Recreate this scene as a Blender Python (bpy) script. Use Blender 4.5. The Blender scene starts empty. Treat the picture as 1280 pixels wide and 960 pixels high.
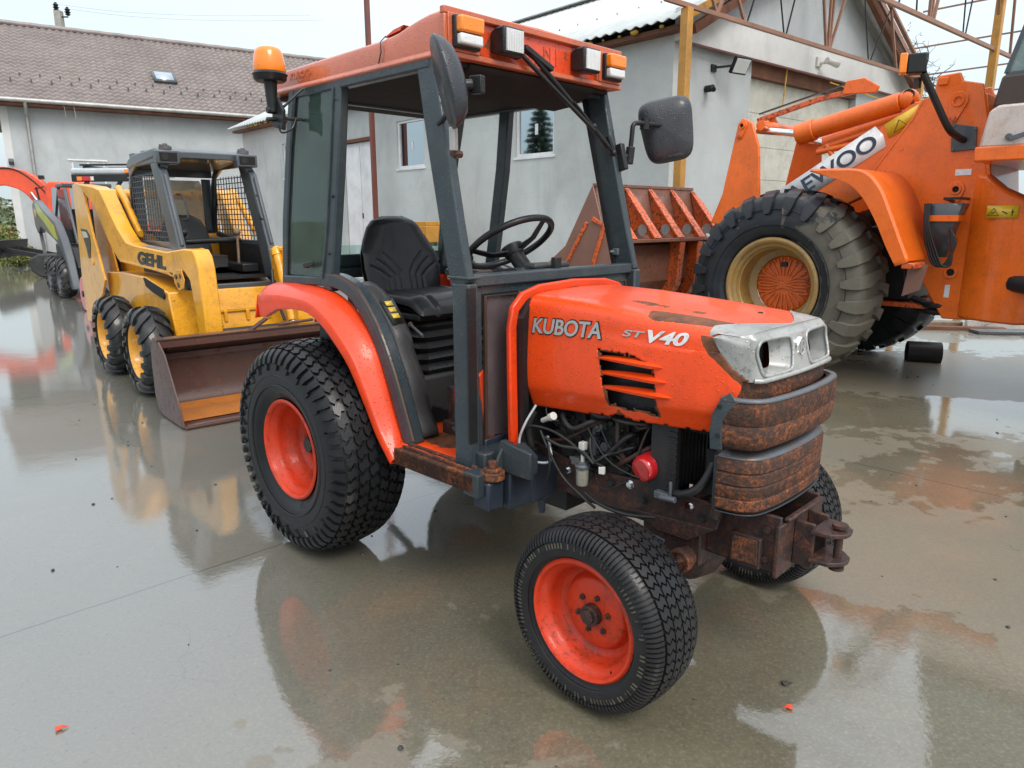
# An equipment yard on a wet, overcast day: an orange compact tractor on rain-wet concrete.
import bpy, bmesh, math, random
from mathutils import Vector, Matrix, noise
random.seed(7)
R = math.radians
sc = bpy.context.scene
C = sc.collection
PI = math.pi
def sm(a, b, x):
    t = max(0.0, min(1.0, (x-a)/(b-a))); return t*t*(3-2*t)
def lerp(a, b, t): return a+(b-a)*t
def interp(pts, x):
    if x <= pts[0][0]: return pts[0][1]
    for (a, fa), (b, fb) in zip(pts, pts[1:]):
        if x <= b: return fa+(fb-fa)*(x-a)/(b-a) if b > a else fb
    return pts[-1][1]

# ------------------------------------------------------------------ materials
class NT:
    def __init__(s, name):
        s.m = bpy.data.materials.new(name); s.m.use_nodes = True
        s.t = s.m.node_tree; s.t.nodes.clear()
        s.out = s.t.nodes.new('ShaderNodeOutputMaterial')
    def n(s, kind, **kw):
        nd = s.t.nodes.new(kind)
        for k, v in kw.items():
            if k.startswith('i_'):
                key = k[2:].replace('_', ' ')
                nd.inputs[key].default_value = v
            else: setattr(nd, k, v)
        return nd
    def l(s, a, b): s.t.links.new(a, b)
    def val(s, x, sock):
        if hasattr(x, 'links') or isinstance(x, bpy.types.NodeSocket): s.l(x, sock)
        else: sock.default_value = x
    def math(s, op, a, b=0.0, c=None, clamp=False):
        nd = s.n('ShaderNodeMath', operation=op, use_clamp=clamp)
        s.val(a, nd.inputs[0]); s.val(b, nd.inputs[1])
        if c is not None: s.val(c, nd.inputs[2])
        return nd.outputs[0]
    def noise(s, vec, scale, detail=4, rough=.55, dist=0):
        nd = s.n('ShaderNodeTexNoise'); nd.inputs['Scale'].default_value = scale
        nd.inputs['Detail'].default_value = detail; nd.inputs['Roughness'].default_value = rough
        nd.inputs['Distortion'].default_value = dist
        if vec is not None: s.l(vec, nd.inputs['Vector'])
        return nd.outputs['Fac']
    def ramp(s, fac, pts):
        nd = s.n('ShaderNodeValToRGB'); s.l(fac, nd.inputs[0])
        el = nd.color_ramp.elements
        while len(el) < len(pts): el.new(.5)
        for e, (p, c) in zip(el, pts):
            e.position = p; e.color = (c[0], c[1], c[2], 1) if isinstance(c, (tuple, list)) else (c, c, c, 1)
        return nd.outputs['Color']
    def mix(s, fac, a, b, mode='MIX'):
        nd = s.n('ShaderNodeMix', data_type='RGBA', blend_type=mode)
        s.val(fac, nd.inputs[0])
        for x, i in ((a, 6), (b, 7)):
            if isinstance(x, (tuple, list)): nd.inputs[i].default_value = (x[0], x[1], x[2], 1)
            else: s.l(x, nd.inputs[i])
        return nd.outputs[2]
    def mapping(s, vec, scale=(1, 1, 1), rot=(0, 0, 0), loc=(0, 0, 0)):
        nd = s.n('ShaderNodeMapping'); s.l(vec, nd.inputs[0])
        nd.inputs['Scale'].default_value = scale; nd.inputs['Rotation'].default_value = rot; nd.inputs['Location'].default_value = loc
        return nd.outputs[0]
    def bump(s, h, strength=.3, dist=.01, normal=None):
        nd = s.n('ShaderNodeBump'); nd.inputs['Strength'].default_value = strength; nd.inputs['Distance'].default_value = dist
        s.l(h, nd.inputs['Height'])
        if normal is not None: s.l(normal, nd.inputs['Normal'])
        return nd.outputs[0]
    def bsdf(s, **kw):
        b = s.n('ShaderNodeBsdfPrincipled')
        for k, v in kw.items():
            key = {'col': 'Base Color', 'rough': 'Roughness', 'metal': 'Metallic', 'norm': 'Normal', 'spec': 'Specular IOR Level',
                   'coat': 'Coat Weight', 'coatr': 'Coat Roughness', 'ior': 'IOR', 'cnorm': 'Coat Normal', 'cior': 'Coat IOR', 'alpha': 'Alpha',
                   'emis': 'Emission Color', 'emiss': 'Emission Strength', 'trans': 'Transmission Weight'}[k]
            if isinstance(v, (tuple, list)): v = (v[0], v[1], v[2], 1)
            s.val(v, b.inputs[key])
        s.l(b.outputs[0], s.out.inputs['Surface'])
        return b
M = {}
def wet_mat(name, col, rough=.35, metal=0, rust=0.0, rscale=9, dirt=.25, dirtcol=(.05, .045, .035), drops=.5, attr=False,
            coat=.6, var=.12, streak=0.0, rustcol=((.045, .018, .010), (.20, .062, .018)), grain=0.0, dropscale=95):
    k = NT(name); tc = k.n('ShaderNodeTexCoord').outputs['Object']
    n1 = k.noise(tc, 2.3, 5, .6); n2 = k.noise(tc, 14, 6, .65); n3 = k.noise(tc, 70, 3, .6)
    dark = tuple(c*(1-var*1.6) for c in col); lite = tuple(min(1, c*(1+var*.6)+var*.02) for c in col)
    base = k.mix(k.ramp(n1, [(.3, 0), (.7, 1)]), dark, lite)
    # grime sitting on the surface
    if dirt:
        dm = k.math('MULTIPLY', k.ramp(k.noise(tc, 6, 8, .7, .4), [(.48, 0), (.75, 1)]), dirt)
        base = k.mix(dm, base, dirtcol)
        d2 = k.math('MULTIPLY', k.ramp(k.noise(tc, 41, 9, .78, .2), [(.535, 0), (.64, 1)]), min(1.0, dirt*1.5))
        base = k.mix(k.math('MULTIPLY', d2, k.ramp(k.noise(tc, 3.1, 5, .6), [(.38, .15), (.62, 1)])), base, tuple(c*.8 for c in dirtcol))
        if max(col) > .3:   # run marks left by the rain
            rn = k.noise(k.mapping(tc, (55, 55, 2.2)), 1, 5, .7, .4)
            base = k.mix(k.math('MULTIPLY', k.ramp(rn, [(.58, 0), (.72, 1)]), min(.5, dirt*1.3)), base, tuple(c*.45 for c in col))
    if streak:
        st = k.noise(k.mapping(tc, (34, 34, 1.0)), 1, 6, .7, .9)
        base = k.mix(k.math('MULTIPLY', k.ramp(st, [(.60, 0), (.74, 1)]), streak*.8), base, tuple(c*.28 for c in col))
        sp = k.ramp(k.noise(tc, 60, 2, .5), [(.70, 0), (.74, 1)])
        base = k.mix(k.math('MULTIPLY', sp, k.ramp(n1, [(.42, 0), (.6, .9)])), base, (.06, .022, .008))
    ro = k.math('ADD', k.math('MULTIPLY', n2, .18), rough-.09)
    hgt = k.math('MULTIPLY', n3, .12+grain)
    mask = None
    if rust or attr:
        f = k.math('ADD', k.math('MULTIPLY', k.noise(tc, rscale, 10, .72, .3), .8), k.math('MULTIPLY', n3, .12))
        if attr:
            at = k.n('ShaderNodeAttribute', attribute_name='wear').outputs['Fac']
            f = k.math('ADD', f, k.math('MULTIPLY', k.math('SUBTRACT', at, .5), 1.6))
            thr = .62
        else: thr = .78-.42*rust
        mask = k.ramp(f, [(max(0.0, thr-.012), 0), (min(1.0, thr+.012), 1)])
        rc = k.mix(k.ramp(k.noise(tc, 22, 8, .7), [(.32, 0), (.68, 1)]), rustcol[0], rustcol[1])
        base = k.mix(mask, base, rc)
        mf = k.n('ShaderNodeRGBToBW'); k.l(mask, mf.inputs[0]); mf = mf.outputs[0]
        ro = k.math('ADD', ro, k.math('MULTIPLY', mf, .32), clamp=True)
        hgt = k.math('ADD', hgt, k.math('MULTIPLY', mf, k.math('SUBTRACT', k.math('MULTIPLY', k.noise(tc, 110, 5, .7), 1.4), 1.1)))
    nb = k.bump(hgt, .35, .004)
    cn = nb
    if drops:
        v = k.n('ShaderNodeTexVoronoi'); v.inputs['Scale'].default_value = dropscale; k.l(tc, v.inputs['Vector'])
        dd = k.ramp(v.outputs['Distance'], [(.0, 1), (.36, 0)])
        v2 = k.n('ShaderNodeTexWhiteNoise'); k.l(v.outputs['Color'], v2.inputs['Vector'])
        keep = k.math('GREATER_THAN', v2.outputs['Value'], 1-drops*.6)
        cn = k.bump(k.math('MULTIPLY', dd, keep), .55, .003, nb)
    dk = max(col) < .065
    if dk: coat = coat*.45
    cw = coat if mask is None else k.math('MULTIPLY', k.math('SUBTRACT', 1.0, k.math('MULTIPLY', mf, .55)), coat)
    k.bsdf(col=base, rough=ro, metal=metal, norm=nb if not drops else cn, coat=cw, coatr=.08, cnorm=cn, spec=.25 if dk else .36)
    M[name] = k.m; return k.m
OR = (.80, .066, .006)
wet_mat('orange_paint', OR, .36, dirt=.22, dirtcol=(.16, .035, .012), drops=.8, attr=True, coat=.32, var=.07)
wet_mat('orange_plain', (.76, .050, .005), .38, dirt=.34, dirtcol=(.14, .035, .015), drops=.6, coat=.22, rust=.12, rscale=14)
wet_mat('orange_roof', (.50, .105, .036), .40, dirt=.3, dirtcol=(.16, .07, .045), drops=.7, coat=.7, rust=.0, var=.14)
wet_mat('orange_rim', (.56, .036, .006), .5, dirt=.95, dirtcol=(.08, .025, .012), drops=.2, coat=.12, rust=.14, rscale=16)
wet_mat('orange_worn', (.66, .060, .010), .45, dirt=.3, drops=.4, rust=.60, rscale=16)
wet_mat('slate_paint', (.030, .044, .053), .34, dirt=.35, dirtcol=(.10, .10, .09), drops=.9, coat=.5, rust=.05, rscale=6)
wet_mat('slate_rusty', (.026, .036, .043), .38, dirt=.3, drops=.6, coat=.5, rust=.42, rscale=8)
wet_mat('navy_box', (.018, .026, .040), .38, dirt=.2, drops=.3, coat=.4)
wet_mat('black_metal', (.014, .015, .017), .45, dirt=.3, drops=.2, coat=.25, rust=.08)
wet_mat('engine_metal', (.022, .022, .023), .5, dirt=.5, dirtcol=(.06, .05, .04), drops=0, coat=.25, rust=.12, rscale=14)
wet_mat('black_plastic', (.012, .013, .015), .42, dirt=.15, drops=.4, coat=.25)
wet_mat('mirror_shell', (.034, .038, .046), .38, dirt=.4, dirtcol=(.018, .018, .020), drops=.8, coat=.5)
wet_mat('grey_cover', (.042, .043, .044), .5, dirt=.3, drops=.3, coat=.3)
wet_mat('headliner', (.016, .014, .014), .8, dirt=.2, drops=0, coat=0)
def rust_mat(name, stops, scale=11, coat=.15, streak=.35, scorch=0.0):
    k = NT(name); tc = k.n('ShaderNodeTexCoord').outputs['Object']
    a = k.noise(tc, scale, 12, .78, .5); g = k.noise(tc, 150, 4, .7); h = k.noise(k.mapping(tc, (60, 60, 6)), 1, 5, .7)
    f = k.math('ADD', k.math('MULTIPLY', a, .70), k.math('ADD', k.math('MULTIPLY', g, .22), k.math('MULTIPLY', k.math('SUBTRACT', h, .5), streak)))
    col = k.ramp(f, stops)
    if scorch: col = k.mix(k.math('MULTIPLY', k.ramp(k.noise(tc, 9, 7, .7, .8), [(.44, 0), (.56, 1)]), scorch), col, (.020, .012, .010))
    hg = k.math('ADD', k.math('MULTIPLY', a, 1.6), k.math('MULTIPLY', g, .9))
    k.bsdf(col=col, rough=k.math('ADD', .5, k.math('MULTIPLY', a, .4)), norm=k.bump(hg, .55, .006), coat=coat, coatr=.25)
    M[name] = k.m
rust_mat('rust_heavy', [(.36, (.014, .008, .007)), (.43, (.050, .018, .010)), (.475, (.15, .042, .012)), (.52, (.27, .080, .016)), (.57, (.24, .072, .018)), (.63, (.06, .022, .014))], 70, .03, 0.0, .75)
rust_mat('rust_brown', [(.36, (.012, .008, .007)), (.45, (.030, .013, .010)), (.53, (.075, .026, .014)), (.60, (.15, .046, .016)), (.66, (.04, .017, .012))], 20, .2, 0.0)
rust_mat('rust_dark', [(.34, (.009, .007, .007)), (.46, (.026, .011, .009)), (.54, (.085, .026, .012)), (.62, (.22, .068, .02)), (.70, (.03, .014, .011))], 24, .25, .10)
wet_mat('silver_plastic', (.36, .37, .36), .36, metal=.22, dirt=.5, dirtcol=(.11, .11, .10), drops=.35, coat=.25)
wet_mat('chrome', (.75, .75, .76), .12, metal=1, dirt=.1, drops=0, coat=0)
wet_mat('bare_steel', (.10, .118, .135), .5, metal=.2, dirt=.7, dirtcol=(.12, .055, .025), drops=.3, coat=.15, rust=.45, rscale=12)
wet_mat('seat_vinyl', (.011, .012, .014), .38, dirt=.12, drops=.15, coat=.25)
wet_mat('amber_plastic', (.85, .22, .005), .18, dirt=.05, drops=.4, coat=.6, var=.15)
wet_mat('red_plastic', (.50, .01, .01), .2, dirt=.05, drops=.2, coat=.6)
wet_mat('red_enamel', (.52, .012, .016), .22, dirt=.1, drops=.1, coat=.8, rust=.06, rscale=30)
wet_mat('lens_clear', (.66, .68, .68), .15, metal=.15, dirt=.1, drops=.2, coat=.8)
wet_mat('white_plastic', (.62, .62, .58), .4, dirt=.3, drops=0, coat=.2)
wet_mat('bowl_plastic', (.30, .29, .24), .3, dirt=.4, drops=0, coat=.4)
wet_mat('loader_orange', (.80, .140, .006), .38, dirt=.30, dirtcol=(.14, .04, .015), drops=.3, streak=.55, coat=.45, var=.09, rust=.03, rscale=12)
wet_mat('loader_worn', (.62, .10, .012), .45, dirt=.3, drops=.3, rust=.68, rscale=30, rustcol=((.06, .024, .016), (.16, .05, .02)))
wet_mat('bucket_skin', (.17, .075, .05), .5, dirt=.8, dirtcol=(.07, .035, .025), drops=.4, rscale=14, rust=.60, coat=.35)
wet_mat('skid_yellow', (.72, .33, .012), .38, dirt=.5, dirtcol=(.12, .06, .02), drops=.4, streak=.25, coat=.5, var=.07, rust=.02)
wet_mat('skid_rim', (.70, .33, .02), .45, dirt=.5, dirtcol=(.14, .07, .03), drops=.1, rust=.1)
wet_mat('dark_red_steel', (.075, .030, .022), .45, dirt=.7, dirtcol=(.035, .025, .02), drops=.3, rscale=16, rust=.62, coat=.4, rustcol=((.05, .022, .015), (.13, .045, .02)))
wet_mat('orange_rust_floor', (.40, .13, .015), .6, dirt=.3, drops=.1, rust=.35, rustcol=((.18, .06, .012), (.42, .14, .02)))
wet_mat('cab_grey', (.052, .064, .075), .42, dirt=.3, drops=.6, coat=.4, rust=.02)
wet_mat('lime_paint', (.36, .50, .03), .35, dirt=.2, drops=.1)
wet_mat('red_paint', (.62, .03, .03), .35, dirt=.15, drops=.1)
wet_mat('excavator_red', (.70, .075, .022), .38, dirt=.2, drops=.1)
wet_mat('worn_bucket_end', (.20, .10, .075), .55, dirt=.5, dirtcol=(.14, .09, .08), drops=.3, rust=.3, coat=.3, rustcol=((.10, .04, .02), (.3, .08, .02)))
wet_mat('cab_white', (.55, .47, .43), .4, dirt=.5, dirtcol=(.30, .18, .10), drops=.3, streak=.2)
wet_mat('cab_brown', (.055, .035, .028), .4, dirt=.4, drops=.3)
wet_mat('hub_orange', (.66, .12, .014), .5, dirt=.6, dirtcol=(.16, .05, .02), drops=.1, rust=.40, rscale=20, coat=.2)
wet_mat('rim_yellow', (.31, .18, .045), .5, dirt=.9, dirtcol=(.14, .105, .07), drops=.1, rust=.42, rscale=13)
wet_mat('ochre_paint', (.46, .225, .035), .5, dirt=.4, drops=0, rust=.38, rscale=5, coat=.2)
wet_mat('truss_paint', (.27, .135, .085), .55, dirt=.4, drops=0, rust=.4, rscale=6, coat=.2)
wet_mat('pole_red', (.15, .040, .028), .55, dirt=.4, drops=0, coat=.2)
wet_mat('sticker_yellow', (.75, .50, .02), .4, dirt=.2, drops=0)
wet_mat('sticker_white', (.70, .72, .72), .4, dirt=.25, drops=0)
wet_mat('decal_navy', (.020, .030, .065), .35, dirt=.1, drops=0)
wet_mat('decal_black', (.012, .012, .012), .4, dirt=.1, drops=0)
wet_mat('decal_silver', (.42, .43, .43), .35, dirt=.15, metal=.2, drops=.3)
wet_mat('decal_faded', (.62, .16, .07), .45, dirt=.4, drops=0)
wet_mat('weathered_wood', (.20, .14, .09), .7, dirt=.5, drops=0, coat=.15, var=.3)
wet_mat('pale_board', (.50, .50, .47), .6, dirt=.5, drops=0, coat=.2, var=.2)
wet_mat('concrete_pole', (.34, .33, .30), .8, dirt=.4, drops=0, coat=0)
wet_mat('galvanised', (.50, .53, .54), .4, metal=.3, dirt=.35, dirtcol=(.25, .25, .24), drops=.1, coat=.3)
wet_mat('zinc_gutter', (.40, .40, .39), .45, metal=.3, dirt=.4, drops=0, coat=.1)
wet_mat('frame_white', (.72, .73, .74), .4, dirt=.15, drops=0, coat=.2)
wet_mat('brown_wood', (.17, .062, .030), .65, dirt=.4, drops=0, coat=0, var=.3)
wet_mat('foam_yellow', (.55, .36, .06), .8, dirt=.4, drops=0, coat=0)
wet_mat('shutter_cream', (.50, .49, .43), .5, dirt=.3, drops=0, coat=.1)
wet_mat('dirt_panel', (.40, .34, .25), .6, dirt=.5, dirtcol=(.40, .20, .06), drops=.1, coat=.1)

def tyre_mat(name, col, mud=0.0, mudcol=(.16, .14, .11), wet=.5, rough=.45):
    k = NT(name); tc = k.n('ShaderNodeTexCoord').outputs['Object']
    n1 = k.noise(tc, 7, 6, .65); n3 = k.noise(tc, 90, 4, .6)
    base = k.mix(k.ramp(n1, [(.35, 0), (.68, 1)]), col, tuple(c*1.9 for c in col))
    at = k.n('ShaderNodeAttribute', attribute_name='wear').outputs['Fac']
    mm = k.ramp(k.math('ADD', k.math('MULTIPLY', k.noise(tc, 9, 9, .7, .5), .9), at), [(.93-mud*.4, 0), (1.02-mud*.4, 1)])
    mb = k.n('ShaderNodeRGBToBW'); k.l(mm, mb.inputs[0]); mb = mb.outputs[0]
    mc = k.mix(k.noise(tc, 25, 5, .7), tuple(c*.6 for c in mudcol), mudcol)
    base = k.mix(k.math('MULTIPLY', mb, .9), base, mc)
    ro = k.math('ADD', k.math('ADD', k.math('MULTIPLY', n1, .3), rough-.15), k.math('MULTIPLY', mb, .25), clamp=True)
    nb = k.bump(k.math('ADD', n3, k.math('MULTIPLY', k.noise(tc, 25, 6, .7), 1.2)), .35, .004)
    k.bsdf(col=base, rough=ro, norm=nb, coat=k.math('MULTIPLY', k.math('SUBTRACT', 1.0, mb), wet), coatr=.12, spec=.20)
    M[name] = k.m
tyre_mat('tyre_turf', (.0055, .006, .007), mud=.10, mudcol=(.05, .047, .04), wet=.22)
tyre_mat('tyre_front', (.010, .010, .011), mud=.36, mudcol=(.11, .105, .08), wet=.18)
tyre_mat('tyre_skid', (.008, .009, .010), mud=.05, wet=.4)
tyre_mat('tyre_loader', (.010, .012, .015), mud=.12, mudcol=(.135, .125, .100), wet=.30, rough=.5)
tyre_mat('tyre_far', (.02, .02, .02), mud=.2, mudcol=(.12, .11, .09), wet=.3)

def glass_mat(name, tint, refl=.9, haze=0.0, hazecol=(.2, .2, .2)):
    k = NT(name)
    tr = k.n('ShaderNodeBsdfTransparent'); tr.inputs[0].default_value = (*tint, 1)
    gl = k.n('ShaderNodeBsdfGlossy'); gl.inputs['Roughness'].default_value = .03; gl.inputs[0].default_value = (refl, refl, refl, 1)
    fr = k.n('ShaderNodeFresnel'); fr.inputs[0].default_value = 1.5
    mx = k.n('ShaderNodeMixShader'); k.l(fr.outputs[0], mx.inputs[0]); k.l(tr.outputs[0], mx.inputs[1]); k.l(gl.outputs[0], mx.inputs[2])
    last = mx.outputs[0]
    if haze:
        tc = k.n('ShaderNodeTexCoord').outputs['Object']
        df = k.n('ShaderNodeBsdfDiffuse'); df.inputs[0].default_value = (*hazecol, 1)
        m2 = k.n('ShaderNodeMixShader'); k.l(k.math('MULTIPLY', k.ramp(k.noise(tc, 9, 8, .7), [(.3, .5), (.7, 1)]), haze), m2.inputs[0])
        k.l(last, m2.inputs[1]); k.l(df.outputs[0], m2.inputs[2]); last = m2.outputs[0]
    k.l(last, k.out.inputs[0]); M[name] = k.m
glass_mat('green_glass', (.84, .95, .90), haze=.07, hazecol=(.40, .58, .52))
glass_mat('rose_glass', (.80, .70, .72), haze=.30, hazecol=(.30, .24, .25))
glass_mat('loader_glass', (.5, .68, .66), haze=.45, hazecol=(.45, .56, .56))
glass_mat('dusty_glass', (.75, .72, .65), haze=.75, hazecol=(.46, .40, .30))
k = NT('window_glass'); k.bsdf(col=(.42, .48, .52), rough=.03, metal=1.0); M['window_glass'] = k.m
k = NT('dark_void'); k.bsdf(col=(.006, .006, .006), rough=.9); M['dark_void'] = k.m

def plaster(name, col, stain=.35):
    k = NT(name); tc = k.n('ShaderNodeTexCoord').outputs['Object']
    n1 = k.noise(tc, .55, 6, .62); n2 = k.noise(tc, 4, 8, .7); st = k.noise(k.mapping(tc, (1.5, 1.5, .7)), 1, 7, .7, .6)
    b = k.mix(k.ramp(n1, [(.35, 0), (.65, 1)]), tuple(c*.84 for c in col), tuple(c*1.08 for c in col))
    b = k.mix(k.math('MULTIPLY', k.ramp(st, [(.5, 0), (.75, 1)]), stain), b, tuple(c*.62 for c in col))
    b = k.mix(k.math('MULTIPLY', k.ramp(n2, [(.55, 0), (.75, 1)]), .3), b, tuple(c*.75 for c in col))
    s3 = k.n('ShaderNodeSeparateXYZ'); k.l(tc, s3.inputs[0]); c3 = k.n('ShaderNodeCombineXYZ')
    k.l(k.math('ADD', s3.outputs[0], s3.outputs[1]), c3.inputs[0]); k.l(s3.outputs[2], c3.inputs[1])
    br = k.n('ShaderNodeTexBrick'); k.l(c3.outputs[0], br.inputs['Vector']); br.inputs['Scale'].default_value = 1; br.inputs['Brick Width'].default_value = 1.25; br.inputs['Row Height'].default_value = .62; br.inputs['Mortar Size'].default_value = .012; br.inputs['Mortar Smooth'].default_value = 1.0
    b = k.mix(k.math('MULTIPLY', k.math('MULTIPLY', br.outputs['Fac'], k.ramp(n1, [(.4, 0), (.6, 1)])), .22), b, tuple(c*.72 for c in col))
    low = k.math('MULTIPLY', k.math('SUBTRACT', 1.0, k.math('MULTIPLY', s3.outputs[2], 1.4), clamp=True), k.ramp(n2, [(.3, .2), (.6, 1)]))
    b = k.mix(k.math('MULTIPLY', low, .5), b, tuple(c*.5 for c in col))
    k.bsdf(col=b, rough=.9, norm=k.bump(k.math('ADD', k.noise(tc, 45, 5, .7), k.math('MULTIPLY', n2, 1.5)), .5, .01))
    M[name] = k.m
plaster('plaster_pale', (.47, .495, .485), .55)
plaster('plaster_grey', (.40, .43, .44), .45)
plaster('plaster_gable', (.37, .40, .415), .4)
plaster('plaster_white', (.57, .58, .575), .3)
k = NT('roof_tile'); tc = k.n('ShaderNodeTexCoord').outputs['Object']
b = k.mix(k.ramp(k.noise(tc, .8, 6, .7), [(.3, 0), (.7, 1)]), (.15, .128, .120), (.25, .215, .205))
b = k.mix(k.ramp(k.noise(tc, 9, 3, .6), [(.45, 0), (.7, .6)]), b, (.13, .10, .10))
k.bsdf(col=b, rough=.55, coat=.3, coatr=.3); M['roof_tile'] = k.m
k = NT('sheet_roof'); tc = k.n('ShaderNodeTexCoord').outputs['Object']
b = k.mix(k.ramp(k.noise(tc, 1.3, 6, .7), [(.3, 0), (.7, 1)]), (.42, .46, .46), (.60, .64, .63))
b = k.mix(k.ramp(k.noise(k.mapping(tc, (1, 8, 1)), 3, 5, .6), [(.55, 0), (.75, .5)]), b, (.28, .27, .24))
k.bsdf(col=b, rough=.4, coat=.4, coatr=.15); M['sheet_roof'] = k.m
def leaf_mat(name, a, b, c=None):
    k = NT(name); tc = k.n('ShaderNodeTexCoord').outputs['Object']
    oi = k.n('ShaderNodeNewGeometry').outputs['Random Per Island']
    col = k.ramp(oi, [(0, a), (.6, b), (1, c or b)])
    k.bsdf(col=col, rough=.55); M[name] = k.m
leaf_mat('leaf_bush', (.05, .085, .018), (.11, .15, .03), (.26, .17, .04))
leaf_mat('leaf_grass', (.05, .09, .02), (.11, .15, .04), (.2, .19, .07))
leaf_mat('leaf_fir', (.018, .04, .022), (.035, .06, .035))
leaf_mat('leaf_far', (.07, .10, .05), (.12, .15, .08))
leaf_mat('leaf_dry', (.05, .025, .015), (.12, .05, .03))
k = NT('bark'); k.bsdf(col=(.06, .045, .035), rough=.9); M['bark'] = k.m
k = NT('leaf_red'); k.bsdf(col=(.62, .06, .02), rough=.5); M['leaf_red'] = k.m
k = NT('leaf_brown'); k.bsdf(col=(.035, .03, .032), rough=.5); M['leaf_brown'] = k.m

# wet concrete yard
k = NT('wet_concrete'); tc = k.n('ShaderNodeTexCoord').outputs['Object']
n_big = k.noise(tc, .38, 5, .6, .6); n_mid = k.noise(tc, 1.7, 7, .65, .3); n_fin = k.noise(tc, 28, 6, .7)
b = k.mix(k.ramp(n_big, [(.32, 0), (.68, 1)]), (.088, .079, .046), (.160, .145, .094))
b = k.mix(k.math('MULTIPLY', k.ramp(k.noise(tc, .8, 5, .6, 1.), [(.52, 0), (.66, 1)]), .55), b, (.215, .125, .062))
b = k.mix(k.math('MULTIPLY', k.ramp(n_mid, [(.45, 0), (.68, 1)]), .55), b, (.070, .064, .042))
b = k.mix(k.math('MULTIPLY', k.ramp(k.noise(tc, 2.6, 4, .6, .5), [(.67, 0), (.73, 1)]), .6), b, (.25, .12, .025))
b = k.mix(k.math('MULTIPLY', k.ramp(n_fin, [(.36, 1), (.60, 0)]), .42), b, (.065, .060, .045))
b = k.mix(k.math('MULTIPLY', k.ramp(k.noise(tc, 75, 4, .7), [(.50, 0), (.72, 1)]), .35), b, (.30, .28, .22))
gx_ = k.n('ShaderNodeSeparateXYZ'); k.l(tc, gx_.inputs[0])
b = k.mix(k.math('MULTIPLY', k.math('MULTIPLY_ADD', gx_.outputs[0], -.7, .1, clamp=True), .6), b, (.108, .114, .104))  # greyer towards the left: the sky's reflection mixed into the base colour
vo = k.n('ShaderNodeTexVoronoi'); vo.inputs['Scale'].default_value = 22; k.l(tc, vo.inputs['Vector'])
spk = k.ramp(vo.outputs['Distance'], [(.06, 1), (.10, 0)])
b = k.mix(k.math('MULTIPLY', spk, .6), b, (.03, .028, .025))
sx = k.n('ShaderNodeSeparateXYZ'); k.l(k.mapping(tc, (1, 1, 1), (0, 0, R(-44.45))), sx.inputs[0])
def joint(sock, off, period, w):
    a = k.math('ADD', sock, k.math('MULTIPLY', k.math('SUBTRACT', k.noise(tc, 1.2, 4, .6), .5), .03))
    a = k.math('MODULO', k.math('ADD', a, 400.0+off), period)
    a = k.math('ABSOLUTE', k.math('SUBTRACT', a, period/2))
    return k.math('LESS_THAN', a, w)
sxw = sx.outputs
jj = k.math('MAXIMUM', joint(sxw[1], 2.27, 4.2, .005), joint(sxw[0], 1.79, 6.3, .006))
b = k.mix(k.math('MULTIPLY', jj, .75), b, (.035, .032, .026))
vc = k.n('ShaderNodeTexVoronoi', feature='DISTANCE_TO_EDGE'); vc.inputs['Scale'].default_value = .42
wv = k.n('ShaderNodeVectorMath', operation='ADD'); k.l(tc, wv.inputs[0]); nn = k.n('ShaderNodeTexNoise'); nn.inputs['Scale'].default_value = 1.6; nn.inputs['Detail'].default_value = 6; k.l(tc, nn.inputs['Vector']); k.l(nn.outputs['Color'], wv.inputs[1]); k.l(wv.outputs[0], vc.inputs['Vector'])
crk = k.math('MULTIPLY', k.math('LESS_THAN', vc.outputs['Distance'], .0016), k.ramp(k.noise(tc, .5, 3, .5), [(.50, 0), (.58, 1)]))
b = k.mix(k.math('MULTIPLY', crk, .7), b, (.04, .036, .03))
trk = k.noise(k.mapping(tc, (14, .8, 1), (0, 0, R(52))), 1, 6, .65, .3)
b = k.mix(k.math('MULTIPLY', k.math('MULTIPLY', k.ramp(trk, [(.52, 0), (.66, 1)]), k.ramp(n_big, [(.45, 0), (.6, 1)])), .38), b, (.085, .078, .058))
b = k.mix(k.math('MULTIPLY', k.ramp(k.noise(tc, 55, 5, .75), [(.56, 0), (.66, 1)]), .45), b, (.055, .050, .038))
# water film: pools stand level and mirror, higher concrete is only damp
pool = k.math('ADD', k.math('MULTIPLY', k.noise(tc, .55, 6, .62, .7), .75), k.math('MULTIPLY', k.noise(tc, 7, 5, .65), .22))
def blob(cx, cy, rx, ry, amt):
    d = k.n('ShaderNodeVectorMath', operation='LENGTH'); k.l(k.mapping(tc, (1/rx, 1/ry, 0), (0, 0, 0), (-cx/rx, -cy/ry, 0)), d.inputs[0])
    return k.math('MULTIPLY', k.math('SUBTRACT', 1.0, d.outputs['Value'], clamp=True), amt)
sxy = k.n('ShaderNodeSeparateXYZ'); k.l(tc, sxy.inputs[0])
pool = k.math('ADD', pool, k.math('MULTIPLY', k.math('MULTIPLY', sxy.outputs[0], -.5, clamp=True), .16))
pool = k.math('SUBTRACT', pool, k.math('MULTIPLY', k.math('MULTIPLY', k.math('SUBTRACT', sxy.outputs[0], .7), .8, clamp=True), .035))
for b_ in ((1.15, 2.0, .95, .85, .30), (3.9, 5.6, .9, .5, .22), (.2, 3.1, .9, .5, .16), (-.1, 1.55, .25, .2, .2)): pool = k.math('ADD', pool, blob(*b_))
film = k.n('ShaderNodeRGBToBW'); k.l(k.ramp(pool, [(.468, 0), (.480, 1)]), film.inputs[0]); film = film.outputs[0]
b = k.mix(film, k.mix(.35, b, (.21, .195, .155)), b)
rip = k.math('ADD', k.math('MULTIPLY', k.noise(tc, 5, 3, .5), .35), k.math('MULTIPLY', k.noise(tc, 45, 4, .6), .11))
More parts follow.
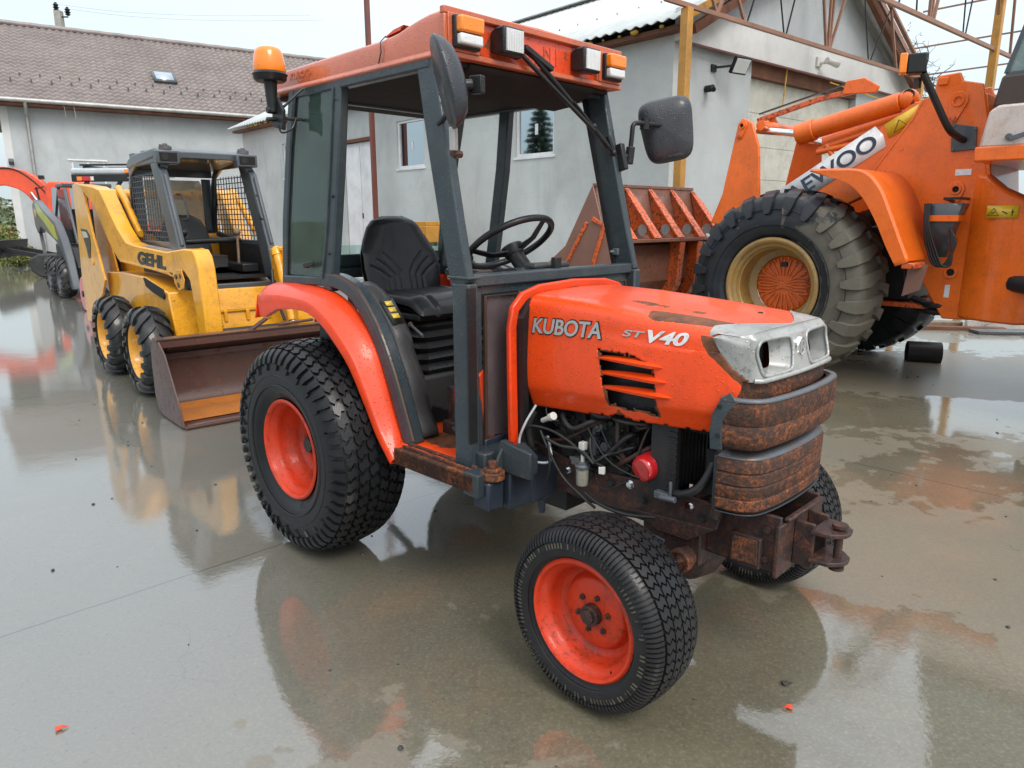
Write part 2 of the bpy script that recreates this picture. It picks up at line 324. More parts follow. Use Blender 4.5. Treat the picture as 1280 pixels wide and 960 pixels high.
damp_n = k.bump(k.math('ADD', n_fin, k.math('MULTIPLY', k.noise(tc, 120, 4, .7), .6)), .28, .004)
film_n = k.bump(rip, .22, .010)
nm = k.n('ShaderNodeMix', data_type='VECTOR'); k.l(film, nm.inputs[0]); k.l(damp_n, nm.inputs[4]); k.l(film_n, nm.inputs[5])
nrm = nm.outputs[1]
cr = k.math('SUBTRACT', .20, k.math('MULTIPLY', film, .165))
k.bsdf(col=b, rough=.55, norm=damp_n, coat=k.math('ADD', .45, k.math('MULTIPLY', film, .55)), coatr=cr, cnorm=nrm, cior=2.1)
M['wet_concrete'] = k.m
k = NT('grass_soil'); tc = k.n('ShaderNodeTexCoord').outputs['Object']
b = k.mix(k.ramp(k.noise(tc, .6, 8, .7), [(.35, 0), (.65, 1)]), (.07, .085, .03), (.15, .14, .07))
k.bsdf(col=b, rough=.95, norm=k.bump(k.noise(tc, 9, 8, .8), .8, .05)); M['grass_soil'] = k.m

# ------------------------------------------------------------------ mesh building
class MB:
    def __init__(s): s.v = []; s.f = []; s.w = []
    def add(s, vs, fs, wear=None):
        o = len(s.v); s.v += [tuple(v) for v in vs]; s.f += [tuple(i+o for i in f) for f in fs]
        s.w += list(wear) if wear is not None else [0.0]*len(vs)
        return s
    def box(s, a, b):
        x0, y0, z0 = a; x1, y1, z1 = b
        return s.add([(x0,y0,z0),(x1,y0,z0),(x1,y1,z0),(x0,y1,z0),(x0,y0,z1),(x1,y0,z1),(x1,y1,z1),(x0,y1,z1)],
            [(0,3,2,1),(4,5,6,7),(0,1,5,4),(1,2,6,5),(2,3,7,6),(3,0,4,7)])
    def cbox(s, c, d, rz=0, ry=0, rx=0):
        m = Matrix.Translation(c) @ Matrix.Rotation(rz, 4, 'Z') @ Matrix.Rotation(ry, 4, 'Y') @ Matrix.Rotation(rx, 4, 'X')
        t = MB().box((-d[0]/2,-d[1]/2,-d[2]/2), (d[0]/2,d[1]/2,d[2]/2))
        return s.add([m @ Vector(v) for v in t.v], t.f)
    def prism(s, poly, ax, a, b):
        n = len(poly); vs = []
        for c in (a, b):
            for (p, q) in poly: vs.append({'x': (c, p, q), 'y': (p, c, q), 'z': (p, q, c)}[ax])
        return s.add(vs, [tuple(range(n))[::-1], tuple(range(n, 2*n))]+[(i, (i+1) % n, n+(i+1) % n, n+i) for i in range(n)])
    def sweep(s, path, sec, up=(0, 0, 1), closed=False, caps=True, scale=None):
        P = [Vector(p) for p in path]; n = len(P); m = len(sec); vs = []; up = Vector(up)
        for i, p in enumerate(P):
            a = P[i-1] if (i > 0 or closed) else p; b = P[(i+1) % n] if (i < n-1 or closed) else p
            t = (b-a).normalized(); d1 = (p-a).normalized() if (p-a).length > 1e-9 else t; d2 = (b-p).normalized() if (b-p).length > 1e-9 else t
            u = up - t*up.dot(t)
            if u.length < 1e-4: u = Vector((1, 0, 0)) - t*t.x
            u.normalize(); r = t.cross(u); k_ = scale[i] if scale else 1
            for (q, h) in sec: vs.append(p + r*q*k_ + u*h*k_)
        fs = []
        for i in range(n if closed else n-1):
            j = (i+1) % n
            fs += [(i*m+k, i*m+(k+1) % m, j*m+(k+1) % m, j*m+k) for k in range(m)]
        if caps and not closed: fs += [tuple(range(m))[::-1], tuple((n-1)*m+k for k in range(m))]
        return s.add(vs, fs)
    def bar(s, p0, p1, w, h, up=(0, 0, 1)):
        return s.sweep([p0, p1], [(-w/2,-h/2),(w/2,-h/2),(w/2,h/2),(-w/2,h/2)], up)
    def bars(s, path, w, h, up=(0, 0, 1), closed=False):
        return s.sweep(path, [(-w/2,-h/2),(w/2,-h/2),(w/2,h/2),(-w/2,h/2)], up, closed)
    def tube(s, path, r, n=10, closed=False):
        P = [Vector(p) for p in path]; rs = r if isinstance(r, (list, tuple)) else [r]*len(P)
        # rotation-minimising frame
        t0 = (P[1]-P[0]).normalized(); u = t0.orthogonal().normalized(); vs = []; N = len(P)
        for i, p in enumerate(P):
            a = P[i-1] if (i > 0 or closed) else p; b = P[(i+1) % N] if (i < N-1 or closed) else p
            t = (b-a).normalized(); u = (u - t*u.dot(t)).normalized(); v = t.cross(u)
            for k in range(n):
                q = 2*PI*k/n; vs.append(p + (u*math.cos(q)+v*math.sin(q))*rs[i])
        fs = []
        for i in range(N if closed else N-1):
            j = (i+1) % N; fs += [(i*n+k, i*n+(k+1) % n, j*n+(k+1) % n, j*n+k) for k in range(n)]
        if not closed: fs += [tuple(range(n))[::-1], tuple((N-1)*n+k for k in range(n))]
        return s.add(vs, fs)
    def cyl(s, p0, p1, r, n=20, r2=None): return s.tube([p0, p1], [r, r if r2 is None else r2], n)
    def lathe(s, prof, n=48, c=(0, 0, 0), ax='y', closed=False, wearf=None):
        vs = []; m = len(prof); w = []
        for i in range(n):
            q = 2*PI*i/n; co, si = math.cos(q), math.sin(q)
            for (a, r) in prof:
                v = {'y': (r*co, a, r*si), 'z': (r*co, r*si, a), 'x': (a, r*co, r*si)}[ax]
                vs.append((v[0]+c[0], v[1]+c[1], v[2]+c[2])); w.append(wearf(a, r, q) if wearf else 0.0)
        fs = []
        for i in range(n):
            j = (i+1) % n
            for k in range(m if closed else m-1):
                l = (k+1) % m; fs.append((i*m+k, j*m+k, j*m+l, i*m+l))
        return s.add(vs, fs, w)
    def sphere(s, c, r, n=16, m=10, sx=1, sy=1, sz=1):
        vs = []; fs = []
        for j in range(m+1):
            t = PI*j/m
            for i in range(n):
                q = 2*PI*i/n; vs.append((c[0]+r*sx*math.sin(t)*math.cos(q), c[1]+r*sy*math.sin(t)*math.sin(q), c[2]+r*sz*math.cos(t)))
        for j in range(m):
            for i in range(n): fs.append((j*n+i, (j+1)*n+i, (j+1)*n+(i+1) % n, j*n+(i+1) % n))
        return s.add(vs, fs)
    def grid(s, fn, nu, nv, keep=None, wear=None, closeu=False):
        vs = []; w = []
        for i in range(nu+1):
            for j in range(nv+1):
                p = fn(i/nu, j/nv); vs.append(p); w.append(wear(i/nu, j/nv, p) if wear else 0.0)
        fs = []
        for i in range(nu):
            for j in range(nv):
                if keep and not keep((i+.5)/nu, (j+.5)/nv): continue
                a = i*(nv+1)+j; fs.append((a, a+nv+1, a+nv+2, a+1))
        return s.add(vs, fs, w)
    def loft(s, rings, caps=True, closed_ring=True):
        m = len(rings[0]); vs = [p for r in rings for p in r]; fs = []
        for i in range(len(rings)-1):
            for k in range(m if closed_ring else m-1):
                l = (k+1) % m; fs.append((i*m+k, i*m+l, (i+1)*m+l, (i+1)*m+k))
        if caps and closed_ring: fs += [tuple(range(m))[::-1], tuple((len(rings)-1)*m+k for k in range(m))]
        return s.add(vs, fs)
    def xf(s, m):
        s.v = [tuple(m @ Vector(v)) for v in s.v]; return s
    def merge(s, o): s.add(o.v, o.f, o.w); return s
    def build(s, name, mat, parent=None, bevel=0, seg=2, smooth=38, solid=0, sub=0, weld=False):
        me = bpy.data.meshes.new(name); me.from_pydata(s.v, [], s.f); me.update()
        bm = bmesh.new(); bm.from_mesh(me)
        if weld: bmesh.ops.remove_doubles(bm, verts=bm.verts, dist=1e-5)
        bmesh.ops.recalc_face_normals(bm, faces=bm.faces); bm.to_mesh(me); bm.free()
        if any(s.w) and not weld:
            a = me.attributes.new('wear', 'FLOAT', 'POINT'); a.data.foreach_set('value', s.w)
        me.materials.append(M[mat] if isinstance(mat, str) else mat)
        if smooth:
            me.polygons.foreach_set('use_smooth', [True]*len(me.polygons)); me.set_sharp_from_angle(angle=R(smooth))
        o = bpy.data.objects.new(name, me); C.objects.link(o)
        if parent: o.parent = parent
        if solid:
            md = o.modifiers.new('Solid', 'SOLIDIFY'); md.thickness = solid; md.offset = 0
        if bevel:
            md = o.modifiers.new('Bevel', 'BEVEL'); md.width = bevel; md.segments = seg; md.limit_method = 'ANGLE'; md.angle_limit = R(32)
        if sub:
            md = o.modifiers.new('Sub', 'SUBSURF'); md.levels = sub; md.render_levels = sub
        return o
def thing(name, label, cat, loc=(0, 0, 0), rz=0, group=None):
    o = bpy.data.objects.new(name, None); C.objects.link(o); o.empty_display_size = .2
    o.location = loc; o.rotation_euler = (0, 0, rz); o['label'] = label; o['category'] = cat
    if group: o['group'] = group
    return o
def tag(o, label=None, cat=None, group=None, kind=None):
    if label: o['label'] = label
    if cat: o['category'] = cat
    if group: o['group'] = group
    if kind: o['kind'] = kind
    return o
def copy_tree(o, parent=None):
    c = o.copy(); C.objects.link(c); c.parent = parent
    for ch in list(o.children): copy_tree(ch, c)
    return c
def rnd_path(pts, n=6):
    """Catmull-Rom through pts"""
    P = [Vector(p) for p in pts]; P = [P[0]*2-P[1]]+P+[P[-1]*2-P[-2]]; out = []
    for i in range(1, len(P)-2):
        for k in range(n):
            t = k/n; a, b, c, d = P[i-1:i+3]
            out.append(.5*((2*b)+(c-a)*t+(2*a-5*b+4*c-d)*t*t+(3*b-a-3*c+d)*t**3))
    out.append(P[-2]); return out
def text_mb(txt, x0, x1, z0, z1, y, shear=0, depth=.002, bold=.0, flip=False, rise=0.0, curvey=None):
    """lettering in the xz plane facing -y (or +y when flipped)"""
    cu = bpy.data.curves.new('lettering', 'FONT'); cu.body = txt; cu.size = 1; cu.extrude = .01; cu.offset = bold
    ob = bpy.data.objects.new('lettering', cu); C.objects.link(ob)
    dg = bpy.context.evaluated_depsgraph_get(); me = bpy.data.meshes.new_from_object(ob.evaluated_get(dg))
    vs = [tuple(v.co) for v in me.vertices]; fs = [tuple(p.vertices) for p in me.polygons]
    bpy.data.objects.remove(ob); bpy.data.curves.remove(cu); bpy.data.meshes.remove(me)
    ax = min(v[0] for v in vs); bx = max(v[0] for v in vs); ay = min(v[1] for v in vs); by = max(v[1] for v in vs)
    out = []
    for v in vs:
        u = (v[0]-ax)/(bx-ax); w = (v[1]-ay)/(by-ay)
        x = lerp(x0, x1, u); z = lerp(z0, z1, w)+rise*u; x += shear*w*(z1-z0)*(1 if x1 > x0 else -1)
        yy = (curvey(x, z) if curvey else y) + (-depth if v[2] > 0 else 0)*(-1 if flip else 1)
        out.append((x, yy, z))
    return MB().add(out, fs)
# ------------------------------------------------------------------ tyres and wheels
def carcass(Rr, w, rim, crown=.02, sh=.06, bulge=1.0):
    """half profile from the centre line to the bead: (y, r)"""
    h = w/2; Rb = Rr
    return [(0, Rb), (h*.3, Rb-crown*.12), (h*.58, Rb-crown*.45), (h*.78, Rb-crown), (h*.90, Rb-crown-sh*.35), (h*.97, Rb-crown-sh),
            (h*bulge, Rb-crown-sh-(Rb-crown-sh-rim)*.35), (h*.97*bulge, rim+(Rb-crown-sh-rim)*.30), (h*.86, rim+.018), (h*.80, rim+.002), (h*.74, rim-.008)]
class Prof:
    def __init__(s, pts):
        P = [Vector((a, b)) for a, b in pts]; P = rnd2(P, 5); s.P = P; s.L = [0]
        for a, b in zip(P, P[1:]): s.L.append(s.L[-1]+(b-a).length)
    def at(s, d):
        sg = 1 if d >= 0 else -1; d = abs(d)
        for i in range(len(s.L)-1):
            if d <= s.L[i+1] or i == len(s.L)-2:
                t = (d-s.L[i])/(s.L[i+1]-s.L[i]); p = s.P[i].lerp(s.P[i+1], min(t, 1)); tg = (s.P[i+1]-s.P[i]).normalized()
                return (p.x*sg, p.y, -tg.y*sg*1.0 if False else (-tg.y)*sg, tg.x)
def rnd2(P, n):
    Q = [P[0]*2-P[1]]+P+[P[-1]*2-P[-2]]; Q[0] = Vector((-P[1].x, P[1].y)); out = []
    for i in range(1, len(Q)-2):
        a, b, c, d = Q[i-1:i+3]
        for k in range(n):
            t = k/n; out.append(.5*((2*b)+(c-a)*t+(2*a-5*b+4*c-d)*t*t+(3*b-a-3*c+d)*t**3))
    out.append(P[-1]); return out
def lug(mb, pf, st, h, taper=.12, wear=0.0, sink=.004):
    """st = stations (s, theta_a, theta_b) along the block"""
    rings = []
    for i, (s_, ta, tb) in enumerate(st):
        y, r, ny, nr = pf.at(s_); tm = (ta+tb)/2; hw = (tb-ta)/2; ring = []
        for (th, hh) in ((ta, -sink), (tb, -sink), (tm+hw*(1-taper), h), (tm-hw*(1-taper), h)):
            yy = y+ny*hh; rr = r+nr*hh; ring.append((rr*math.cos(th), yy, rr*math.sin(th)))
        rings.append(ring)
    # pull the end faces in a little at the top
    n0 = len(mb.v); mb.loft(rings)
    for i in range(n0, len(mb.v)): mb.w[i] = wear
def tyre_mesh(pf, n=72, wearf=None):
    half = [(p.x, p.y) for p in pf.P]
    full = [(-a, b) for a, b in half[::-1]]+half[1:]
    return MB().lathe(full, n, wearf=wearf)
def turf_tread(mb, pf, Rr, h=.016, N=54):
    for i in range(N):
        t = 2*PI*i/N; dt = 2*PI/N
        for r_, c in enumerate((-.120, -.072, -.024, .024, .072, .120)):
            o = t+(.5 if r_ % 2 else 0)*dt+random.uniform(-.002, .002)
            z = .16*dt*(1 if c > 0 else -1)
            hw = .0195+.001*random.random()
            lug(mb, pf, [(c-hw, o-dt*.26, o+dt*.26), (c-hw*.3, o-dt*.42+z, o+dt*.40+z), (c+hw*.3, o-dt*.40-z, o+dt*.42-z), (c+hw, o-dt*.26, o+dt*.26)], h*random.uniform(.9, 1.05), .10)
        for sd in (-1, 1):
            o = t+(.25*sd)*dt
            lug(mb, pf, [(sd*.146, o-dt*.36, o+dt*.36), (sd*.165, o-dt*.36, o+dt*.34), (sd*.185, o-dt*.30+dt*.08, o+dt*.28+dt*.08), (sd*.205, o-dt*.24+dt*.12, o+dt*.24+dt*.12)], h*.95, .12)
            if i % 2 == 0:
                lug(mb, pf, [(sd*.207, o-dt*.3, o+dt*.34), (sd*.222, o-dt*.22, o+dt*.22), (sd*.236, o-dt*.14, o+dt*.14)], h*.55, .2)
def road_tread(mb, pf, Rr, h=.010, N=58):
    for i in range(N):
        t = 2*PI*i/N; dt = 2*PI/N
        for r_, c in enumerate((-.058, -.0195, .0195, .058)):
            o = t+(.5 if r_ % 2 else 0)*dt; hw = .0165; z = .30*dt*(1 if r_ % 2 else -1)
            lug(mb, pf, [(c-hw, o-dt*.40, o+dt*.40), (c-hw*.33, o-dt*.42+z, o+dt*.38+z), (c+hw*.33, o-dt*.40-z*.3, o+dt*.40-z*.3), (c+hw, o-dt*.38+z, o+dt*.42+z)], h, .08, wear=random.choice((0, .0, .12)))
        for sd in (-1, 1):
            for q in (0, .5):
                o = t+q*dt
                lug(mb, pf, [(sd*.081, o-dt*.19, o+dt*.19), (sd*.100, o-dt*.19, o+dt*.18), (sd*.116, o-dt*.17, o+dt*.16), (sd*.130, o-dt*.13, o+dt*.13)], h*.8, .12, wear=.18*random.random())
                if random.random() < .7:
                    lug(mb, pf, [(sd*.134, o-dt*.10, o+dt*.12), (sd*.150, o-dt*.07, o+dt*.08)], h*.35, .2, wear=.3)
def chevron_tread(mb, pf, Rr, w, h=.022, N=20, sgn=1):
    for i in range(N):
        for sd in (-1, 1):
            t = 2*PI*(i+(.5 if sd > 0 else 0))/N; dt = 2*PI/N; a = sgn*.55*dt
            L = w*.5
            lug(mb, pf, [(sd*L*.05, t+a*1.5, t+a*1.5+dt*.34), (sd*L*.40, t+a*.9, t+a*.9+dt*.38), (sd*L*.75, t+a*.35, t+a*.35+dt*.44), (sd*L*1.0, t, t+dt*.50), (sd*L*1.28, t-a*.1, t+dt*.48), (sd*L*1.5, t-a*.1, t+dt*.42)], h, .16)
def loader_tread(mb, pf, Rr, w, h=.045, N=21):
    def wr(th, s_):  # mud caked on the rear half of the tyre as it stands
        return 0.0
    for i in range(N):
        for sd in (-1, 1):
            t = 2*PI*(i+(.5 if sd > 0 else 0))/N; dt = 2*PI/N; L = w*.5; j = random.uniform(-.01, .01)
            lug(mb, pf, [(sd*L*-.04, t+dt*.55+j, t+dt*.86+j), (sd*L*.35, t+dt*.36+j, t+dt*.80+j), (sd*L*.62, t+dt*.16, t+dt*.72), (sd*L*.92, t+dt*.08, t+dt*.66), (sd*L*1.10, t+dt*.08, t+dt*.62), (sd*L*1.26, t+dt*.12, t+dt*.56), (sd*L*1.36, t+dt*.2, t+dt*.48)], h*random.uniform(.9, 1.05), .14)
def apply_wear(mb, fn):
    mb.w = [max(0.001, fn(*v)) for v in mb.v]
def nuts(mb, n, rad, y, r=.011, L=.016, side=-1, hexn=6):
    for i in range(n):
        q = 2*PI*(i+.25)/n; mb.cyl((rad*math.cos(q), y, rad*math.sin(q)), (rad*math.cos(q), y+side*L, rad*math.sin(q)), r, hexn)
        mb.cyl((rad*math.cos(q), y, rad*math.sin(q)), (rad*math.cos(q), y+side*L*1.5, rad*math.sin(q)), r*.5, 8)

# ---- compact tractor wheels (built round the axle at the origin, outer side = -y)
RW, WW, RIMR = .490, .350, .229
FW_, WF, RIMF = .304, .240, .196
def rear_wheel(parent, loc, rz=0):
    hub = MB().cyl((0, .02, 0), (0, -.035, 0), .055, 20).cyl((0, -.035, 0), (0, -.06, 0), .034, 16)
    nuts(hub, 6, .078, .012, .011)
    wh = hub.build('wheel', 'engine_metal', parent, bevel=.003); wh.location = loc; wh.rotation_euler = (0, 0, rz)
    pf = Prof(carcass(RW-.016, WW, RIMR, .022, .05, 1.0))
    t = tyre_mesh(pf, 96); turf_tread(t, pf, RW)
    for rr, yy in ((.30, 1.0), (.345, .99)):
        t.lathe([(-WW/2*yy-.001, rr-.003), (-WW/2*yy-.004, rr), (-WW/2*yy-.001, rr+.003)], 72)
    apply_wear(t, lambda x, y, z: .0)
    t.build('tyre', 'tyre_turf', wh, smooth=32)
    rim = [(-.150, RIMR+.004), (-.156, RIMR-.004), (-.152, RIMR-.014), (-.140, RIMR-.018), (-.128, RIMR-.020), (-.118, RIMR-.032), (-.090, RIMR-.036), (-.060, RIMR-.038), (-.045, RIMR-.05),
           (-.010, RIMR-.056), (.010, RIMR-.066), (.018, RIMR-.085), (.016, .12), (.004, .105), (.002, .05), (.004, .0)]
    m = MB().lathe(rim, 72); m.lathe([(.02, RIMR-.08), (.06, RIMR-.04), (.13, RIMR-.02), (.15, RIMR)], 48)
    m.build('rim', 'orange_rim', wh, smooth=50)
    return wh
def front_wheel(parent, loc, rz=0):
    hub = MB().cyl((0, .01, 0), (0, -.062, 0), .038, 24, .034).cyl((0, -.062, 0), (0, -.070, 0), .022, 16)
    nuts(hub, 6, .060, -.030, .010, .014)
    wh = hub.build('wheel', 'rust_dark', parent, bevel=.002); wh.location = loc; wh.rotation_euler = (0, 0, rz)
    pf = Prof(carcass(FW_-.010, WF, RIMF, .012, .035, .98))
    t = tyre_mesh(pf, 84); road_tread(t, pf, FW_)
    base = list(t.w); t.w = [max(.001, w + (.10 if abs(v[1]) > .085 else 0)) for w, v in zip(base, t.v)]
    t.build('tyre', 'tyre_front', wh, smooth=32)
    rim = [(-.098, RIMF+.003), (-.104, RIMF-.004), (-.100, RIMF-.013), (-.090, RIMF-.016), (-.080, RIMF-.022), (-.070, RIMF-.034), (-.045, RIMF-.038), (-.020, RIMF-.044), (-.006, RIMF-.058), (-.004, .128),
           (-.012, .120), (-.026, .116), (-.034, .108), (-.036, .06), (-.036, .0)]
    m = MB().lathe(rim, 72); m.lathe([(-.02, RIMF-.045), (.04, RIMF-.03), (.08, RIMF-.02), (.10, RIMF)], 48)
    m.build('rim', 'orange_rim', wh, smooth=45)
    v = MB().cyl((.10, -.066, -.135), (.112, -.082, -.138), .005, 8).build('valve', 'black_metal', wh)
    return wh
# ------------------------------------------------------------------ the compact tractor
# local frame: x forward, y to its left, z up, origin on the ground under the rear axle
TR = thing('compact_tractor', 'small orange tractor with doorless dark cab, rusty nose and empty headlamp holes in the foreground', 'tractor', (-.504, 3.613, 0), R(-44.581))
WB = 1.65
rear_wheel(TR, (0, -.569, RW)); rear_wheel(TR, (0, .569, RW), PI)
front_wheel(TR, (WB, -.559, FW_), R(-.5)); front_wheel(TR, (WB, .559, FW_), PI)

# hood -------------------------------------------------------
HX0, HX1 = 1.085, 1.950
def h_hw(x): return interp([(1.08, .298), (1.5, .305), (1.80, .300), (1.9, .285), (1.98, .255)], x)
def h_zt(x): return interp([(1.08, 1.238), (1.3, 1.232), (1.6, 1.212), (1.85, 1.192), (1.98, 1.172)], x)
def h_zb(x): return interp([(1.08, .812), (1.3, .828), (1.6, .842), (1.9, .862), (2.0, .87)], x)
def h_sec(x):
    w = h_hw(x); zt = h_zt(x); zb = h_zb(x)
    L = [(-w+.035, zb), (-w+.012, zb+.05), (-w-.004, zb+.09), (-w-.008, zb+.17), (-w-.004, zb+.26), (-w+.002, zt-.085), (-w+.005, zt-.050), (-w+.012, zt-.026), (-w+.030, zt-.009), (-w+.07, zt-.001), (-w+.16, zt+.004), (0, zt+.008)]
    L = [(a, b, 0) for a, b in L]
    P = rnd_path([Vector(p) for p in L], 5); P = P+[Vector((-p.x, p.y, 0)) for p in P[::-1][1:]]
    d = [0]
    for a, b in zip(P, P[1:]): d.append(d[-1]+(b-a).length)
    return P, d
_hc = {}
def h_at(x, v):
    key = round(x, 5)
    if key not in _hc: _hc[key] = h_sec(x)
    P, d = _hc[key]; t = v*d[-1]
    import bisect
    i = min(len(d)-2, max(0, bisect.bisect_right(d, t)-1)); q = (t-d[i])/(d[i+1]-d[i]); p = P[i].lerp(P[i+1], q)
    return (x, p.x, p.y)
XB = [(.86, 1.865), (.93, 1.862), (.97, 1.90), (1.03, 1.915), (1.09, 1.842), (1.12, 1.805), (1.18, 1.775), (1.21, 1.70), (1.24, 1.64)]
def h_wear(u, v, p):
    x, y, z = p; zt = h_zt(x); zb = h_zb(x)
    if z < zt-.03:
        d = (x-interp(XB, z))
        w = .42+d*13
        if y > 0: w = min(w, .45)
        w = max(w, .22+(.030-(z-zb))*14*sm(1.25, 1.4, x)); w = max(w, .60*sm(.012, .0, x-HX0)); w = max(w, .50*sm(.02, .004, abs(z-(zt-.045)))*sm(1.5, 1.75, x))
        # ragged rot under the louvres
        dx = (x-1.50)/.06; w = max(w, .75-abs(dx)*.45-(abs(z-zb-.02)*9)) if 1.40 < x < 1.62 else w
        e = hole_d(x, z)
        w = max(w, .68-e*16)
    else:
        w = .20
        w = max(w, .80*sm(1.36, 1.66, x)*sm(.085, .02, abs(abs(y)-lerp(.27, .225, sm(1.4, 1.85, x))))) if y < 0 else w
        w = max(w, (.60-abs(y+.13)*1.6)*sm(1.25, 1.45, x)*sm(1.84, 1.70, x))
        w = max(w, .25+(x-1.80)*6*sm(-.19, -.24, y))
    return max(.02, min(1, w))
def hole_d(x, z):
    """signed distance-ish to the broken vent opening (negative inside)"""
    zc = .985; xl = 1.425+(1.075-z)*.22; xr = 1.645+(1.03-z)*.10 if z < 1.045 else 1.645-(z-1.045)*2.6
    dz = max(.890-z+.004*math.sin(x*60), z-1.075)
    return max(xl-x, x-xr, dz)
def h_keep(u, v):
    x = lerp(HX0, HX1, u); p = h_at(x, v)
    if p[1] < -.2 and p[2] < h_zt(x)-.04:
        n = noise.noise(Vector((x*40, p[2]*40, 1)))*.012+noise.noise(Vector((x*110, p[2]*110, 5)))*.006
        if hole_d(x, p[2]) < n: return False
        b = .008+.010*noise.noise(Vector((x*35, 0, 2)))+.012*max(0, 1-abs(x-1.50)/.05)
        if p[2] < h_zb(x)+b*sm(1.3, 1.42, x): return False
    # nose: the silver surround sits here, sides end where the bumper starts
    if x > 1.80 and abs(p[1]) > .15 and p[2] > 1.03 and p[2] < h_zt(x)-.03:
        edge = interp([(1.80, 1.25), (1.83, 1.185), (1.86, 1.13), (1.90, 1.082), (1.95, 1.045)], x)
        if p[2] > edge: return False
    if x > 1.93 and p[2] < 1.045: return False
    if x > 1.938 and p[2] > 1.12: return False
    return True
hood = MB().grid(lambda u, v: h_at(lerp(HX0, HX1, u), v), 150, 190, h_keep, h_wear).build('hood', 'orange_paint', TR, smooth=40, solid=.003)
for k, (xa, za, xb, zb) in enumerate(((1.315, 1.045, 1.695, 1.050), (1.335, .993, 1.712, 1.005), (1.355, .943, 1.728, .958))):
    m = MB(); rings = []
    for i in range(15):
        t = i/14; x = lerp(xa, xb, t); z = lerp(za, zb, t)+.004*math.sin(t*PI)
        s = max(.06, math.sin(min(1, t*1.25)*PI*.5))*(1 if t < .9 else max(.08, (1-t)*10)); yb = -.296
        rings.append([(x, yb, z-.011*s), (x, yb-.030*s, z-.007*s), (x, yb-.034*s, z+.003*s), (x, yb, z+.014*s)])
    m.loft(rings); m.w = [.2]*len(m.v)
    m.build('louvre', 'orange_paint', hood, smooth=60)
MB().prism([(1.38, .86), (1.72, .87), (1.70, 1.10), (1.36, 1.10)], 'y', -.262, -.256).build('vent_mesh', 'black_plastic', hood)
MB().box((1.10, -.255, .86), (1.90, .255, .875)).box((1.10, -.25, .86), (1.12, .25, 1.20)).build('hood_liner', 'dark_void', hood)
def cyv(x, z):
    P, d = h_sec(x)
    for a, b in zip(P[:len(P)//2], P[1:]):
        if a.y <= z <= b.y and b.y > a.y: return a.x+(b.x-a.x)*(z-a.y)/(b.y-a.y)-.0030
    return -h_hw(x)-.004
text_mb('KUBOTA', 1.108, 1.436, 1.096, 1.160, -.31, .12, .0022, .045, rise=.013, curvey=lambda x, z: cyv(x, z)+.0012).build('lettering_outline', 'decal_black', hood, smooth=0)
text_mb('KUBOTA', 1.113, 1.431, 1.100, 1.156, -.31, .12, .0022, .018, rise=.013, curvey=lambda x, z: cyv(x, z)-.0004).build('lettering', 'decal_silver', hood, smooth=0)
text_mb('ST', 1.515, 1.590, 1.134, 1.156, -.31, .6, .002, .02, curvey=cyv).build('lettering', 'decal_silver', hood, smooth=0)
text_mb('V40', 1.592, 1.745, 1.122, 1.164, -.31, .5, .002, .03, rise=.004, curvey=cyv).build('lettering', 'sticker_white', hood, smooth=0)
MB().cyl((1.815, .05, 1.193), (1.815, .05, 1.206), .009, 8).box((1.80, .035, 1.190), (1.83, .065, 1.197)).build('hood_clip', 'black_metal', hood)
# cowl frame behind the hood
m = MB()
pth = [(1.062, -.352, .655), (1.055, -.352, .9), (1.05, -.350, 1.12), (1.05, -.335, 1.185), (1.05, -.29, 1.225), (1.05, -.20, 1.246), (1.05, 0, 1.255), (1.05, .20, 1.246), (1.05, .29, 1.225), (1.05, .335, 1.185), (1.05, .350, 1.12), (1.055, .352, .9), (1.062, .352, .655)]
m.bars(pth, .040, .022, up=(1, 0, 0)); m.w = [.15]*len(m.v)
m.build('cowl', 'orange_plain', TR, bevel=.006)
MB().bars([(1.078, -.315, .68), (1.075, -.315, 1.15), (1.075, -.27, 1.205), (1.075, 0, 1.232), (1.075, .27, 1.205), (1.075, .315, 1.15), (1.078, .315, .68)], .03, .03, up=(1, 0, 0)).build('hood_seal', 'black_plastic', TR)

# nose -------------------------------------------------------
def nose_plan(off=0.0, x0=1.86, n=40, hw=.292, xf=2.065):
    """outline in plan from the near side round to the far side"""
    P = [(x0, -hw), (xf-.110, -hw), (xf-.058, -hw+.012), (xf-.024, -hw+.048), (xf-.008, -.15), (xf-.002, -.07), (xf, 0)]
    P = rnd_path([Vector((a, b, 0)) for a, b in P], 6); P = P+[Vector((p.x, -p.y, 0)) for p in P[::-1][1:]]
    out = []
    for i, p in enumerate(P):
        a = P[max(0, i-1)]; b = P[min(len(P)-1, i+1)]; t = (b-a).normalized(); nrm = Vector((-t.y, t.x, 0))
        nrm = Vector((t.y, -t.x, 0)); out.append(p+nrm*off)
    return out
def band(m, plan, levels, thick=.006):
    """levels = (z, offset outwards)"""
    rings = []
    P0 = plan(0)
    for (z, off) in levels:
        P = plan(off); rings.append([(p.x, p.y, z(i/(len(P)-1)) if callable(z) else z) for i, p in enumerate(P)])
    n = len(rings[0]); vs = [p for r in rings for p in r]; fs = []
    for i in range(len(rings)-1):
        for k in range(n-1): fs.append((i*n+k, i*n+k+1, (i+1)*n+k+1, (i+1)*n+k))
    m.add(vs, fs); return m
bz = MB()
def hood_top(x, y):
    d = h_hw(x)-abs(y)
    return h_zt(x)+interp([(.0, -.060), (.005, -.050), (.012, -.026), (.030, -.009), (.07, -.001), (.16, .004), (.30, .008)], d)
def nose_top(x, y):
    """height of the surround: follows the hood at the back, flattens towards the front"""
    fl = interp([(1.82, 1.196), (1.90, 1.190), (1.965, 1.180)], x)-.012*(abs(y)/.27)**5
    return lerp(hood_top(min(x, 1.95), y)+.009, fl+.004, sm(1.79, 1.87, x))
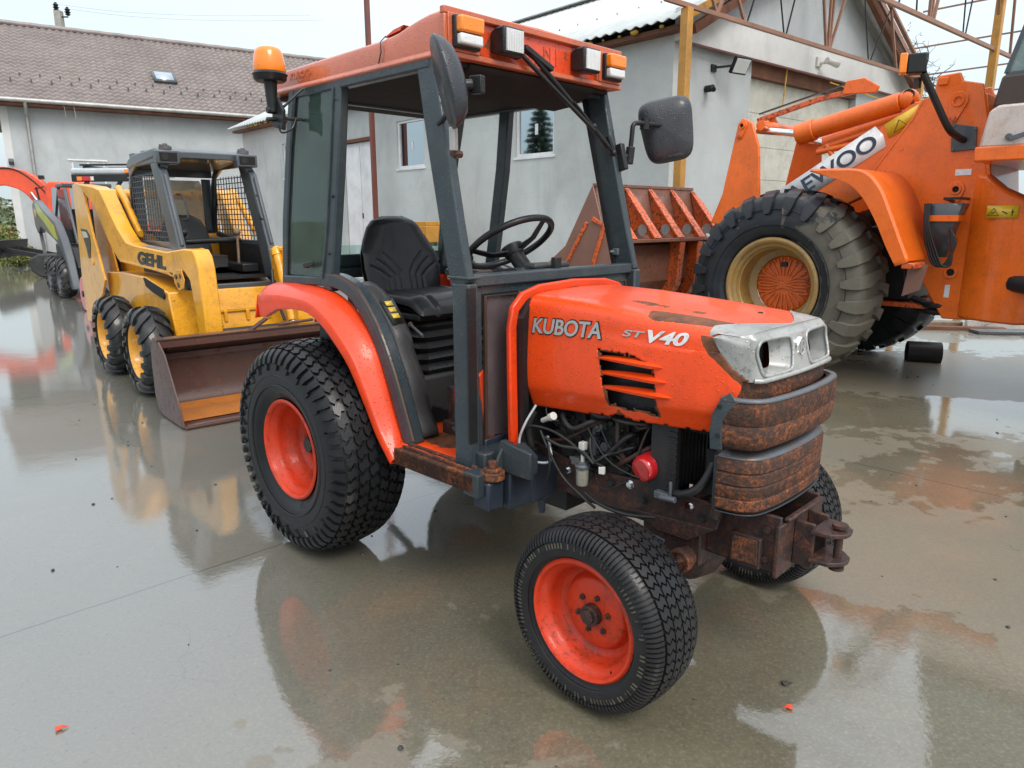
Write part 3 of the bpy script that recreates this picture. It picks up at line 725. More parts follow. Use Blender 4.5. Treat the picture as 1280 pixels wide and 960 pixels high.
def face_x(y, z):
    return 1.990-.20*(z-1.045)-.22*y*y-.030*sm(.236, .276, abs(y))**1.5-.012*sm(1.160, 1.180, z)
def bar_x(x): return interp([(1.82, .302), (1.90, .294), (1.955, .277), (1.965, .272)], x)
WI = .274
for sy in (-1, 1):
    def wing(u, v, sy=sy):
        x = lerp(1.822, 1.958, u)
        zb = interp([(1.82, 1.190), (1.84, 1.158), (1.87, 1.112), (1.90, 1.078), (1.93, 1.054), (1.958, 1.042)], x)
        zt = nose_top(x, bar_x(x)-.010)-.006; zb = min(zb, zt-.002); z = lerp(zb, zt, v); xx = x-(.20*(z-1.045)*sm(.6, 1, u)*.6)
        y = bar_x(x)-.004*math.cos(v*3)-.010*sm(.8, 1.0, v)
        return (xx, sy*y, z)
    bz.grid(wing, 26, 16)
    def brow(u, v, sy=sy):
        x0 = lerp(1.822, 1.955, u); yo = bar_x(x0)-.0135
        yi = interp([(1.82, .262), (1.85, .205), (1.88, .155), (1.91, .100), (1.935, .045), (1.945, .0), (1.96, .0)], x0)
        y = lerp(yo, min(yi, yo-.004), v); x = x0+(face_x(y, 1.178)-1.955)*u
        return (x, sy*y, nose_top(x0, y)-.006*sm(.12, 0, v))
    bz.grid(brow, 30, 18)
# front face with the two lamp openings
def outline(sy, n=44, k=1.0):
    """rounded opening: taller outside, slanting wall towards the centre column"""
    P = [(.246, 1.088), (.250, 1.120), (.243, 1.146), (.222, 1.158), (.17, 1.160), (.10, 1.159), (.060, 1.152), (.050, 1.125), (.058, 1.085), (.070, 1.060), (.100, 1.055), (.17, 1.054), (.225, 1.056), (.241, 1.066)]
    C_ = rnd_path([Vector((a, b, 0)) for a, b in P+[P[0]]], 4)[:-1]
    return [(sy*p.x, p.y) for p in C_]
def in_poly(y, z, P):
    c = False
    for (a, b), (d, e) in zip(P, P[1:]+P[:1]):
        if (b > z) != (e > z) and y < (d-a)*(z-b)/(e-b)+a: c = not c
    return c
OP = {s_: outline(s_) for s_ in (-1, 1)}
def face(u, v):
    y = lerp(-WI, WI, u); zt = nose_top(1.955, y)-.001; z = lerp(1.040, zt, v); return (face_x(y, z), y, z)
bz.grid(face, 150, 44, keep=lambda u, v: not any(in_poly(*(face(u, v)[1:]), OP[s_]) for s_ in OP))
for sy in (-1, 1):
    O = OP[sy]; n = len(O); rings = []
    for t in range(9):
        q = t/8; ring = []
        for (y, z) in O:
            # inner mouth: a small dark hole kept to the outer side
            ay = abs(y); yi = .092+(ay-.050)*(.240-.092)/.20; zi = 1.104+(z-1.106)*.84
            yy = lerp(ay, yi, q**1.15); zz = lerp(z, zi, q)
            ring.append((face_x(y, z)-.056*q, sy*yy, zz))
        rings.append(ring)
    bz.loft(rings, caps=False)
    bz.tube([(face_x(y, z)+.001, y, z) for y, z in O], .0055, 8, closed=True)
# lower lip, raised a little at its ends
bz.tube([(face_x(y, 1.044)+.004, y, 1.044) for y in [lerp(-.262, .262, i/40) for i in range(41)]], .008, 8)
bezel = bz.build('headlamp_surround', 'silver_plastic', TR, smooth=50)
for sy in (-1, 1):
    MB().prism([(sy*.262, 1.05), (sy*.07, 1.05), (sy*.07, 1.16), (sy*.262, 1.16)], 'x', 1.892, 1.896).build('lamp_cavity', 'dark_void', bezel)
    MB().bar((1.90, sy*.215, 1.06), (1.90, sy*.195, 1.15), .010, .006, up=(1, 0, 0)).build('lamp_stay', 'rust_brown', bezel)
    MB().cyl((1.968, sy*.236, 1.052), (1.972, sy*.236, 1.058), .006, 10).build('bolt', 'black_metal', bezel)
ex = face_x(0, 1.118)
em = MB().lathe([(.0, .0), (.004, .018), (.008, .024), (.009, .027), (.005, .031), (-.004, .032)], 32, (ex, 0, 1.118), 'x')
emb = em.build('emblem', 'chrome', bezel)
MB().lathe([(.0085, .0), (.0085, .0225)], 28, (ex, 0, 1.118), 'x').box((ex+.0085, -.014, 1.102), (ex+.011, -.006, 1.134)).box((ex+.0085, .006, 1.102), (ex+.011, .014, 1.134)).box((ex+.0085, -.006, 1.112), (ex+.011, .006, 1.121)).build('emblem_face', 'silver_plastic', emb)
# rusty band under the surround, then the upper bumper, then the lower weight
m = MB(); band(m, lambda o: nose_plan(o, 1.86, hw=.284, xf=1.986), [(1.042, -.012), (1.038, .000), (.990, .004), (.975, -.002)])
m.build('front_panel', 'rust_heavy', TR, smooth=50, solid=.004)
nz = lambda x, s=1: noise.noise(Vector((x*9, s, 0)))
m = MB(); pl = lambda o: nose_plan(o, 1.885, hw=.294, xf=2.012)
band(m, pl, [(.986, -.012), (.988, .010), (.982, .016), (.972, .018), (.918, .021), (.912, .016), (.906, .020), (.862, .016), (.846, .010), (.835, -.004), (.835, -.03)])
ub = m.build('upper_bumper', 'rust_heavy', TR, smooth=50, solid=.004)
m = MB(); band(m, lambda o: nose_plan(o, 1.895, hw=.294, xf=2.012), [(.9905, -.004), (.994, .006), (.992, .016), (.984, .0205)])
m.build('bumper_lip', 'bare_steel', ub, smooth=50, solid=.003)
m = MB(); m.sweep([(1.925, -.306, .996), (1.900, -.312, .972), (1.880, -.314, .93), (1.876, -.314, .88), (1.880, -.312, .828)], [(-.020,-.004),(.020,-.004),(.020,.004),(-.020,.004)], up=(0, 1, 0))
m.build('bumper_strap', 'slate_paint', ub, bevel=.003)
for z in (.965, .875): MB().cyl((1.885, -.316, z), (1.885, -.322, z), .007, 8).build('bolt', 'black_metal', ub)
m = MB(); pl = lambda o: nose_plan(o, 1.870, hw=.272, xf=2.002)
LV = [(.632, -.03), (.628, .0), (.636, .008), (.664, .010), (.670, .005), (.676, .010), (.706, .011), (.712, .005), (.718, .011), (.747, .012), (.753, .006), (.759, .012), (.786, .012), (.797, .008)]
band(m, pl, LV); lw = m.build('lower_weight', 'rust_heavy', TR, smooth=40, solid=.004)
m = MB(); P = pl(.010); n = len(P)
m.add([(p.x, p.y, .799) for p in P]+[(p.x-.05 if p.x > 1.93 else 1.875, p.y*.86, .814) for p in P], [(i, i+1, n+i+1, n+i) for i in range(n-1)])
m.build('weight_top', 'bare_steel', lw, smooth=50, solid=.003)
m = MB().box((1.858, -.280, .635), (1.872, -.250, .800)).box((1.872, -.280, .635), (1.895, -.274, .800))
m.build('weight_bracket', 'slate_rusty', lw, bevel=.002)
m = MB(); band(m, pl, [(.632, -.04), (.620, .002), (.622, .010)])
m.build('weight_underside', 'slate_rusty', lw, smooth=50, solid=.003)
MB().box((1.70, -.20, .83), (1.94, .20, .96)).box((1.80, -.22, .64), (1.94, .22, .79)).build('nose_core', 'dark_void', TR)

# hitch ------------------------------------------------------
m = MB().box((1.78, -.150, .405), (2.03, -.135, .600)).box((1.78, .135, .405), (2.03, .150, .600)).box((2.02, -.165, .40), (2.035, .165, .575))
m.box((1.78, -.15, .405), (2.03, .15, .415)).box((1.88, -.175, .415), (1.98, -.15, .52)).box((2.035, -.06, .42), (2.10, -.045, .57)).box((2.035, .045, .42), (2.10, .06, .57))
m.bar((2.035, -.12, .585), (2.035, .15, .585), .02, .012)
hf = m.build('front_hitch', 'rust_dark', TR, bevel=.004)
for z in (.445, .540): MB().prism([(2.09, -.07), (2.15, -.065), (2.185, -.03), (2.19, 0), (2.185, .03), (2.15, .065), (2.09, .07)], 'z', z, z+.014).build('hitch_plate', 'rust_dark', hf, bevel=.003)
MB().cyl((2.155, 0, .425), (2.155, 0, .565), .013, 12).cyl((2.155, 0, .562), (2.155, 0, .572), .024, 12).cyl((2.155, 0, .42), (2.155, 0, .43), .024, 12).build('hitch_pin', 'rust_dark', hf)
MB().prism([(1.885, .425), (1.975, .430), (1.972, .515), (1.888, .510)], 'y', -.181, -.176).build('cover_plate', 'rust_heavy', hf, bevel=.002)
for (x, z) in ((1.80, .54), (1.86, .56), (1.99, .45), (1.99, .55)):
    MB().cyl((x, -.151, z), (x, -.162, z), .011, 6).build('bolt', 'rust_dark', hf)

# chassis and engine -----------------------------------------
fr = MB()
for sy in (-1, 1):
    fr.prism([(.80, .50), (1.15, .47), (1.45, .475), (1.84, .515), (1.86, .60), (1.60, .615), (1.38, .60), (1.20, .61), (.95, .66), (.80, .66)], 'y', sy*.195-.008, sy*.195+.008)
    fr.prism([(1.52, .50), (1.62, .45), (1.74, .45), (1.84, .52)], 'y', sy*.205-.006, sy*.205+.006)
fr.box((1.70, -.19, .52), (1.76, .19, .60))
chassis = fr.build('chassis', 'rust_dark', TR, bevel=.004)
random.seed(3)
for i, (x, z) in enumerate([(1.21, .565), (1.33, .585), (1.42, .57), (1.50, .585), (1.56, .545), (1.66, .585), (1.74, .57), (1.79, .545)]):
    MB().cyl((x, -.203, z), (x, -.216, z), .011, 6).cyl((x, -.203, z), (x, -.206, z), .017, 12).build('bolt', 'engine_metal' if i % 3 else 'chrome', chassis)
m = MB().box((1.12, -.165, .50), (1.50, .165, .86)).box((1.10, -.12, .42), (1.55, .12, .52)).box((.55, -.14, .36), (1.15, .14, .60)).box((1.16, -.185, .58), (1.46, -.16, .74)).box((1.20, -.19, .74), (1.47, -.15, .80))
for i in range(5): m.cyl((1.18+i*.065, -.165, .765), (1.18+i*.065, -.205, .765), .013, 10)
for i in range(26):
    x = random.uniform(1.13, 1.48); z = random.uniform(.60, .83); r = random.uniform(.008, .022)
    m.cyl((x, -.165, z), (x, -.185-random.random()*.035, z), r, random.choice((6, 12)))
for i in range(8):
    x = random.uniform(1.13, 1.45); z = random.uniform(.62, .80); m.box((x, -.20, z), (x+random.uniform(.02, .06), -.165, z+random.uniform(.015, .05)))
eng = m.build('engine', 'engine_metal', TR, bevel=.004)
m = MB().box((1.33, -.215, .63), (1.345, -.175, .82)).cyl((1.36, -.18, .775), (1.36, -.225, .775), .021, 16).cyl((1.36, -.225, .775), (1.36, -.235, .775), .011, 6).cyl((1.385, -.18, .70), (1.385, -.215, .70), .018, 14)
m.build('injection_pump', 'bare_steel', eng, bevel=.003)
# transmission / rear axle
m = MB().box((-.20, -.16, .34), (.60, .16, .66)).cyl((0, -.42, RW), (0, .42, RW), .075, 20).cyl((0, -.36, RW), (0, -.22, RW), .13, 20).cyl((0, .22, RW), (0, .36, RW), .13, 20)
m.build('transmission', 'engine_metal', TR, bevel=.01)
# oil filter
m = MB().lathe([(-.10, .038), (-.10, .046), (-.02, .047), (-.010, .045), (-.002, .040), (0, .028), (-.002, 0)], 28, (0, 0, 0), 'z')
m.xf(Matrix.Translation((1.578, -.262, .672)) @ Matrix.Rotation(R(-10), 4, 'Z') @ Matrix.Rotation(R(102), 4, 'X'))
of = m.build('oil_filter', 'red_enamel', eng)
# sediment bowl
m = MB().lathe([(0, .0), (0, .020), (.004, .022), (.062, .024), (.066, .021)], 20, (1.345, -.285, .565), 'z')
sb = m.build('fuel_filter', 'bowl_plastic', eng)
MB().lathe([(.064, .027), (.074, .028), (.080, .022), (.088, .022), (.090, 0)], 20, (1.345, -.285, .565), 'z').box((1.305, -.30, .64), (1.335, -.27, .665)).cyl((1.31, -.285, .655), (1.29, -.285, .655), .007, 8).build('filter_cap', 'bare_steel', sb)
MB().box((1.335, -.298, .700), (1.358, -.272, .728)).cyl((1.346, -.285, .652), (1.346, -.285, .70), .008, 8).build('connector', 'white_plastic', eng, bevel=.002)
MB().cbox((1.43, -.28, .64), (.022, .016, .026), .4).build('connector', 'white_plastic', eng, bevel=.002)
# radiator
m = MB().box((1.60, -.215, .60), (1.66, .215, .85)).box((1.60, -.235, .585), (1.70, -.215, .86))
for i in range(18): m.box((1.664, -.21+i*.024, .61), (1.672, -.204+i*.024, .84))
for i in range(12): m.box((1.668+.0, -.2405, .60+i*.02), (1.70, -.234, .606+i*.02))
rad = m.build('radiator', 'engine_metal', TR)
MB().box((1.635, -.262, .590), (1.69, -.236, .615)).cyl((1.695, -.255, .60), (1.695, -.255, .66), .006, 8).cyl((1.66, -.262, .60), (1.72, -.262, .604), .011, 8).build('radiator_tap', 'bare_steel', rad, bevel=.002)
# hoses and wires
def hose(name, pts, r, mat, par=TR, n=8): return MB().tube(rnd_path(pts, 5), r, n).build(name, mat, par, smooth=60)
hose('radiator_hose', [(1.69, -.235, .615), (1.745, -.25, .63), (1.79, -.245, .66), (1.815, -.22, .72), (1.82, -.18, .80)], .014, 'engine_metal')
hose('radiator_hose', [(1.845, -.20, .82), (1.848, -.21, .74), (1.852, -.215, .64), (1.84, -.22, .57)], .021, 'rust_dark')
hose('cable', [(1.135, -.305, .83), (1.115, -.345, .76), (1.10, -.36, .69), (1.13, -.36, .635), (1.18, -.345, .625), (1.225, -.32, .64), (1.19, -.30, .72)], .0050, 'galvanised')
hose('cable', [(1.105, -.33, .735), (1.14, -.33, .755), (1.22, -.31, .748), (1.30, -.295, .715), (1.36, -.29, .68), (1.43, -.28, .655)], .0055, 'black_metal')
hose('cable', [(1.18, -.33, .745), (1.22, -.33, .68), (1.28, -.32, .59), (1.36, -.31, .535), (1.42, -.30, .50)], .0050, 'black_metal')
hose('cable', [(1.19, -.32, .72), (1.26, -.31, .70), (1.34, -.295, .70), (1.40, -.29, .66)], .006, 'engine_metal')
hose('cable', [(1.37, -.30, .545), (1.45, -.31, .525), (1.55, -.30, .515), (1.66, -.28, .53)], .0065, 'black_metal')
hose('cable', [(1.22, -.33, .70), (1.235, -.34, .62), (1.22, -.34, .56)], .0045, 'black_metal')
hose('hose', [(1.12, -.30, .80), (1.10, -.31, .74), (1.11, -.30, .66)], .013, 'engine_metal')
random.seed(17)
for k_ in range(15):
    x0_ = random.uniform(1.12, 1.50); z0_ = random.uniform(.60, .84); x1_ = min(1.57, x0_+random.uniform(.05, .28)); z1_ = random.uniform(.56, .84); yy = -.20-random.uniform(.0, .07)
    hose('hose' if k_ % 3 else 'cable', [(x0_, -.17, z0_), (x0_+.01, yy, z0_+random.uniform(-.03, .02)), ((x0_+x1_)/2, yy-.02, (z0_+z1_)/2-random.uniform(0, .05)), (x1_, yy, z1_), (x1_+.01, -.17, z1_)], random.choice((.0035, .005, .007, .010)), random.choice(('black_metal', 'engine_metal', 'rust_dark', 'black_plastic')), TR, 7)
for k_ in range(14):
    x0_ = random.uniform(1.12, 1.52); z0_ = random.uniform(.58, .83)
    MB().cyl((x0_, -.185, z0_), (x0_, -.205-random.random()*.02, z0_), random.uniform(.006, .011), 6).cyl((x0_, -.184, z0_), (x0_, -.192, z0_), .016, 12).build('bolt', random.choice(('engine_metal', 'bare_steel', 'rust_dark')), eng)
MB().cyl((1.165, -.30, .775), (1.215, -.315, .800), .010, 10).cyl((1.215, -.315, .800), (1.235, -.32, .81), .015, 10).build('plug', 'white_plastic', eng)
# front axle
m = MB().cyl((WB, -.40, .315), (WB, .40, .315), .050, 16).lathe([(-.12, .05), (-.09, .09), (0, .105), (.09, .09), (.12, .05)], 24, (WB, .02, .315))
m.box((WB-.07, -.48, .235), (WB+.06, -.37, .40)).box((WB-.07, .37, .235), (WB+.06, .48, .40)).cyl((WB, -.43, .18), (WB, -.43, .47), .045, 16).cyl((WB, .43, .18), (WB, .43, .47), .045, 16)
m.box((WB-.10, -.19, .36), (WB+.13, .19, .50)).cyl((WB+.09, -.10, .415), (WB+.09, .10, .415), .055, 16)
ax_ = m.build('front_axle', 'rust_dark', TR, bevel=.006)
MB().cyl((WB+.085, -.25, .385), (WB+.085, .25, .385), .036, 20).cyl((WB+.085, -.25, .385), (WB+.085, -.22, .385), .042, 20).build('steering_cylinder', 'rust_heavy', ax_, bevel=.003)
MB().cyl((WB+.085, -.36, .385), (WB+.085, -.24, .385), .014, 16).build('cylinder_rod', 'chrome', ax_)
MB().cyl((WB+.085, -.38, .385), (WB+.03, -.43, .37), .016, 12).build('tie_rod', 'rust_dark', ax_)
MB().prism([(1.50, .425), (1.70, .40), (1.73, .49), (1.66, .50), (1.52, .49)], 'y', -.335, -.325).build('mudguard_stay', 'navy_box', TR, bevel=.003)

# floor, steps ------------------------------------------------
FZ = .60
m = MB().grid(lambda u, v: (lerp(.45, 1.04, u), lerp(-.52, .52, v), FZ), 20, 20, wear=lambda u, v, p: .22+.45*sm(.16, .08, math.hypot((p[0]-.68)*.8, p[1]+.36)))
m.build('floor_plate', 'orange_paint', TR, solid=.012)
MB().box((.60, .525, .535), (1.06, .575, .598)).build('door_sill', 'rust_heavy', TR, bevel=.003)
m = MB().box((.60, -.575, .535), (1.075, -.525, .598)).box((.60, -.575, .535), (1.075, -.570, .606)).box((.62, -.545, .598), (1.03, -.535, .612)).box((.62, -.52, .600), (1.03, -.505, .616))
m.build('door_sill', 'rust_heavy', TR, bevel=.003)
m = MB().box((1.02, -.575, .52), (1.10, -.50, .61)).prism([(1.02, .60), (1.25, .60), (1.25, .70), (1.10, .72)], 'y', -.46, -.44)
m.build('sill_corner', 'slate_rusty', TR, bevel=.005)
# lower cab body between front pillar and cowl
m = MB().box((.93, -.50, .535), (1.06, -.335, .665)).box((.93, .335, .535), (1.06, .50, .665)).box((.95, -.34, .56), (1.05, .34, .62))
m.prism([(1.06, .575), (1.20, .59), (1.20, .66), (1.13, .70), (1.06, .66)], 'y', -.44, -.36)
m.build('cab_base', 'slate_rusty', TR, bevel=.008)
# stub arm and box under the step
m = MB().box((1.03, -.455, .455), (1.145, -.20, .600)).box((1.135, -.345, .450), (1.152, -.195, .606))
bx = m.build('loader_bracket', 'navy_box', TR, bevel=.008)
MB().box((1.04, -.545, .465), (1.125, -.462, .580)).build('bracket_end', 'navy_box', bx, bevel=.012)
MB().cyl((1.10, -.50, .582), (1.10, -.50, .612), .046, 20).cyl((1.10, -.50, .612), (1.10, -.50, .624), .033, 20).cyl((1.10, -.50, .624), (1.10, -.50, .65), .019, 6).build('bracket_cap', 'rust_heavy', bx, bevel=.003)
MB().prism([(1.13, .455), (1.165, .455), (1.16, .40), (1.14, .395)], 'y', -.29, -.28).build('bracket_tab', 'navy_box', bx)
MB().prism([(-.50, .60), (-.38, .60), (-.40, .70), (-.44, .72), (-.48, .66)], 'x', 1.10, 1.112).build('gusset', 'slate_rusty', bx, bevel=.003)

# fenders ----------------------------------------------------
def fender(sy):
    inner = [(-.47, 1.175), (-.44, 1.198), (-.30, 1.210), (-.16, 1.212), (.06, 1.200), (.21, 1.155), (.31, 1.09), (.41, .985), (.475, .84), (.535, .69), (.60, .555)]
    outer = [(-.385, 1.155), (-.34, 1.168), (-.24, 1.173), (-.16, 1.174), (.06, 1.162), (.20, 1.112), (.29, 1.045), (.385, .94), (.455, .80), (.52, .66), (.60, .555)]
    lip = [(-.385, 1.058), (-.33, 1.056), (-.25, 1.086), (-.16, 1.108), (.045, 1.114), (.175, 1.070), (.258, 1.008), (.350, .91), (.425, .775), (.500, .63), (.580, .53)]
    ci = rnd_path([Vector((a, 0, b)) for a, b in inner], 5); co = rnd_path([Vector((a, 0, b)) for a, b in outer], 5); cl = rnd_path([Vector((a, 0, b)) for a, b in lip], 5)
    rings = []
    for i, (a, b, c) in enumerate(zip(ci, co, cl)):
        t = i/(len(ci)-1); yo = lerp(.622, .580, sm(.5, 1, t)); yi = .495
        rings.append([(a.x, sy*yi, a.z), (lerp(a.x, b.x, .5), sy*lerp(yi, yo, .55), lerp(a.z, b.z, .5)+.008), (b.x, sy*(yo-.018), b.z+.004), (lerp(b.x, c.x, .12), sy*(yo-.004), lerp(b.z, c.z, .12)), (lerp(b.x, c.x, .4), sy*yo, lerp(b.z, c.z, .4)), (c.x, sy*yo, c.z), (c.x, sy*(yo-.02), c.z-.002)])
    m = MB().loft(rings, caps=False, closed_ring=False)
    # rear closing flange
    m.add([(-.468, sy*.495, 1.172), (-.389, sy*.62, 1.152), (-.389, sy*.64, 1.045), (-.468, sy*.495, 1.047)], [(0, 1, 2, 3)])
    m.w = [.12]*len(m.v)
    f = m.build('fender', 'orange_plain', TR, smooth=34, solid=.005, bevel=.006)
    # dark inner guard following the arch
    P = [(-.06, 1.168), (.05, 1.158), (.20, 1.11), (.31, 1.03), (.40, .91), (.47, .76), (.53, .62), (.555, .54)]
    m = MB().prism([(a, b) for a, b in P]+[(.10, .54), (0, .62), (-.06, .80)], 'y', sy*.475, sy*.490)
    m.build('wheel_guard', 'black_metal', f)
    return f
fender(-1); fender(1)
def jamb(sy):
    c = rnd_path([(.02, 0, 1.245), (.14, 0, 1.238), (.25, 0, 1.20), (.35, 0, 1.115), (.43, 0, 1.01), (.50, 0, .88), (.56, 0, .74), (.615, 0, .60)], 5)
    m = MB(); m.sweep([(p.x, sy*.480, p.z) for p in c], [(-.035, -.030), (.035, -.030), (.035, .030), (-.035, .030)], up=(1, 0, 1))
    j = m.build('door_jamb', 'slate_paint', TR, bevel=.008)
    MB().tube([(p.x+.024, sy*.505, p.z+.022) for p in c], .010, 8).build('door_seal', 'cab_brown', j)
    return j
jamb(-1); jamb(1)
# grey inner cover over the near wheel arch, with its yellow sticker
def cover(sy):
    P = rnd_path([(.20, 0, 1.225), (.32, 0, 1.155), (.41, 0, 1.06), (.475, 0, .95), (.53, 0, .82), (.575, 0, .70), (.61, 0, .61)], 4)
    rings = []
    for i, p in enumerate(P):
        t = i/(len(P)-1); w = .07*math.sin(i*.9)*.12
        rings.append([(p.x-.01, sy*.455, p.z-.01), (p.x+.008+w*.3, sy*.435, p.z+.010), (p.x+.014+w, sy*.395, p.z+.014), (p.x+.002+w, sy*.352, p.z+.0), (p.x-.05, sy*.340, p.z-.06), (p.x-.14, sy*.338, p.z-.16)])
    return MB().loft(rings, False, False).build('wheel_arch_cover', 'grey_cover', TR, smooth=60, solid=.006)
cv = cover(-1); cover(1)
m = MB(); a = Vector((.330, -.400, 1.158)); b = Vector((.422, -.400, 1.060)); o = Vector((.017, 0, .017))
def quad_sheet(p, q, wy, off):
    return [p+off+Vector((0, -wy, 0)), q+off+Vector((0, -wy, 0)), q+off+Vector((0, wy, 0)), p+off+Vector((0, wy, 0))]
m.add(quad_sheet(a, b, .034, Vector((.013, 0, .016))), [(0, 1, 2, 3)])
st = m.build('warning_label', 'decal_black', cv, solid=.002)
for i in range(3):
    p = a.lerp(b, .12+i*.25); q = a.lerp(b, .30+i*.25); MB().add(quad_sheet(p, q, .018, Vector((.015, 0, .0185))), [(0, 1, 2, 3)]).build('label_patch', 'sticker_yellow', st, solid=.001)
# console and linkage in the footwell
m = MB().box((.56, -.25, .62), (.60, -.20, .80)).box((.58, -.30, .60), (.66, -.24, .66)); m.cyl((.62, -.27, .62), (.60, -.22, .84), .012, 8)
m.build('pedal_linkage', 'rust_dark', TR, bevel=.004)
MB().box((.61, -.256, .70), (.614, -.225, .80)).build('red_label', 'red_plastic', TR)
MB().cyl((.78, -.36, .66), (.74, -.32, .73), .012, 8).cbox((.78, -.36, .665), (.07, .07, .012), 0, .4).cbox((.84, -.25, .70), (.05, .09, .012), 0, .5).cyl((.88, -.25, .62), (.84, -.25, .70), .009, 8).build('pedal', 'black_metal', TR, bevel=.003)
MB().box((.86, -.26, .61), (1.03, .26, 1.20)).box((.70, -.10, .60), (.90, .10, .95)).build('firewall', 'grey_cover', TR, bevel=.02)
MB().bar((.92, -.36, .61), (.97, -.44, .95), .02, .05).bar((.88, -.33, .61), (.80, -.36, .86), .012, .04).build('footwell_stay', 'orange_worn', TR, bevel=.002)

# cab frame --------------------------------------------------
cf = MB(); up = (0, 1, 0)
ZT = 2.065
fp = {}
for sy in (-1, 1):
    # front pillar: upright below the crossbar, raked above
    cf.sweep([(.965, sy*.500, .575), (.965, sy*.500, 1.285)], [(-.045,-.024),(.045,-.024),(.045,.024),(-.045,.024)], up=(0, 1, 0))
    cf.sweep([(.955, sy*.500, 1.275), (.895, sy*.493, 1.50), (.835, sy*.486, 1.75), (.765, sy*.480, ZT)], [(-.050,-.020),(.050,-.020),(.050,.020),(-.050,.020)], up=(0, 1, 0), scale=[.95, 1.0, 1.02, .95])
    # middle (door) pillar
    cf.sweep([(.060, sy*.492, 1.20), (.110, sy*.490, 1.45), (.165, sy*.487, 1.75), (.205, sy*.480, ZT)], [(-.034,-.022),(.034,-.022),(.034,.022),(-.034,.022)], up=(0, 1, 0))
    # rear pillar
    cf.sweep([(-.335, sy*.480, 1.20), (-.290, sy*.480, 1.50), (-.215, sy*.480, 1.82), (-.150, sy*.480, ZT)], [(-.024,-.024),(.024,-.024),(.024,.024),(-.024,.024)], up=(0, 1, 0))
    # header and waist rails
    cf.bar((-.15, sy*.480, ZT-.02), (.80, sy*.480, ZT-.02), .045, .045)
    cf.bar((-.335, sy*.485, 1.225), (.06, sy*.488, 1.235), .045, .04)
cf.bar((-.335, -.48, 1.235), (-.335, .48, 1.235), .04, .05); cf.bar((-.15, -.48, ZT-.02), (-.15, .48, ZT-.02), .04, .04)
cf.bar((.77, -.48, ZT-.02), (.77, .48, ZT-.02), .05, .045); cf.bar((-.325, -.46, 1.30), (-.325, .46, 1.30), .02, .06)
# windscreen crossbar with the drop panels beside the hood
cf.bar((.962, -.52, 1.290), (.962, .53, 1.290), .055, .045)
cf.box((.950, -.43, 1.235), (.972, .43, 1.275))
for sy in (-1, 1):
    cf.box((.952, sy*.445-.022, .60), (.972, sy*.445+.022, 1.27)); cf.box((.952, sy*.215-.016, .60), (.972, sy*.215+.016, 1.25)) if sy < 0 else cf.box((.952, .335, 1.10), (.972, .350, 1.25))
    cf.box((.952, sy*.40-.08 if sy < 0 else .33, .62), (.972, sy*.40+.18 if sy < 0 else .46, .672)) if sy < 0 else None
cf.prism([(-.215, 1.25), (-.20, 1.20), (-.17, 1.235), (-.10, 1.255)], 'x', .955, .970)
cab = cf.build('cab_frame', 'slate_paint', TR, bevel=.007)
MB().box((.978, -.430, .590), (.990, -.235, .690)).build('lower_screen_corner', 'navy_box', cab, bevel=.01)
MB().prism([(-.405, .69), (-.245, .69), (-.245, 1.225), (-.405, 1.225)], 'x', .958, .964).build('lower_screen', 'rose_glass', cab)
MB().bars([(.974, -.412, .684), (.974, -.412, 1.232), (.974, -.240, 1.232), (.974, -.240, .684)], .014, .010, up=(1, 0, 0), closed=True).build('screen_gasket', 'cab_brown', cab)
MB().prism([(.36, 1.12), (.45, 1.12), (.45, 1.235), (.36, 1.235)], 'x', .958, .964).build('lower_screen', 'rose_glass', cab)
MB().bars([(.974, .355, 1.10), (.974, .355, 1.238), (.974, .455, 1.238), (.974, .455, 1.10)], .014, .010, up=(1, 0, 0)).build('screen_gasket', 'cab_brown', cab)
# raised seam plate on the near front pillar
m = MB(); m.sweep([(1.010, -.512, .70), (1.010, -.512, 1.27)], [(-.004,-.02),(.004,-.02),(.004,.02),(-.004,.02)], up=(0, 1, 0)); m.build('pillar_flange', 'black_plastic', cab)
MB().box((.900, -.530, 1.300), (1.02, -.470, 1.309)).build('pillar_collar', 'slate_paint', cab, bevel=.003)
# inner door seal strips
for sy in (-1, 1):
    MB().sweep([(.905, sy*.478, 1.27), (.845, sy*.472, 1.50), (.785, sy*.466, 1.75), (.715, sy*.458, 2.04)], [(-.008,-.012),(.008,-.012),(.008,.012),(-.008,.012)], up=(0, 1, 0)).build('door_seal', 'black_plastic', cab)
    # rear quarter glass
    if sy > 0: continue
    P = [(-.300, 1.25), (.020, 1.255), (.075, 1.45), (.130, 1.75), (.170, 2.03), (-.118, 2.03), (-.185, 1.82), (-.258, 1.50)]
    MB().prism(P, 'y', sy*.492-.002, sy*.492+.002).build('side_glass', 'green_glass', cab)
    MB().bars([(a, sy*.496, b) for a, b in [(-.305, 1.243), (.026, 1.246), (.082, 1.45), (.138, 1.75), (.178, 2.036), (-.122, 2.036), (-.190, 1.82), (-.264, 1.50)]], .010, .012, up=(0, 1, 0), closed=True).build('window_gasket', 'black_plastic', cab)
    # pillar ridge and latch
    MB().sweep([(.035, sy*.517, 1.25), (.088, sy*.515, 1.45), (.145, sy*.512, 1.75), (.186, sy*.505, 2.03)], [(-.006,-.005),(.006,-.005),(.006,.005),(-.006,.005)], up=(0, 1, 0)).build('pillar_ridge', 'slate_paint', cab, bevel=.002)
    for z, x in ((1.36, .100), (1.98, .205), (1.60, .150)): MB().cyl((x, sy*.512, z), (x, sy*.520, z), .006, 8).build('screw', 'black_metal', cab)
m = MB().box((-.345, -.46, 1.25), (-.335, .46, 1.29)); m.build('rear_apron', 'slate_paint', cab)
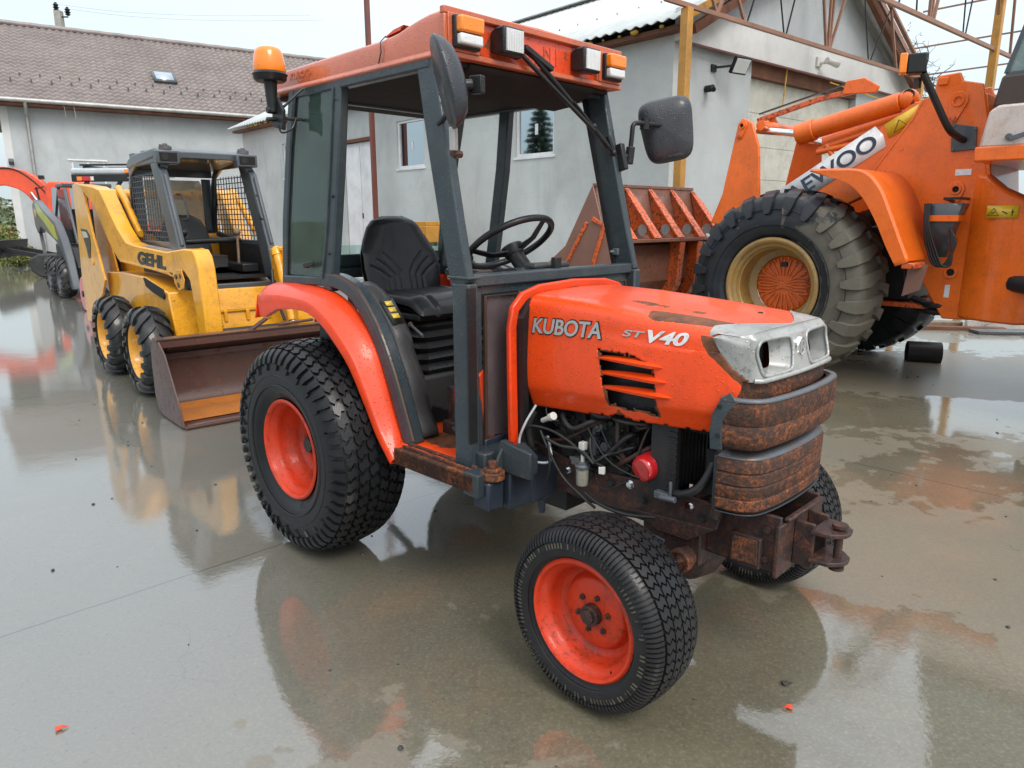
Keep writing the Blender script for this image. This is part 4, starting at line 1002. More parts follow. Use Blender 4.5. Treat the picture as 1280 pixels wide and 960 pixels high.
MB().prism([(-.45, 1.262), (.45, 1.262), (.45, 1.375), (-.45, 1.375)], 'x', -.330, -.326).build('rear_glass', 'green_glass', cab)
MB().cyl((-.10, -.50, 1.30), (-.10, -.52, 1.30), .012, 10).bar((-.105, -.525, 1.30), (-.02, -.525, 1.315), .012, .022).build('window_latch', 'black_plastic', cab, bevel=.004)
m = MB().bar((.40, -.25, 1.30), (.40, .25, 1.30), .02, .02)
# dash and steering
m = MB().prism([(.60, 1.10), (.92, 1.12), (.95, 1.275), (.86, 1.315), (.74, 1.305), (.66, 1.24)], 'y', -.16, .20)
dash = m.build('dashboard', 'black_plastic', TR, bevel=.02)
MB().box((.83, -.06, 1.305), (.90, .16, 1.33)).build('instrument_pod', 'grey_cover', dash, bevel=.01)
MB().box((.93, .0, 1.31), (.955, .04, 1.355)).build('dash_switch', 'black_plastic', dash, bevel=.004)
scn = Vector((.675, .02, 1.405)); tilt = Matrix.Translation(scn) @ Matrix.Rotation(R(-33), 4, 'Y')
ring = [tilt @ Vector((.195*math.cos(2*PI*i/48), .195*math.sin(2*PI*i/48), 0)) for i in range(48)]
sw = MB().tube(ring, .0145, 12, closed=True).build('steering_wheel', 'black_plastic', TR, smooth=60)
for i, q in enumerate((R(15), R(135), R(255))):
    p0 = tilt @ Vector((.03*math.cos(q), .03*math.sin(q), -.045)); p1 = tilt @ Vector((.11*math.cos(q), .11*math.sin(q), -.04)); p2 = tilt @ Vector((.192*math.cos(q), .192*math.sin(q), 0))
    nrm = (tilt.to_3x3() @ Vector((0, 0, 1)))
    MB().sweep([p0, p1, p2], [(-.022,-.006),(.022,-.006),(.022,.006),(-.022,.006)], up=nrm, scale=[1.1, .8, .7]).build('spoke', 'black_plastic', sw, bevel=.004)
MB().lathe([(-.06, .04), (-.03, .052), (-.020, .050), (-.016, 0)], 24, (0, 0, 0), 'z').xf(tilt).build('hub', 'black_plastic', sw)
MB().cyl(tilt @ Vector((0, 0, -.05)), tilt @ Vector((.06, 0, -.32)), .035, 16).build('steering_column', 'black_plastic', TR)

# seat -------------------------------------------------------
def grooves(y, z):
    """depth of the pressed seams on the backrest face"""
    d = 0
    for (k, w) in ((.035, .0), (.075, .0), (.115, .0)):
        yy = abs(y)
        P = [(k*.9, -.165), (k*.9, -.045-k*.3), (k+.035, .015-k*.5), (k+.085, .070-k*.75)]
        best = 9
        for (a, b), (c, e) in zip(P, P[1:]):
            t = max(0, min(1, ((yy-a)*(c-a)+(z-b)*(e-b))/((c-a)**2+(e-b)**2))); best = min(best, math.hypot(yy-a-t*(c-a), z-b-t*(e-b)))
        d = max(d, math.exp(-(best/.0055)**2))
    return d
def seatback(u, v, front):
    z = lerp(-.205, .235, v); hw = interp([(-.205, .185), (-.12, .225), (-.03, .232), (.05, .225), (.12, .195), (.18, .160), (.215, .125), (.235, .06)], z)
    a = lerp(-1, 1, u); y = hw*math.sin(a*PI/2); e = max(0, 1-abs(math.sin(a*PI/2))**3.2)**.45*sm(-.005, .05, .238-z)**.5*sm(-.23, -.17, z)**.5
    wingf = .030*abs(a)**2.2*sm(.18, 0, z)
    if front: x = .045*e+wingf-.0055*grooves(y, z)*sm(1.02, .8, abs(a))-.02*z
    else: x = -.050*e+.010-.02*z
    q = R(12); return (-.115+x*math.cos(q)-z*math.sin(q)+0, .015+y, 1.290+z*math.cos(q)+x*math.sin(q))
sbk = MB().grid(lambda u, v: seatback(u, v, True), 90, 80); sbk.grid(lambda u, v: seatback(u, v, False), 40, 30)
seat = MB()
def cush(u, v, top):
    a = lerp(-1, 1, u); b = lerp(-1, 1, v); xx = .225*math.copysign(abs(b)**.8, b); yy = .235*math.copysign(abs(a)**.8, a)
    e = (max(0, 1-abs(a)**4)*max(0, 1-abs(b)**4))**.4
    z = (.058*e+.022*abs(a)**3*sm(-.2, .2, -xx+.1)-.012*math.exp(-((abs(yy)-.14)/.01)**2) if top else -.035*e)
    return (.135+xx, .015+yy, 1.110+z-.03*sm(.12, .23, xx)+.02*sm(0, -.2, xx)*0)
seat.grid(lambda u, v: cush(u, v, True), 50, 40).grid(lambda u, v: cush(u, v, False), 20, 20)
stt = seat.build('seat', 'seat_vinyl', TR, smooth=70)
sbk.build('backrest', 'seat_vinyl', stt, smooth=70)
MB().box((-.10, -.215, 1.05), (.33, .245, 1.085)).build('seat_pan', 'black_metal', stt, bevel=.012)
m = MB(); rr = []
for i in range(11):
    z = .80+.25*i/10; k_ = .155+(.022 if i % 2 else 0)+.02*(1-i/10); h_ = k_+.03
    rr.append([(.12+k_*c*1.15, .015+h_*s_, z) for c, s_ in ((-1, -.85), (-.85, -1), (.85, -1), (1, -.85), (1, .85), (.85, 1), (-.85, 1), (-1, .85))])
m.loft(rr); m.build('seat_bellows', 'black_plastic', stt, smooth=25)
MB().box((-.10, -.22, .62), (.34, .25, .80)).build('seat_base', 'grey_cover', stt, bevel=.02)
MB().cyl((.30, -.24, 1.040), (.40, -.25, 1.0), .007, 8).cyl((.295, -.24, 1.042), (.30, -.24, 1.04), .013, 10).build('adjust_lever', 'bare_steel', stt)
MB().box((-.14, -.285, 1.08), (-.06, -.245, 1.20)).build('belt_buckle_holder', 'black_plastic', stt, bevel=.01)
MB().cyl((.13, -.28, 1.05), (.10, -.29, 1.16), .018, 12).sphere((.10, -.29, 1.17), .023).build('control_lever', 'black_plastic', TR)
MB().box((.10, .26, 1.02), (.34, .32, 1.16)).cyl((.14, .29, 1.1), (.11, .29, 1.30), .012, 8).sphere((.11, .29, 1.31), .026).sphere((.2, .27, 1.2), .03).build('side_console', 'black_plastic', TR, bevel=.01)
MB().box((-.30, -.33, .60), (.02, .33, 1.04)).build('rear_bulkhead', 'black_metal', TR, bevel=.03)
MB().box((-.10, .30, 1.20), (.16, .42, 1.25)).sphere((.0, .36, 1.26), .05, sx=1.6).build('folded_jacket', 'cab_brown', TR, bevel=.015)

# roof -------------------------------------------------------
def roof_z(x): return interp([(-.36, 2.150), (-.2, 2.158), (.50, 2.168), (.60, 2.176), (.70, 2.198), (.78, 2.210), (.87, 2.212)], x)
rings = []
NX = 34
for i in range(NX+1):
    x = lerp(-.36, .86, i/NX); zt = roof_z(x); h = .502
    prof = [(-h+.03, 2.052), (-h-.004, 2.052), (-h-.006, 2.066), (-h+.006, 2.072), (-h+.008, zt-.035), (-h+.016, zt-.012), (-h+.045, zt), (0, zt+.012), (h-.045, zt), (h-.016, zt-.012), (h-.008, zt-.035), (h-.006, 2.072), (h+.006, 2.066), (h+.004, 2.052), (h-.03, 2.052)]
    rings.append([(x, a, b) for a, b in prof])
m = MB().loft(rings, caps=True, closed_ring=True)
roof = m.build('roof', 'orange_roof', TR, bevel=.006, smooth=30)
MB().box((-.34, -.46, 2.035), (.84, .46, 2.0505)).build('headliner', 'headliner', roof)
m = MB().prism([(.60, 2.05), (.86, 2.05), (.85, 2.03), (.74, 1.985), (.62, 1.975)], 'y', -.36, .36); m.build('visor', 'headliner', roof, bevel=.01)
# front fascia: frame round a recess holding the lamps
m = MB().box((.86, -.502, 2.185), (.884, .502, 2.210)).box((.86, -.502, 2.052), (.884, .502, 2.072)).box((.86, -.502, 2.072), (.884, -.335, 2.185)).box((.86, .335, 2.072), (.884, .502, 2.185))
m.build('fascia', 'orange_roof', roof, bevel=.004)
m = MB().box((.8605, -.335, 2.072), (.864, .335, 2.185))
for i in range(3): m.box((.864, .02+i*.035, 2.10), (.868, .026+i*.035, 2.16))
m.build('fascia_recess', 'orange_worn', roof)
for sy in (-1, 1):
    MB().box((.884, sy*.415-.074, 2.070), (.890, sy*.415+.074, 2.190)).build('indicator_plate', 'orange_roof', roof, bevel=.004)
    m = MB().cbox((.900, sy*.415, 2.130), (.022, .118, .104)); ind = m.build('indicator', 'black_metal', roof, bevel=.006)
    MB().cbox((.917, sy*.415, 2.152), (.040, .108, .052)).build('amber_lens', 'amber_plastic', ind, bevel=.008, seg=3)
    MB().cbox((.915, sy*.415, 2.105), (.036, .104, .036)).build('clear_lens', 'lens_clear', ind, bevel=.008, seg=3)
    for a in (-.055, .055): MB().cyl((.890, sy*.415+a, 2.092), (.893, sy*.415+a, 2.092), .004, 8).build('screw', 'black_metal', ind)
    y0 = sy*.225
    m = MB().loft([[(.865, y0-.045, 2.095), (.865, y0+.045, 2.095), (.865, y0+.045, 2.165), (.865, y0-.045, 2.165)], [(.90, y0-.052, 2.083), (.90, y0+.052, 2.083), (.90, y0+.052, 2.175), (.90, y0-.052, 2.175)], [(.945, y0-.053, 2.082), (.945, y0+.053, 2.082), (.945, y0+.053, 2.176), (.945, y0-.053, 2.176)]])
    wl = m.build('work_lamp', 'black_plastic', roof, bevel=.008)
    m = MB().box((.940, y0-.043, 2.092), (.951, y0+.043, 2.166))
    for i in range(10): m.box((.951, y0-.041+i*.0087, 2.094), (.9525, y0-.038+i*.0087, 2.164))
    m.build('lamp_lens', 'lens_clear', wl, bevel=.003)
    MB().tube(rnd_path([(.90, y0+.055, 2.11), (.885, y0+.09, 2.10), (.875, y0+.085, 2.15), (.868, y0+.05, 2.16)], 4), .004, 6).build('lamp_cable', 'black_plastic', wl)
text_mb('KUBOTA', -.17, .02, 2.100, 2.128, -.4955, .1, .0012, .02).build('faded_lettering', 'decal_faded', roof, smooth=0)
MB().bars([(.505, -.5045, 2.075), (.520, -.502, 2.115), (.515, -.500, 2.150), (.53, -.485, 2.170)], .004, .003).build('roof_crack', 'black_metal', roof)
MB().prism([(.50, 2.172), (.60, 2.182), (.62, 2.196), (.56, 2.190)], 'y', -.47, -.40).build('loose_edge', 'orange_worn', roof)
# wiper arm and gas strut hanging from the fascia
m = MB().cyl((.905, -.175, 2.112), (.885, -.150, 2.100), .020, 12).bar((.905, -.165, 2.110), (.915, .285, 1.865), .016, .012).bar((.90, -.13, 2.13), (.905, .02, 2.07), .030, .02)
wp = m.build('wiper', 'black_metal', TR, bevel=.003)
MB().cyl((.905, -.10, 2.115), (.880, .425, 1.815), .010, 10).cyl((.905, .16, 1.967), (.878, .465, 1.793), .006, 10).sphere((.878, .47, 1.79), .014).sphere((.898, .30, 1.885), .014).build('gas_strut', 'black_metal', wp)
MB().bar((.86, .45, 1.86), (.875, .49, 1.77), .02, .012).build('strut_bracket', 'black_metal', wp)
# beacon -----------------------------------------------------
bx_, by_ = -.150, -.60
m = MB().cyl((bx_, by_, 1.955), (bx_, by_, 2.10), .020, 12, .030).prism([(bx_-.03, 1.90), (bx_+.06, 1.88), (bx_+.07, 1.96), (bx_+.02, 2.02), (bx_-.02, 2.02)], 'y', by_+.01, by_+.025).bar((bx_+.04, by_+.02, 1.93), (bx_+.06, -.50, 1.93), .035, .012).cyl((bx_, by_-.025, 1.965), (bx_, by_+.03, 1.965), .016, 8).cyl((bx_, by_+.02, 1.93), (bx_, by_-.03, 1.925), .010, 8)
bc = m.build('beacon', 'black_metal', TR, bevel=.003)
MB().lathe([(0, 0), (0, .060), (.008, .068), (.022, .070), (.028, .074), (.034, .070), (.038, .062)], 32, (bx_, by_, 2.080), 'z').build('beacon_base', 'black_plastic', bc)
MB().lathe([(.0, .066), (.006, .068), (.040, .065), (.074, .059), (.090, .052), (.098, .040), (.102, .020), (.103, 0)], 36, (bx_, by_, 2.117), 'z').build('beacon_dome', 'amber_plastic', bc, smooth=60)
MB().tube(rnd_path([(bx_+.04, by_, 1.90), (bx_+.05, by_+.01, 1.87), (bx_+.08, by_+.04, 1.885), (bx_+.07, by_+.07, 1.93)], 5), .004, 6).build('beacon_cable', 'black_plastic', bc)
MB().bar((.0, -.53, 2.045), (-.115, -.57, 1.975), .012, .006).build('beacon_stay', 'bare_steel', bc)
# mirrors ----------------------------------------------------
def pad(c, w, h, t, rot, e=3.2, n=28, taper=0.0):
    """rounded mirror housing: superellipse outline, domed back"""
    m = MB(); rings = []
    for (k, d) in ((0.0, -t), (.45, -t*.93), (.75, -t*.7), (.92, -t*.35), (1.0, 0), (1.0, .006), (.93, .010), (0.0, .010)):
        ring = []
        for i in range(n*2):
            q = 2*PI*i/(n*2); co, si = math.cos(q), math.sin(q)
            a = w/2*math.copysign(abs(co)**(2/e), co)*k; b = h/2*math.copysign(abs(si)**(2/e), si)*k
            ring.append(rot @ Vector((d, a*(1+taper*b/h*2), b))+Vector(c))
        rings.append(ring)
    m.loft(rings, caps=False); return m
# housing seen almost edge-on: lean about the sight line, dome to the camera's right
_v = Vector((-.70, .71, 0)); MROT = Matrix.Rotation(R(14), 3, -_v) @ Matrix.Rotation(R(45+180+16), 3, 'Z')
m = pad((1.02, -.620, 1.935), .17, .29, .062, MROT, 2.3, taper=-.10)
mr = m.build('mirror', 'mirror_shell', TR, smooth=60)
MB().cyl((1.045, -.585, 1.925), (1.07, -.545, 1.930), .018, 10).cbox((1.075, -.530, 1.930), (.045, .03, .055), .3).cyl((1.06, -.54, 1.93), (.84, -.50, 1.83), .010, 8).build('mirror_arm', 'black_plastic', mr, bevel=.004)
MB().cbox((1.005, -.575, 1.765), (.020, .035, .075), .5).build('mirror_clamp', 'zinc_gutter', mr, bevel=.003)
MB().cyl((.995, -.56, 1.745), (.99, -.55, 1.705), .008, 8).cyl((.99, -.57, 1.72), (.99, -.53, 1.72), .012, 8).build('clamp_bolt', 'rust_dark', mr)
m = pad((.940, .795, 1.905), .235, .285, .04, Matrix.Rotation(R(11), 3, -_v) @ Matrix.Rotation(R(128), 3, 'Z'), 4.5, taper=.10)
mr = m.build('mirror', 'mirror_shell', TR, smooth=60)
MB().tube(rnd_path([(.885, .51, 1.765), (.90, .555, 1.79), (.905, .565, 1.86), (.905, .575, 1.915), (.91, .62, 1.925), (.925, .70, 1.925), (.935, .78, 1.925)], 4), .011, 10).cyl((.91, .655, 1.90), (.91, .655, 1.95), .022, 12).build('mirror_arm', 'black_plastic', mr)
MB().cbox((.885, .505, 1.770), (.06, .03, .115), 0, -.25).cyl((.90, .555, 1.745), (.905, .56, 1.82), .020, 12).build('mirror_bracket', 'black_metal', mr, bevel=.004)
# things seen through the cab, behind the seat
MB().box((-.37, .30, 1.02), (-.30, .50, 1.20)).build('rear_lamp', 'orange_plain', TR, bevel=.01)
# rear lift arms
MB().bar((-.20, -.25, .55), (-.62, -.25, .38), .03, .05).bar((-.20, .25, .55), (-.62, .25, .38), .03, .05).build('lift_arms', 'black_metal', TR, bevel=.004)
MB().cyl((.885, .455, 1.36), (.92, .50, 1.36), .008, 8).cbox((.905, .475, 1.36), (.03, .02, .03)).build('door_catch', 'bare_steel', cab, bevel=.003)
# ------------------------------------------------------------------ yellow skid steer
SK = thing('skid_steer_loader', 'yellow skid steer with barred dark cab and rusty bucket resting on wet concrete', 'loader', (-3.934, 7.073, 0), R(-48.853))
SR_, SW_, SRIM = .387, .250, .236
def skid_wheel(parent, loc, rz, rimmat='skid_rim', tyremat='tyre_skid', sgn=1):
    hub = MB().cyl((0, .03, 0), (0, -.01, 0), .07, 20); nuts(hub, 8, .10, .012, .012, .016)
    wh = hub.build('wheel', 'engine_metal', parent, bevel=.002); wh.location = loc; wh.rotation_euler = (0, 0, rz)
    pf = Prof(carcass(SR_-.022, SW_, SRIM, .020, .045, 1.0)); t = tyre_mesh(pf, 64); chevron_tread(t, pf, SR_, SW_, .022, 17, sgn)
    t.build('tyre', tyremat, wh, smooth=32)
    MB().lathe([(-.106, SRIM+.003), (-.112, SRIM-.006), (-.104, SRIM-.018), (-.08, SRIM-.026), (-.04, SRIM-.035), (.0, SRIM-.05), (.015, .15), (.012, .0)], 56).lathe([(.02, SRIM-.05), (.09, SRIM-.02), (.11, SRIM)], 40).build('rim', rimmat, wh, smooth=50)
    return wh
for x in (0, 1.162):
    skid_wheel(SK, (x, 0, SR_), 0); skid_wheel(SK, (x, 1.55, SR_), PI, sgn=-1)
# chassis tub
m = MB().prism([(-.85, .22), (1.20, .20), (1.36, .32), (1.38, .52), (1.26, .885), (.60, .98), (-.20, .98), (-.85, .95)], 'y', .17, 1.38)
body = m.build('body', 'skid_yellow', SK, bevel=.012)
MB().prism([(.60, .975), (1.15, .905), (1.20, .86), (1.18, .82), (.85, .86), (.66, .90)], 'y', .155, .172).build('side_opening', 'dark_void', body)
m = MB().bar((1.34, .46, .70), (1.34, 1.12, .70), .02, .03)
for y in (.60, .80, 1.0): m.box((1.33, y, .60), (1.37, y+.03, .70))
m.build('step_plate', 'skid_yellow', body, bevel=.004)
# engine cover behind the cab
MB().prism([(-1.10, .45), (-.70, .45), (-.20, .95), (-.20, 1.35), (-.75, 1.38), (-1.08, 1.20)], 'y', .36, 1.20).build('engine_cover', 'skid_yellow', SK, bevel=.02)
MB().box((-1.12, .30, .45), (-1.06, 1.25, 1.15)).build('rear_door', 'black_metal', SK, bevel=.01)
# rear towers and lift arms
def arm(sy, y0, y1, txt):
    tw = MB().prism([(-1.58, 1.875), (-1.40, 1.890), (-1.12, 1.86), (-.90, 1.35), (-.68, 1.02), (-.60, .88), (-.78, .72), (-1.15, .58), (-1.30, .36), (-1.70, .34), (-1.72, .8), (-1.62, 1.4)], 'y', y0-.012, y0+.012)
    t_ = tw.build('tower', 'skid_yellow', SK, bevel=.006)
    MB().prism([(-1.50, 1.82), (-1.15, 1.82), (-.92, 1.32), (-.72, .95), (-1.2, .7), (-1.55, .8)], 'y', y1-.008, y1+.012).build('tower_plate', 'skid_yellow', t_, bevel=.006)
    if sy < 0:
        MB().prism([(-1.42, 1.40), (-1.13, 1.39), (-1.02, 1.33), (-1.02, 1.25), (-1.12, 1.09), (-1.20, 1.08), (-1.25, 1.2)], 'y', y0-.017, y0-.013).build('decal', 'decal_black', t_)
        MB().prism([(-1.36, 1.375), (-1.16, 1.365), (-1.08, 1.31), (-1.30, 1.30)], 'y', y0-.020, y0-.018).build('decal', 'lens_clear', t_)
        m = MB(); m.cyl((-1.02, y0-.012, 1.05), (-1.02, y0-.022, 1.05), .035, 16); m.build('pin', 'skid_yellow', t_, bevel=.003)
    # arm: from the tower top down beside the cab, level, then the knee; it leans inboard towards the front
    up_ = [(-1.10, 1.87), (-.62, 1.83), (-.42, 1.79), (-.05, 1.43), (.15, 1.29), (.38, 1.262), (1.12, 1.225), (1.50, 1.262), (1.66, 1.258), (1.72, 1.20), (1.75, 1.10), (1.79, .70), (1.79, .50), (1.64, .48), (1.62, .70), (1.56, 1.0), (1.46, 1.07), (1.32, 1.03), (1.20, 1.005), (1.10, 1.02), (.70, 1.05), (.28, 1.07), (-.12, 1.11), (-.35, 1.30), (-.62, 1.62)]
    sk = lambda x: -sy*.085*(x+.3)
    am = MB().prism(up_, 'y', y0+.012, y1); am.v = [(a_, b_+sk(a_), c_) for a_, b_, c_ in am.v]
    a = am.build('lift_arm', 'skid_yellow', SK, bevel=.012)
    ys = y0+.012 if sy < 0 else y1
    o = -1 if sy < 0 else 1
    MB().prism([(1.50, 1.075), (1.74, 1.085), (1.80, 1.0), (1.76, .93), (1.62, .90), (1.52, .96)], 'y', ys-.006 if sy < 0 else ys, ys if sy < 0 else ys+.006).xf(Matrix.Translation((-.30, sk(1.35), 0))).build('pivot_plate', 'skid_yellow', a, bevel=.004)
    for (x, z) in ((1.30, 1.02), (1.40, 1.03), (1.34, .95)): MB().cyl((x, ys+sk(x), z), (x, ys+sk(x)+o*.014, z), .022, 12).build('bolt', 'dark_red_steel', a)
    MB().bar((-.05, ys+o*.004+sk(-.05), 1.105), (1.10, ys+o*.004+sk(1.10), 1.045), .010, .018).build('arm_seam', 'skid_yellow', a, bevel=.002)
    # lift cylinder lying along the back of the arm
    MB().tube(rnd_path([(-.62, (y0+y1)/2+.15, 1.82), (-.40, (y0+y1)/2+.15, 1.68), (-.12, (y0+y1)/2+.17, 1.40), (-.02, (y0+y1)/2+.17, 1.36)], 4), .035, 12).build('arm_rail', 'skid_yellow', a)
    if txt:
        text_mb('GEHL', .42, 1.08, 1.095, 1.215, ys-.001, .25, .004, .05, rise=-.030, curvey=lambda x, z: ys-.001+sk(x)).build('lettering', 'decal_black', a, smooth=0)
        MB().prism([(1.12, 1.06), (1.22, 1.045), (1.22, 1.03), (1.14, 1.04)], 'y', ys-.004+sk(1.2), ys-.001+sk(1.2)).build('decal', 'cab_brown', a)
        MB().grid(lambda u, v: (lerp(.45, 1.08, u), lerp(y0+.03, y1-.02, v)+sk(lerp(.45, 1.08, u)), interp([(.38, 1.264), (1.12, 1.227)], lerp(.45, 1.08, u))+.002), 14, 2, keep=lambda u, v: int(u*14) % 2 == 0).build('faded_decal', 'sticker_white', a)
    return a
a1 = arm(-1, .10, .255, True); a2 = arm(1, 1.43, 1.28, False)
MB().cyl((-1.35, .10, 1.78), (-1.35, 1.43, 1.78), .05, 16).build('cross_tube', 'skid_yellow', SK)
MB().cyl((1.72, .32, .56), (1.72, 1.24, .56), .035, 16).build('quick_coupler', 'black_metal', SK, bevel=.006)
for y in (.44, 1.11):
    MB().cyl((1.42, y, 1.20), (1.66, y, .60), .042, 18).cyl((1.41, y, 1.21), (1.425, y, 1.175), .052, 18).sphere((1.41, y, 1.215), .047).build('tilt_cylinder', 'skid_yellow', SK, bevel=.004)
    MB().cyl((1.66, y, .60), (1.74, y, .40), .022, 12).build('cylinder_rod', 'chrome', SK)
    MB().tube(rnd_path([(1.44, y-.07, 1.05), (1.50, y-.09, .90), (1.56, y-.08, .74), (1.62, y-.06, .60)], 5), .014, 8).build('hose', 'black_plastic', SK)
    MB().bar((1.40, y, 1.235), (1.60, y-(.10 if y < .8 else -.10), 1.235), .06, .04).build('knee_bracket', 'skid_yellow', SK, bevel=.01)
# cab
def xf_(z): return interp([(.88, 1.19), (1.25, 1.10), (2.0, .78), (2.1, .72)], z)
cb = MB()
for y, s in ((.37, -1), (1.18, 1)):
    cb.prism([(.74, 2.00), (.56, 2.00), (.92, 1.25), (1.02, .96), (1.22, .88), (1.14, 1.25), (.84, 1.92)], 'y', y-.035, y+.035)
    cb.prism([(-.42, 1.28), (-.35, 1.28), (-.30, 1.85), (-.22, 1.98), (-.05, 2.06), (.70, 2.06), (.70, 2.0), (.0, 2.0), (-.20, 1.92)], 'y', y-.02, y+.02)
    cb.prism([(-.40, 1.24), (.95, 1.18), (1.02, 1.30), (-.38, 1.30)], 'y', y-.018, y+.018)
cb.box((-.42, .37, 1.15), (-.38, 1.18, 1.38)).box((-.34, .37, 1.93), (-.28, 1.18, 2.0))
for y in (.39, .55, 1.0, 1.16): pass
cb.prism([(.37, 1.28), (.50, 1.28), (.50, 1.92), (.37, 1.92)], 'x', -.36, -.34); cb.prism([(1.08, 1.28), (1.18, 1.28), (1.18, 1.92), (1.08, 1.92)], 'x', -.36, -.34)
cb.bar((1.215, .37, .90), (1.215, 1.18, .90), .06, .06)
c_ = cb.build('cab', 'cab_grey', SK, bevel=.012)
MB().prism([(-.30, 2.02), (-.22, 2.07), (-.02, 2.115), (.70, 2.13), (.78, 2.10), (.78, 2.055), (-.25, 1.99)], 'y', .34, 1.21).build('cab_roof', 'cab_grey', c_, bevel=.015)
m = MB().prism([(.36, 2.10), (1.19, 2.10), (1.19, 1.86), (1.09, 2.015), (.99, 2.045), (.56, 2.045), (.46, 2.015), (.36, 1.86)], 'x', .74, .79)
m.build('front_header', 'cab_grey', c_, bevel=.006)
for y in (.42, 1.13):
    m = MB().box((.76, y-.11, 1.985), (.87, y+.09, 2.10)); lb = m.build('lamp_box', 'cab_grey', c_, bevel=.01)
    MB().box((.868, y-.085, 2.005), (.874, y+.065, 2.08)).build('lamp_recess', 'dark_void', lb)
    MB().cyl((.872, y-.04, 2.043), (.878, y-.04, 2.043), .03, 16).build('lamp_lens', 'black_metal', lb)
    MB().cyl((.70, y+.02, 2.115), (.70, y+.02, 2.145), .055, 14).cyl((.70, y+.02, 2.14), (.70, y+.02, 2.17), .022, 8).cyl((.68, y+.06, 2.15), (.72, y-.03, 2.15), .012, 8).build('roof_clamp', 'bare_steel', c_)
    m = MB(); m.sweep([(.86, y+(-.05 if y < .8 else .055), 1.90), (1.14, y+(-.05 if y < .8 else .055), 1.27)], [(-.016,-.016),(.016,-.016),(.016,.016),(-.016,.016)], up=(0, 1, 0)); m.build('grab_channel', 'cab_grey', c_, bevel=.01)
for (x, y) in ((-.15, .42), (.25, .42), (-.15, 1.12)):
    MB().box((x-.05, y-.06, 2.09), (x+.05, y+.04, 2.135)).build('roof_vent', 'cab_grey', c_, bevel=.006)
for y in (.36, 1.19):
    m = MB(); yy = y
    zb, zt = 1.30, 1.93
    for i in range(16):
        x = -.30+i*.078; zt_ = min(zt, 1.92-max(0, (x-.50)/.50*.70)) if x > .50 else zt-max(0, (-.12-x)*.6)
        if zt_ > zb+.04: m.cyl((x, yy, zb), (x, yy, zt_), .0048, 5)
    for j in range(12):
        z = 1.34+j*.052; xe = interp([(1.30, .93), (1.92, .60)], z); m.cyl((-.36, yy+.004, z), (xe, yy+.004, z), .0048, 5)
    m.build('side_screen', 'cab_grey', c_)
    MB().tube(rnd_path([(.98, y+(.05 if y < .8 else -.05), 1.72), (1.03, y+(.09 if y < .8 else -.09), 1.70), (1.12, y+(.09 if y < .8 else -.09), 1.52), (1.08, y+(.05 if y < .8 else -.05), 1.50)], 4), .010, 8).build('grab_handle', 'black_metal', c_)
MB().prism([(.505, 1.42), (.52, 1.39), (1.06, 1.39), (1.075, 1.42), (1.075, 1.87), (1.055, 1.90), (.52, 1.90), (.505, 1.87)], 'x', -.345, -.340).build('rear_window', 'dusty_glass', c_)
MB().box((-.36, .38, .96), (1.15, 1.17, .98)).build('cab_floor', 'black_metal', c_)
MB().box((-.33, .39, .98), (-.30, 1.16, 1.38)).build('rear_wall', 'black_metal', c_)
for y in (.385, 1.165): MB().prism([(-.33, .98), (1.12, .98), (.98, 1.26), (-.33, 1.26)], 'y', y-.008, y+.008).build('cab_side', 'black_metal', c_)
s = MB().grid(lambda u, v: (-.02+.05*(1-(2*u-1)**2)-.10*v, .775+.235*math.sin((u-.5)*PI)*interp([(0, 1), (.6, .95), (.85, .75), (1, .25)], v), 1.12+.42*v), 16, 14)
s.box((.0, .57, 1.04), (.50, .98, 1.14))
s.build('seat', 'grey_cover', c_, bevel=.03, solid=.03)
MB().tube(rnd_path([(.02, .47, 1.35), (.45, .45, 1.30), (.62, .50, 1.29), (.64, .80, 1.30), (.62, 1.05, 1.30), (.45, 1.10, 1.30), (.05, 1.08, 1.35)], 4), .028, 10).build('safety_bar', 'black_plastic', c_)
for y in (.52, 1.02):
    MB().cyl((.70, y, 1.0), (.72, y, 1.36), .013, 8).sphere((.72, y, 1.38), .035).build('control_lever', 'black_metal' if y < .8 else 'weathered_wood', c_)
MB().box((.2, .98, 1.0), (.9, 1.14, 1.08)).build('side_console', 'black_plastic', c_, bevel=.01)
# bucket
bk = MB()
Yb0, Yb1 = -.17, 1.72
prof = [(2.02, .60), (1.93, .53), (1.90, .40), (1.90, .16), (1.96, .055), (2.06, .03), (2.36, .020), (2.52, .018)]
pp = rnd_path([Vector((a, 0, b)) for a, b in prof], 3)
bk.grid(lambda u, v: (lambda i: (pp[i].x, lerp(Yb0, Yb1, v), pp[i].z))(min(len(pp)-1, round(u*(len(pp)-1)))), len(pp)-1, 12)
bucket = bk.build('bucket', 'dark_red_steel', SK, solid=.014)
MB().grid(lambda u, v: (lambda x: (x, lerp(Yb0+.02, Yb1-.02, v), interp([(1.96, .075), (2.06, .046), (2.36, .036), (2.44, .034)], x)))(lerp(1.97, 2.42, u)), 10, 10).build('bucket_floor', 'orange_rust_floor', bucket)
for y in (Yb0, Yb1):
    MB().prism([(2.02, .615), (1.91, .55), (1.885, .40), (1.885, .15), (1.95, .04), (2.06, .012), (2.52, .008), (2.47, .12), (2.40, .23), (2.22, .50), (2.10, .58)], 'y', y-.008, y+.008).build('bucket_side', 'dark_red_steel', bucket, bevel=.003)
    MB().bars([(2.525, y, .012), (2.475, y, .12), (2.405, y, .235), (2.225, y, .505), (2.10, y, .59)], .026, .014, up=(0, 1, 0)).build('side_edge', 'dark_red_steel', bucket, bevel=.003)
MB().box((2.42, Yb0, .006), (2.56, Yb1, .022)).build('cutting_edge', 'dark_red_steel', bucket, bevel=.002)
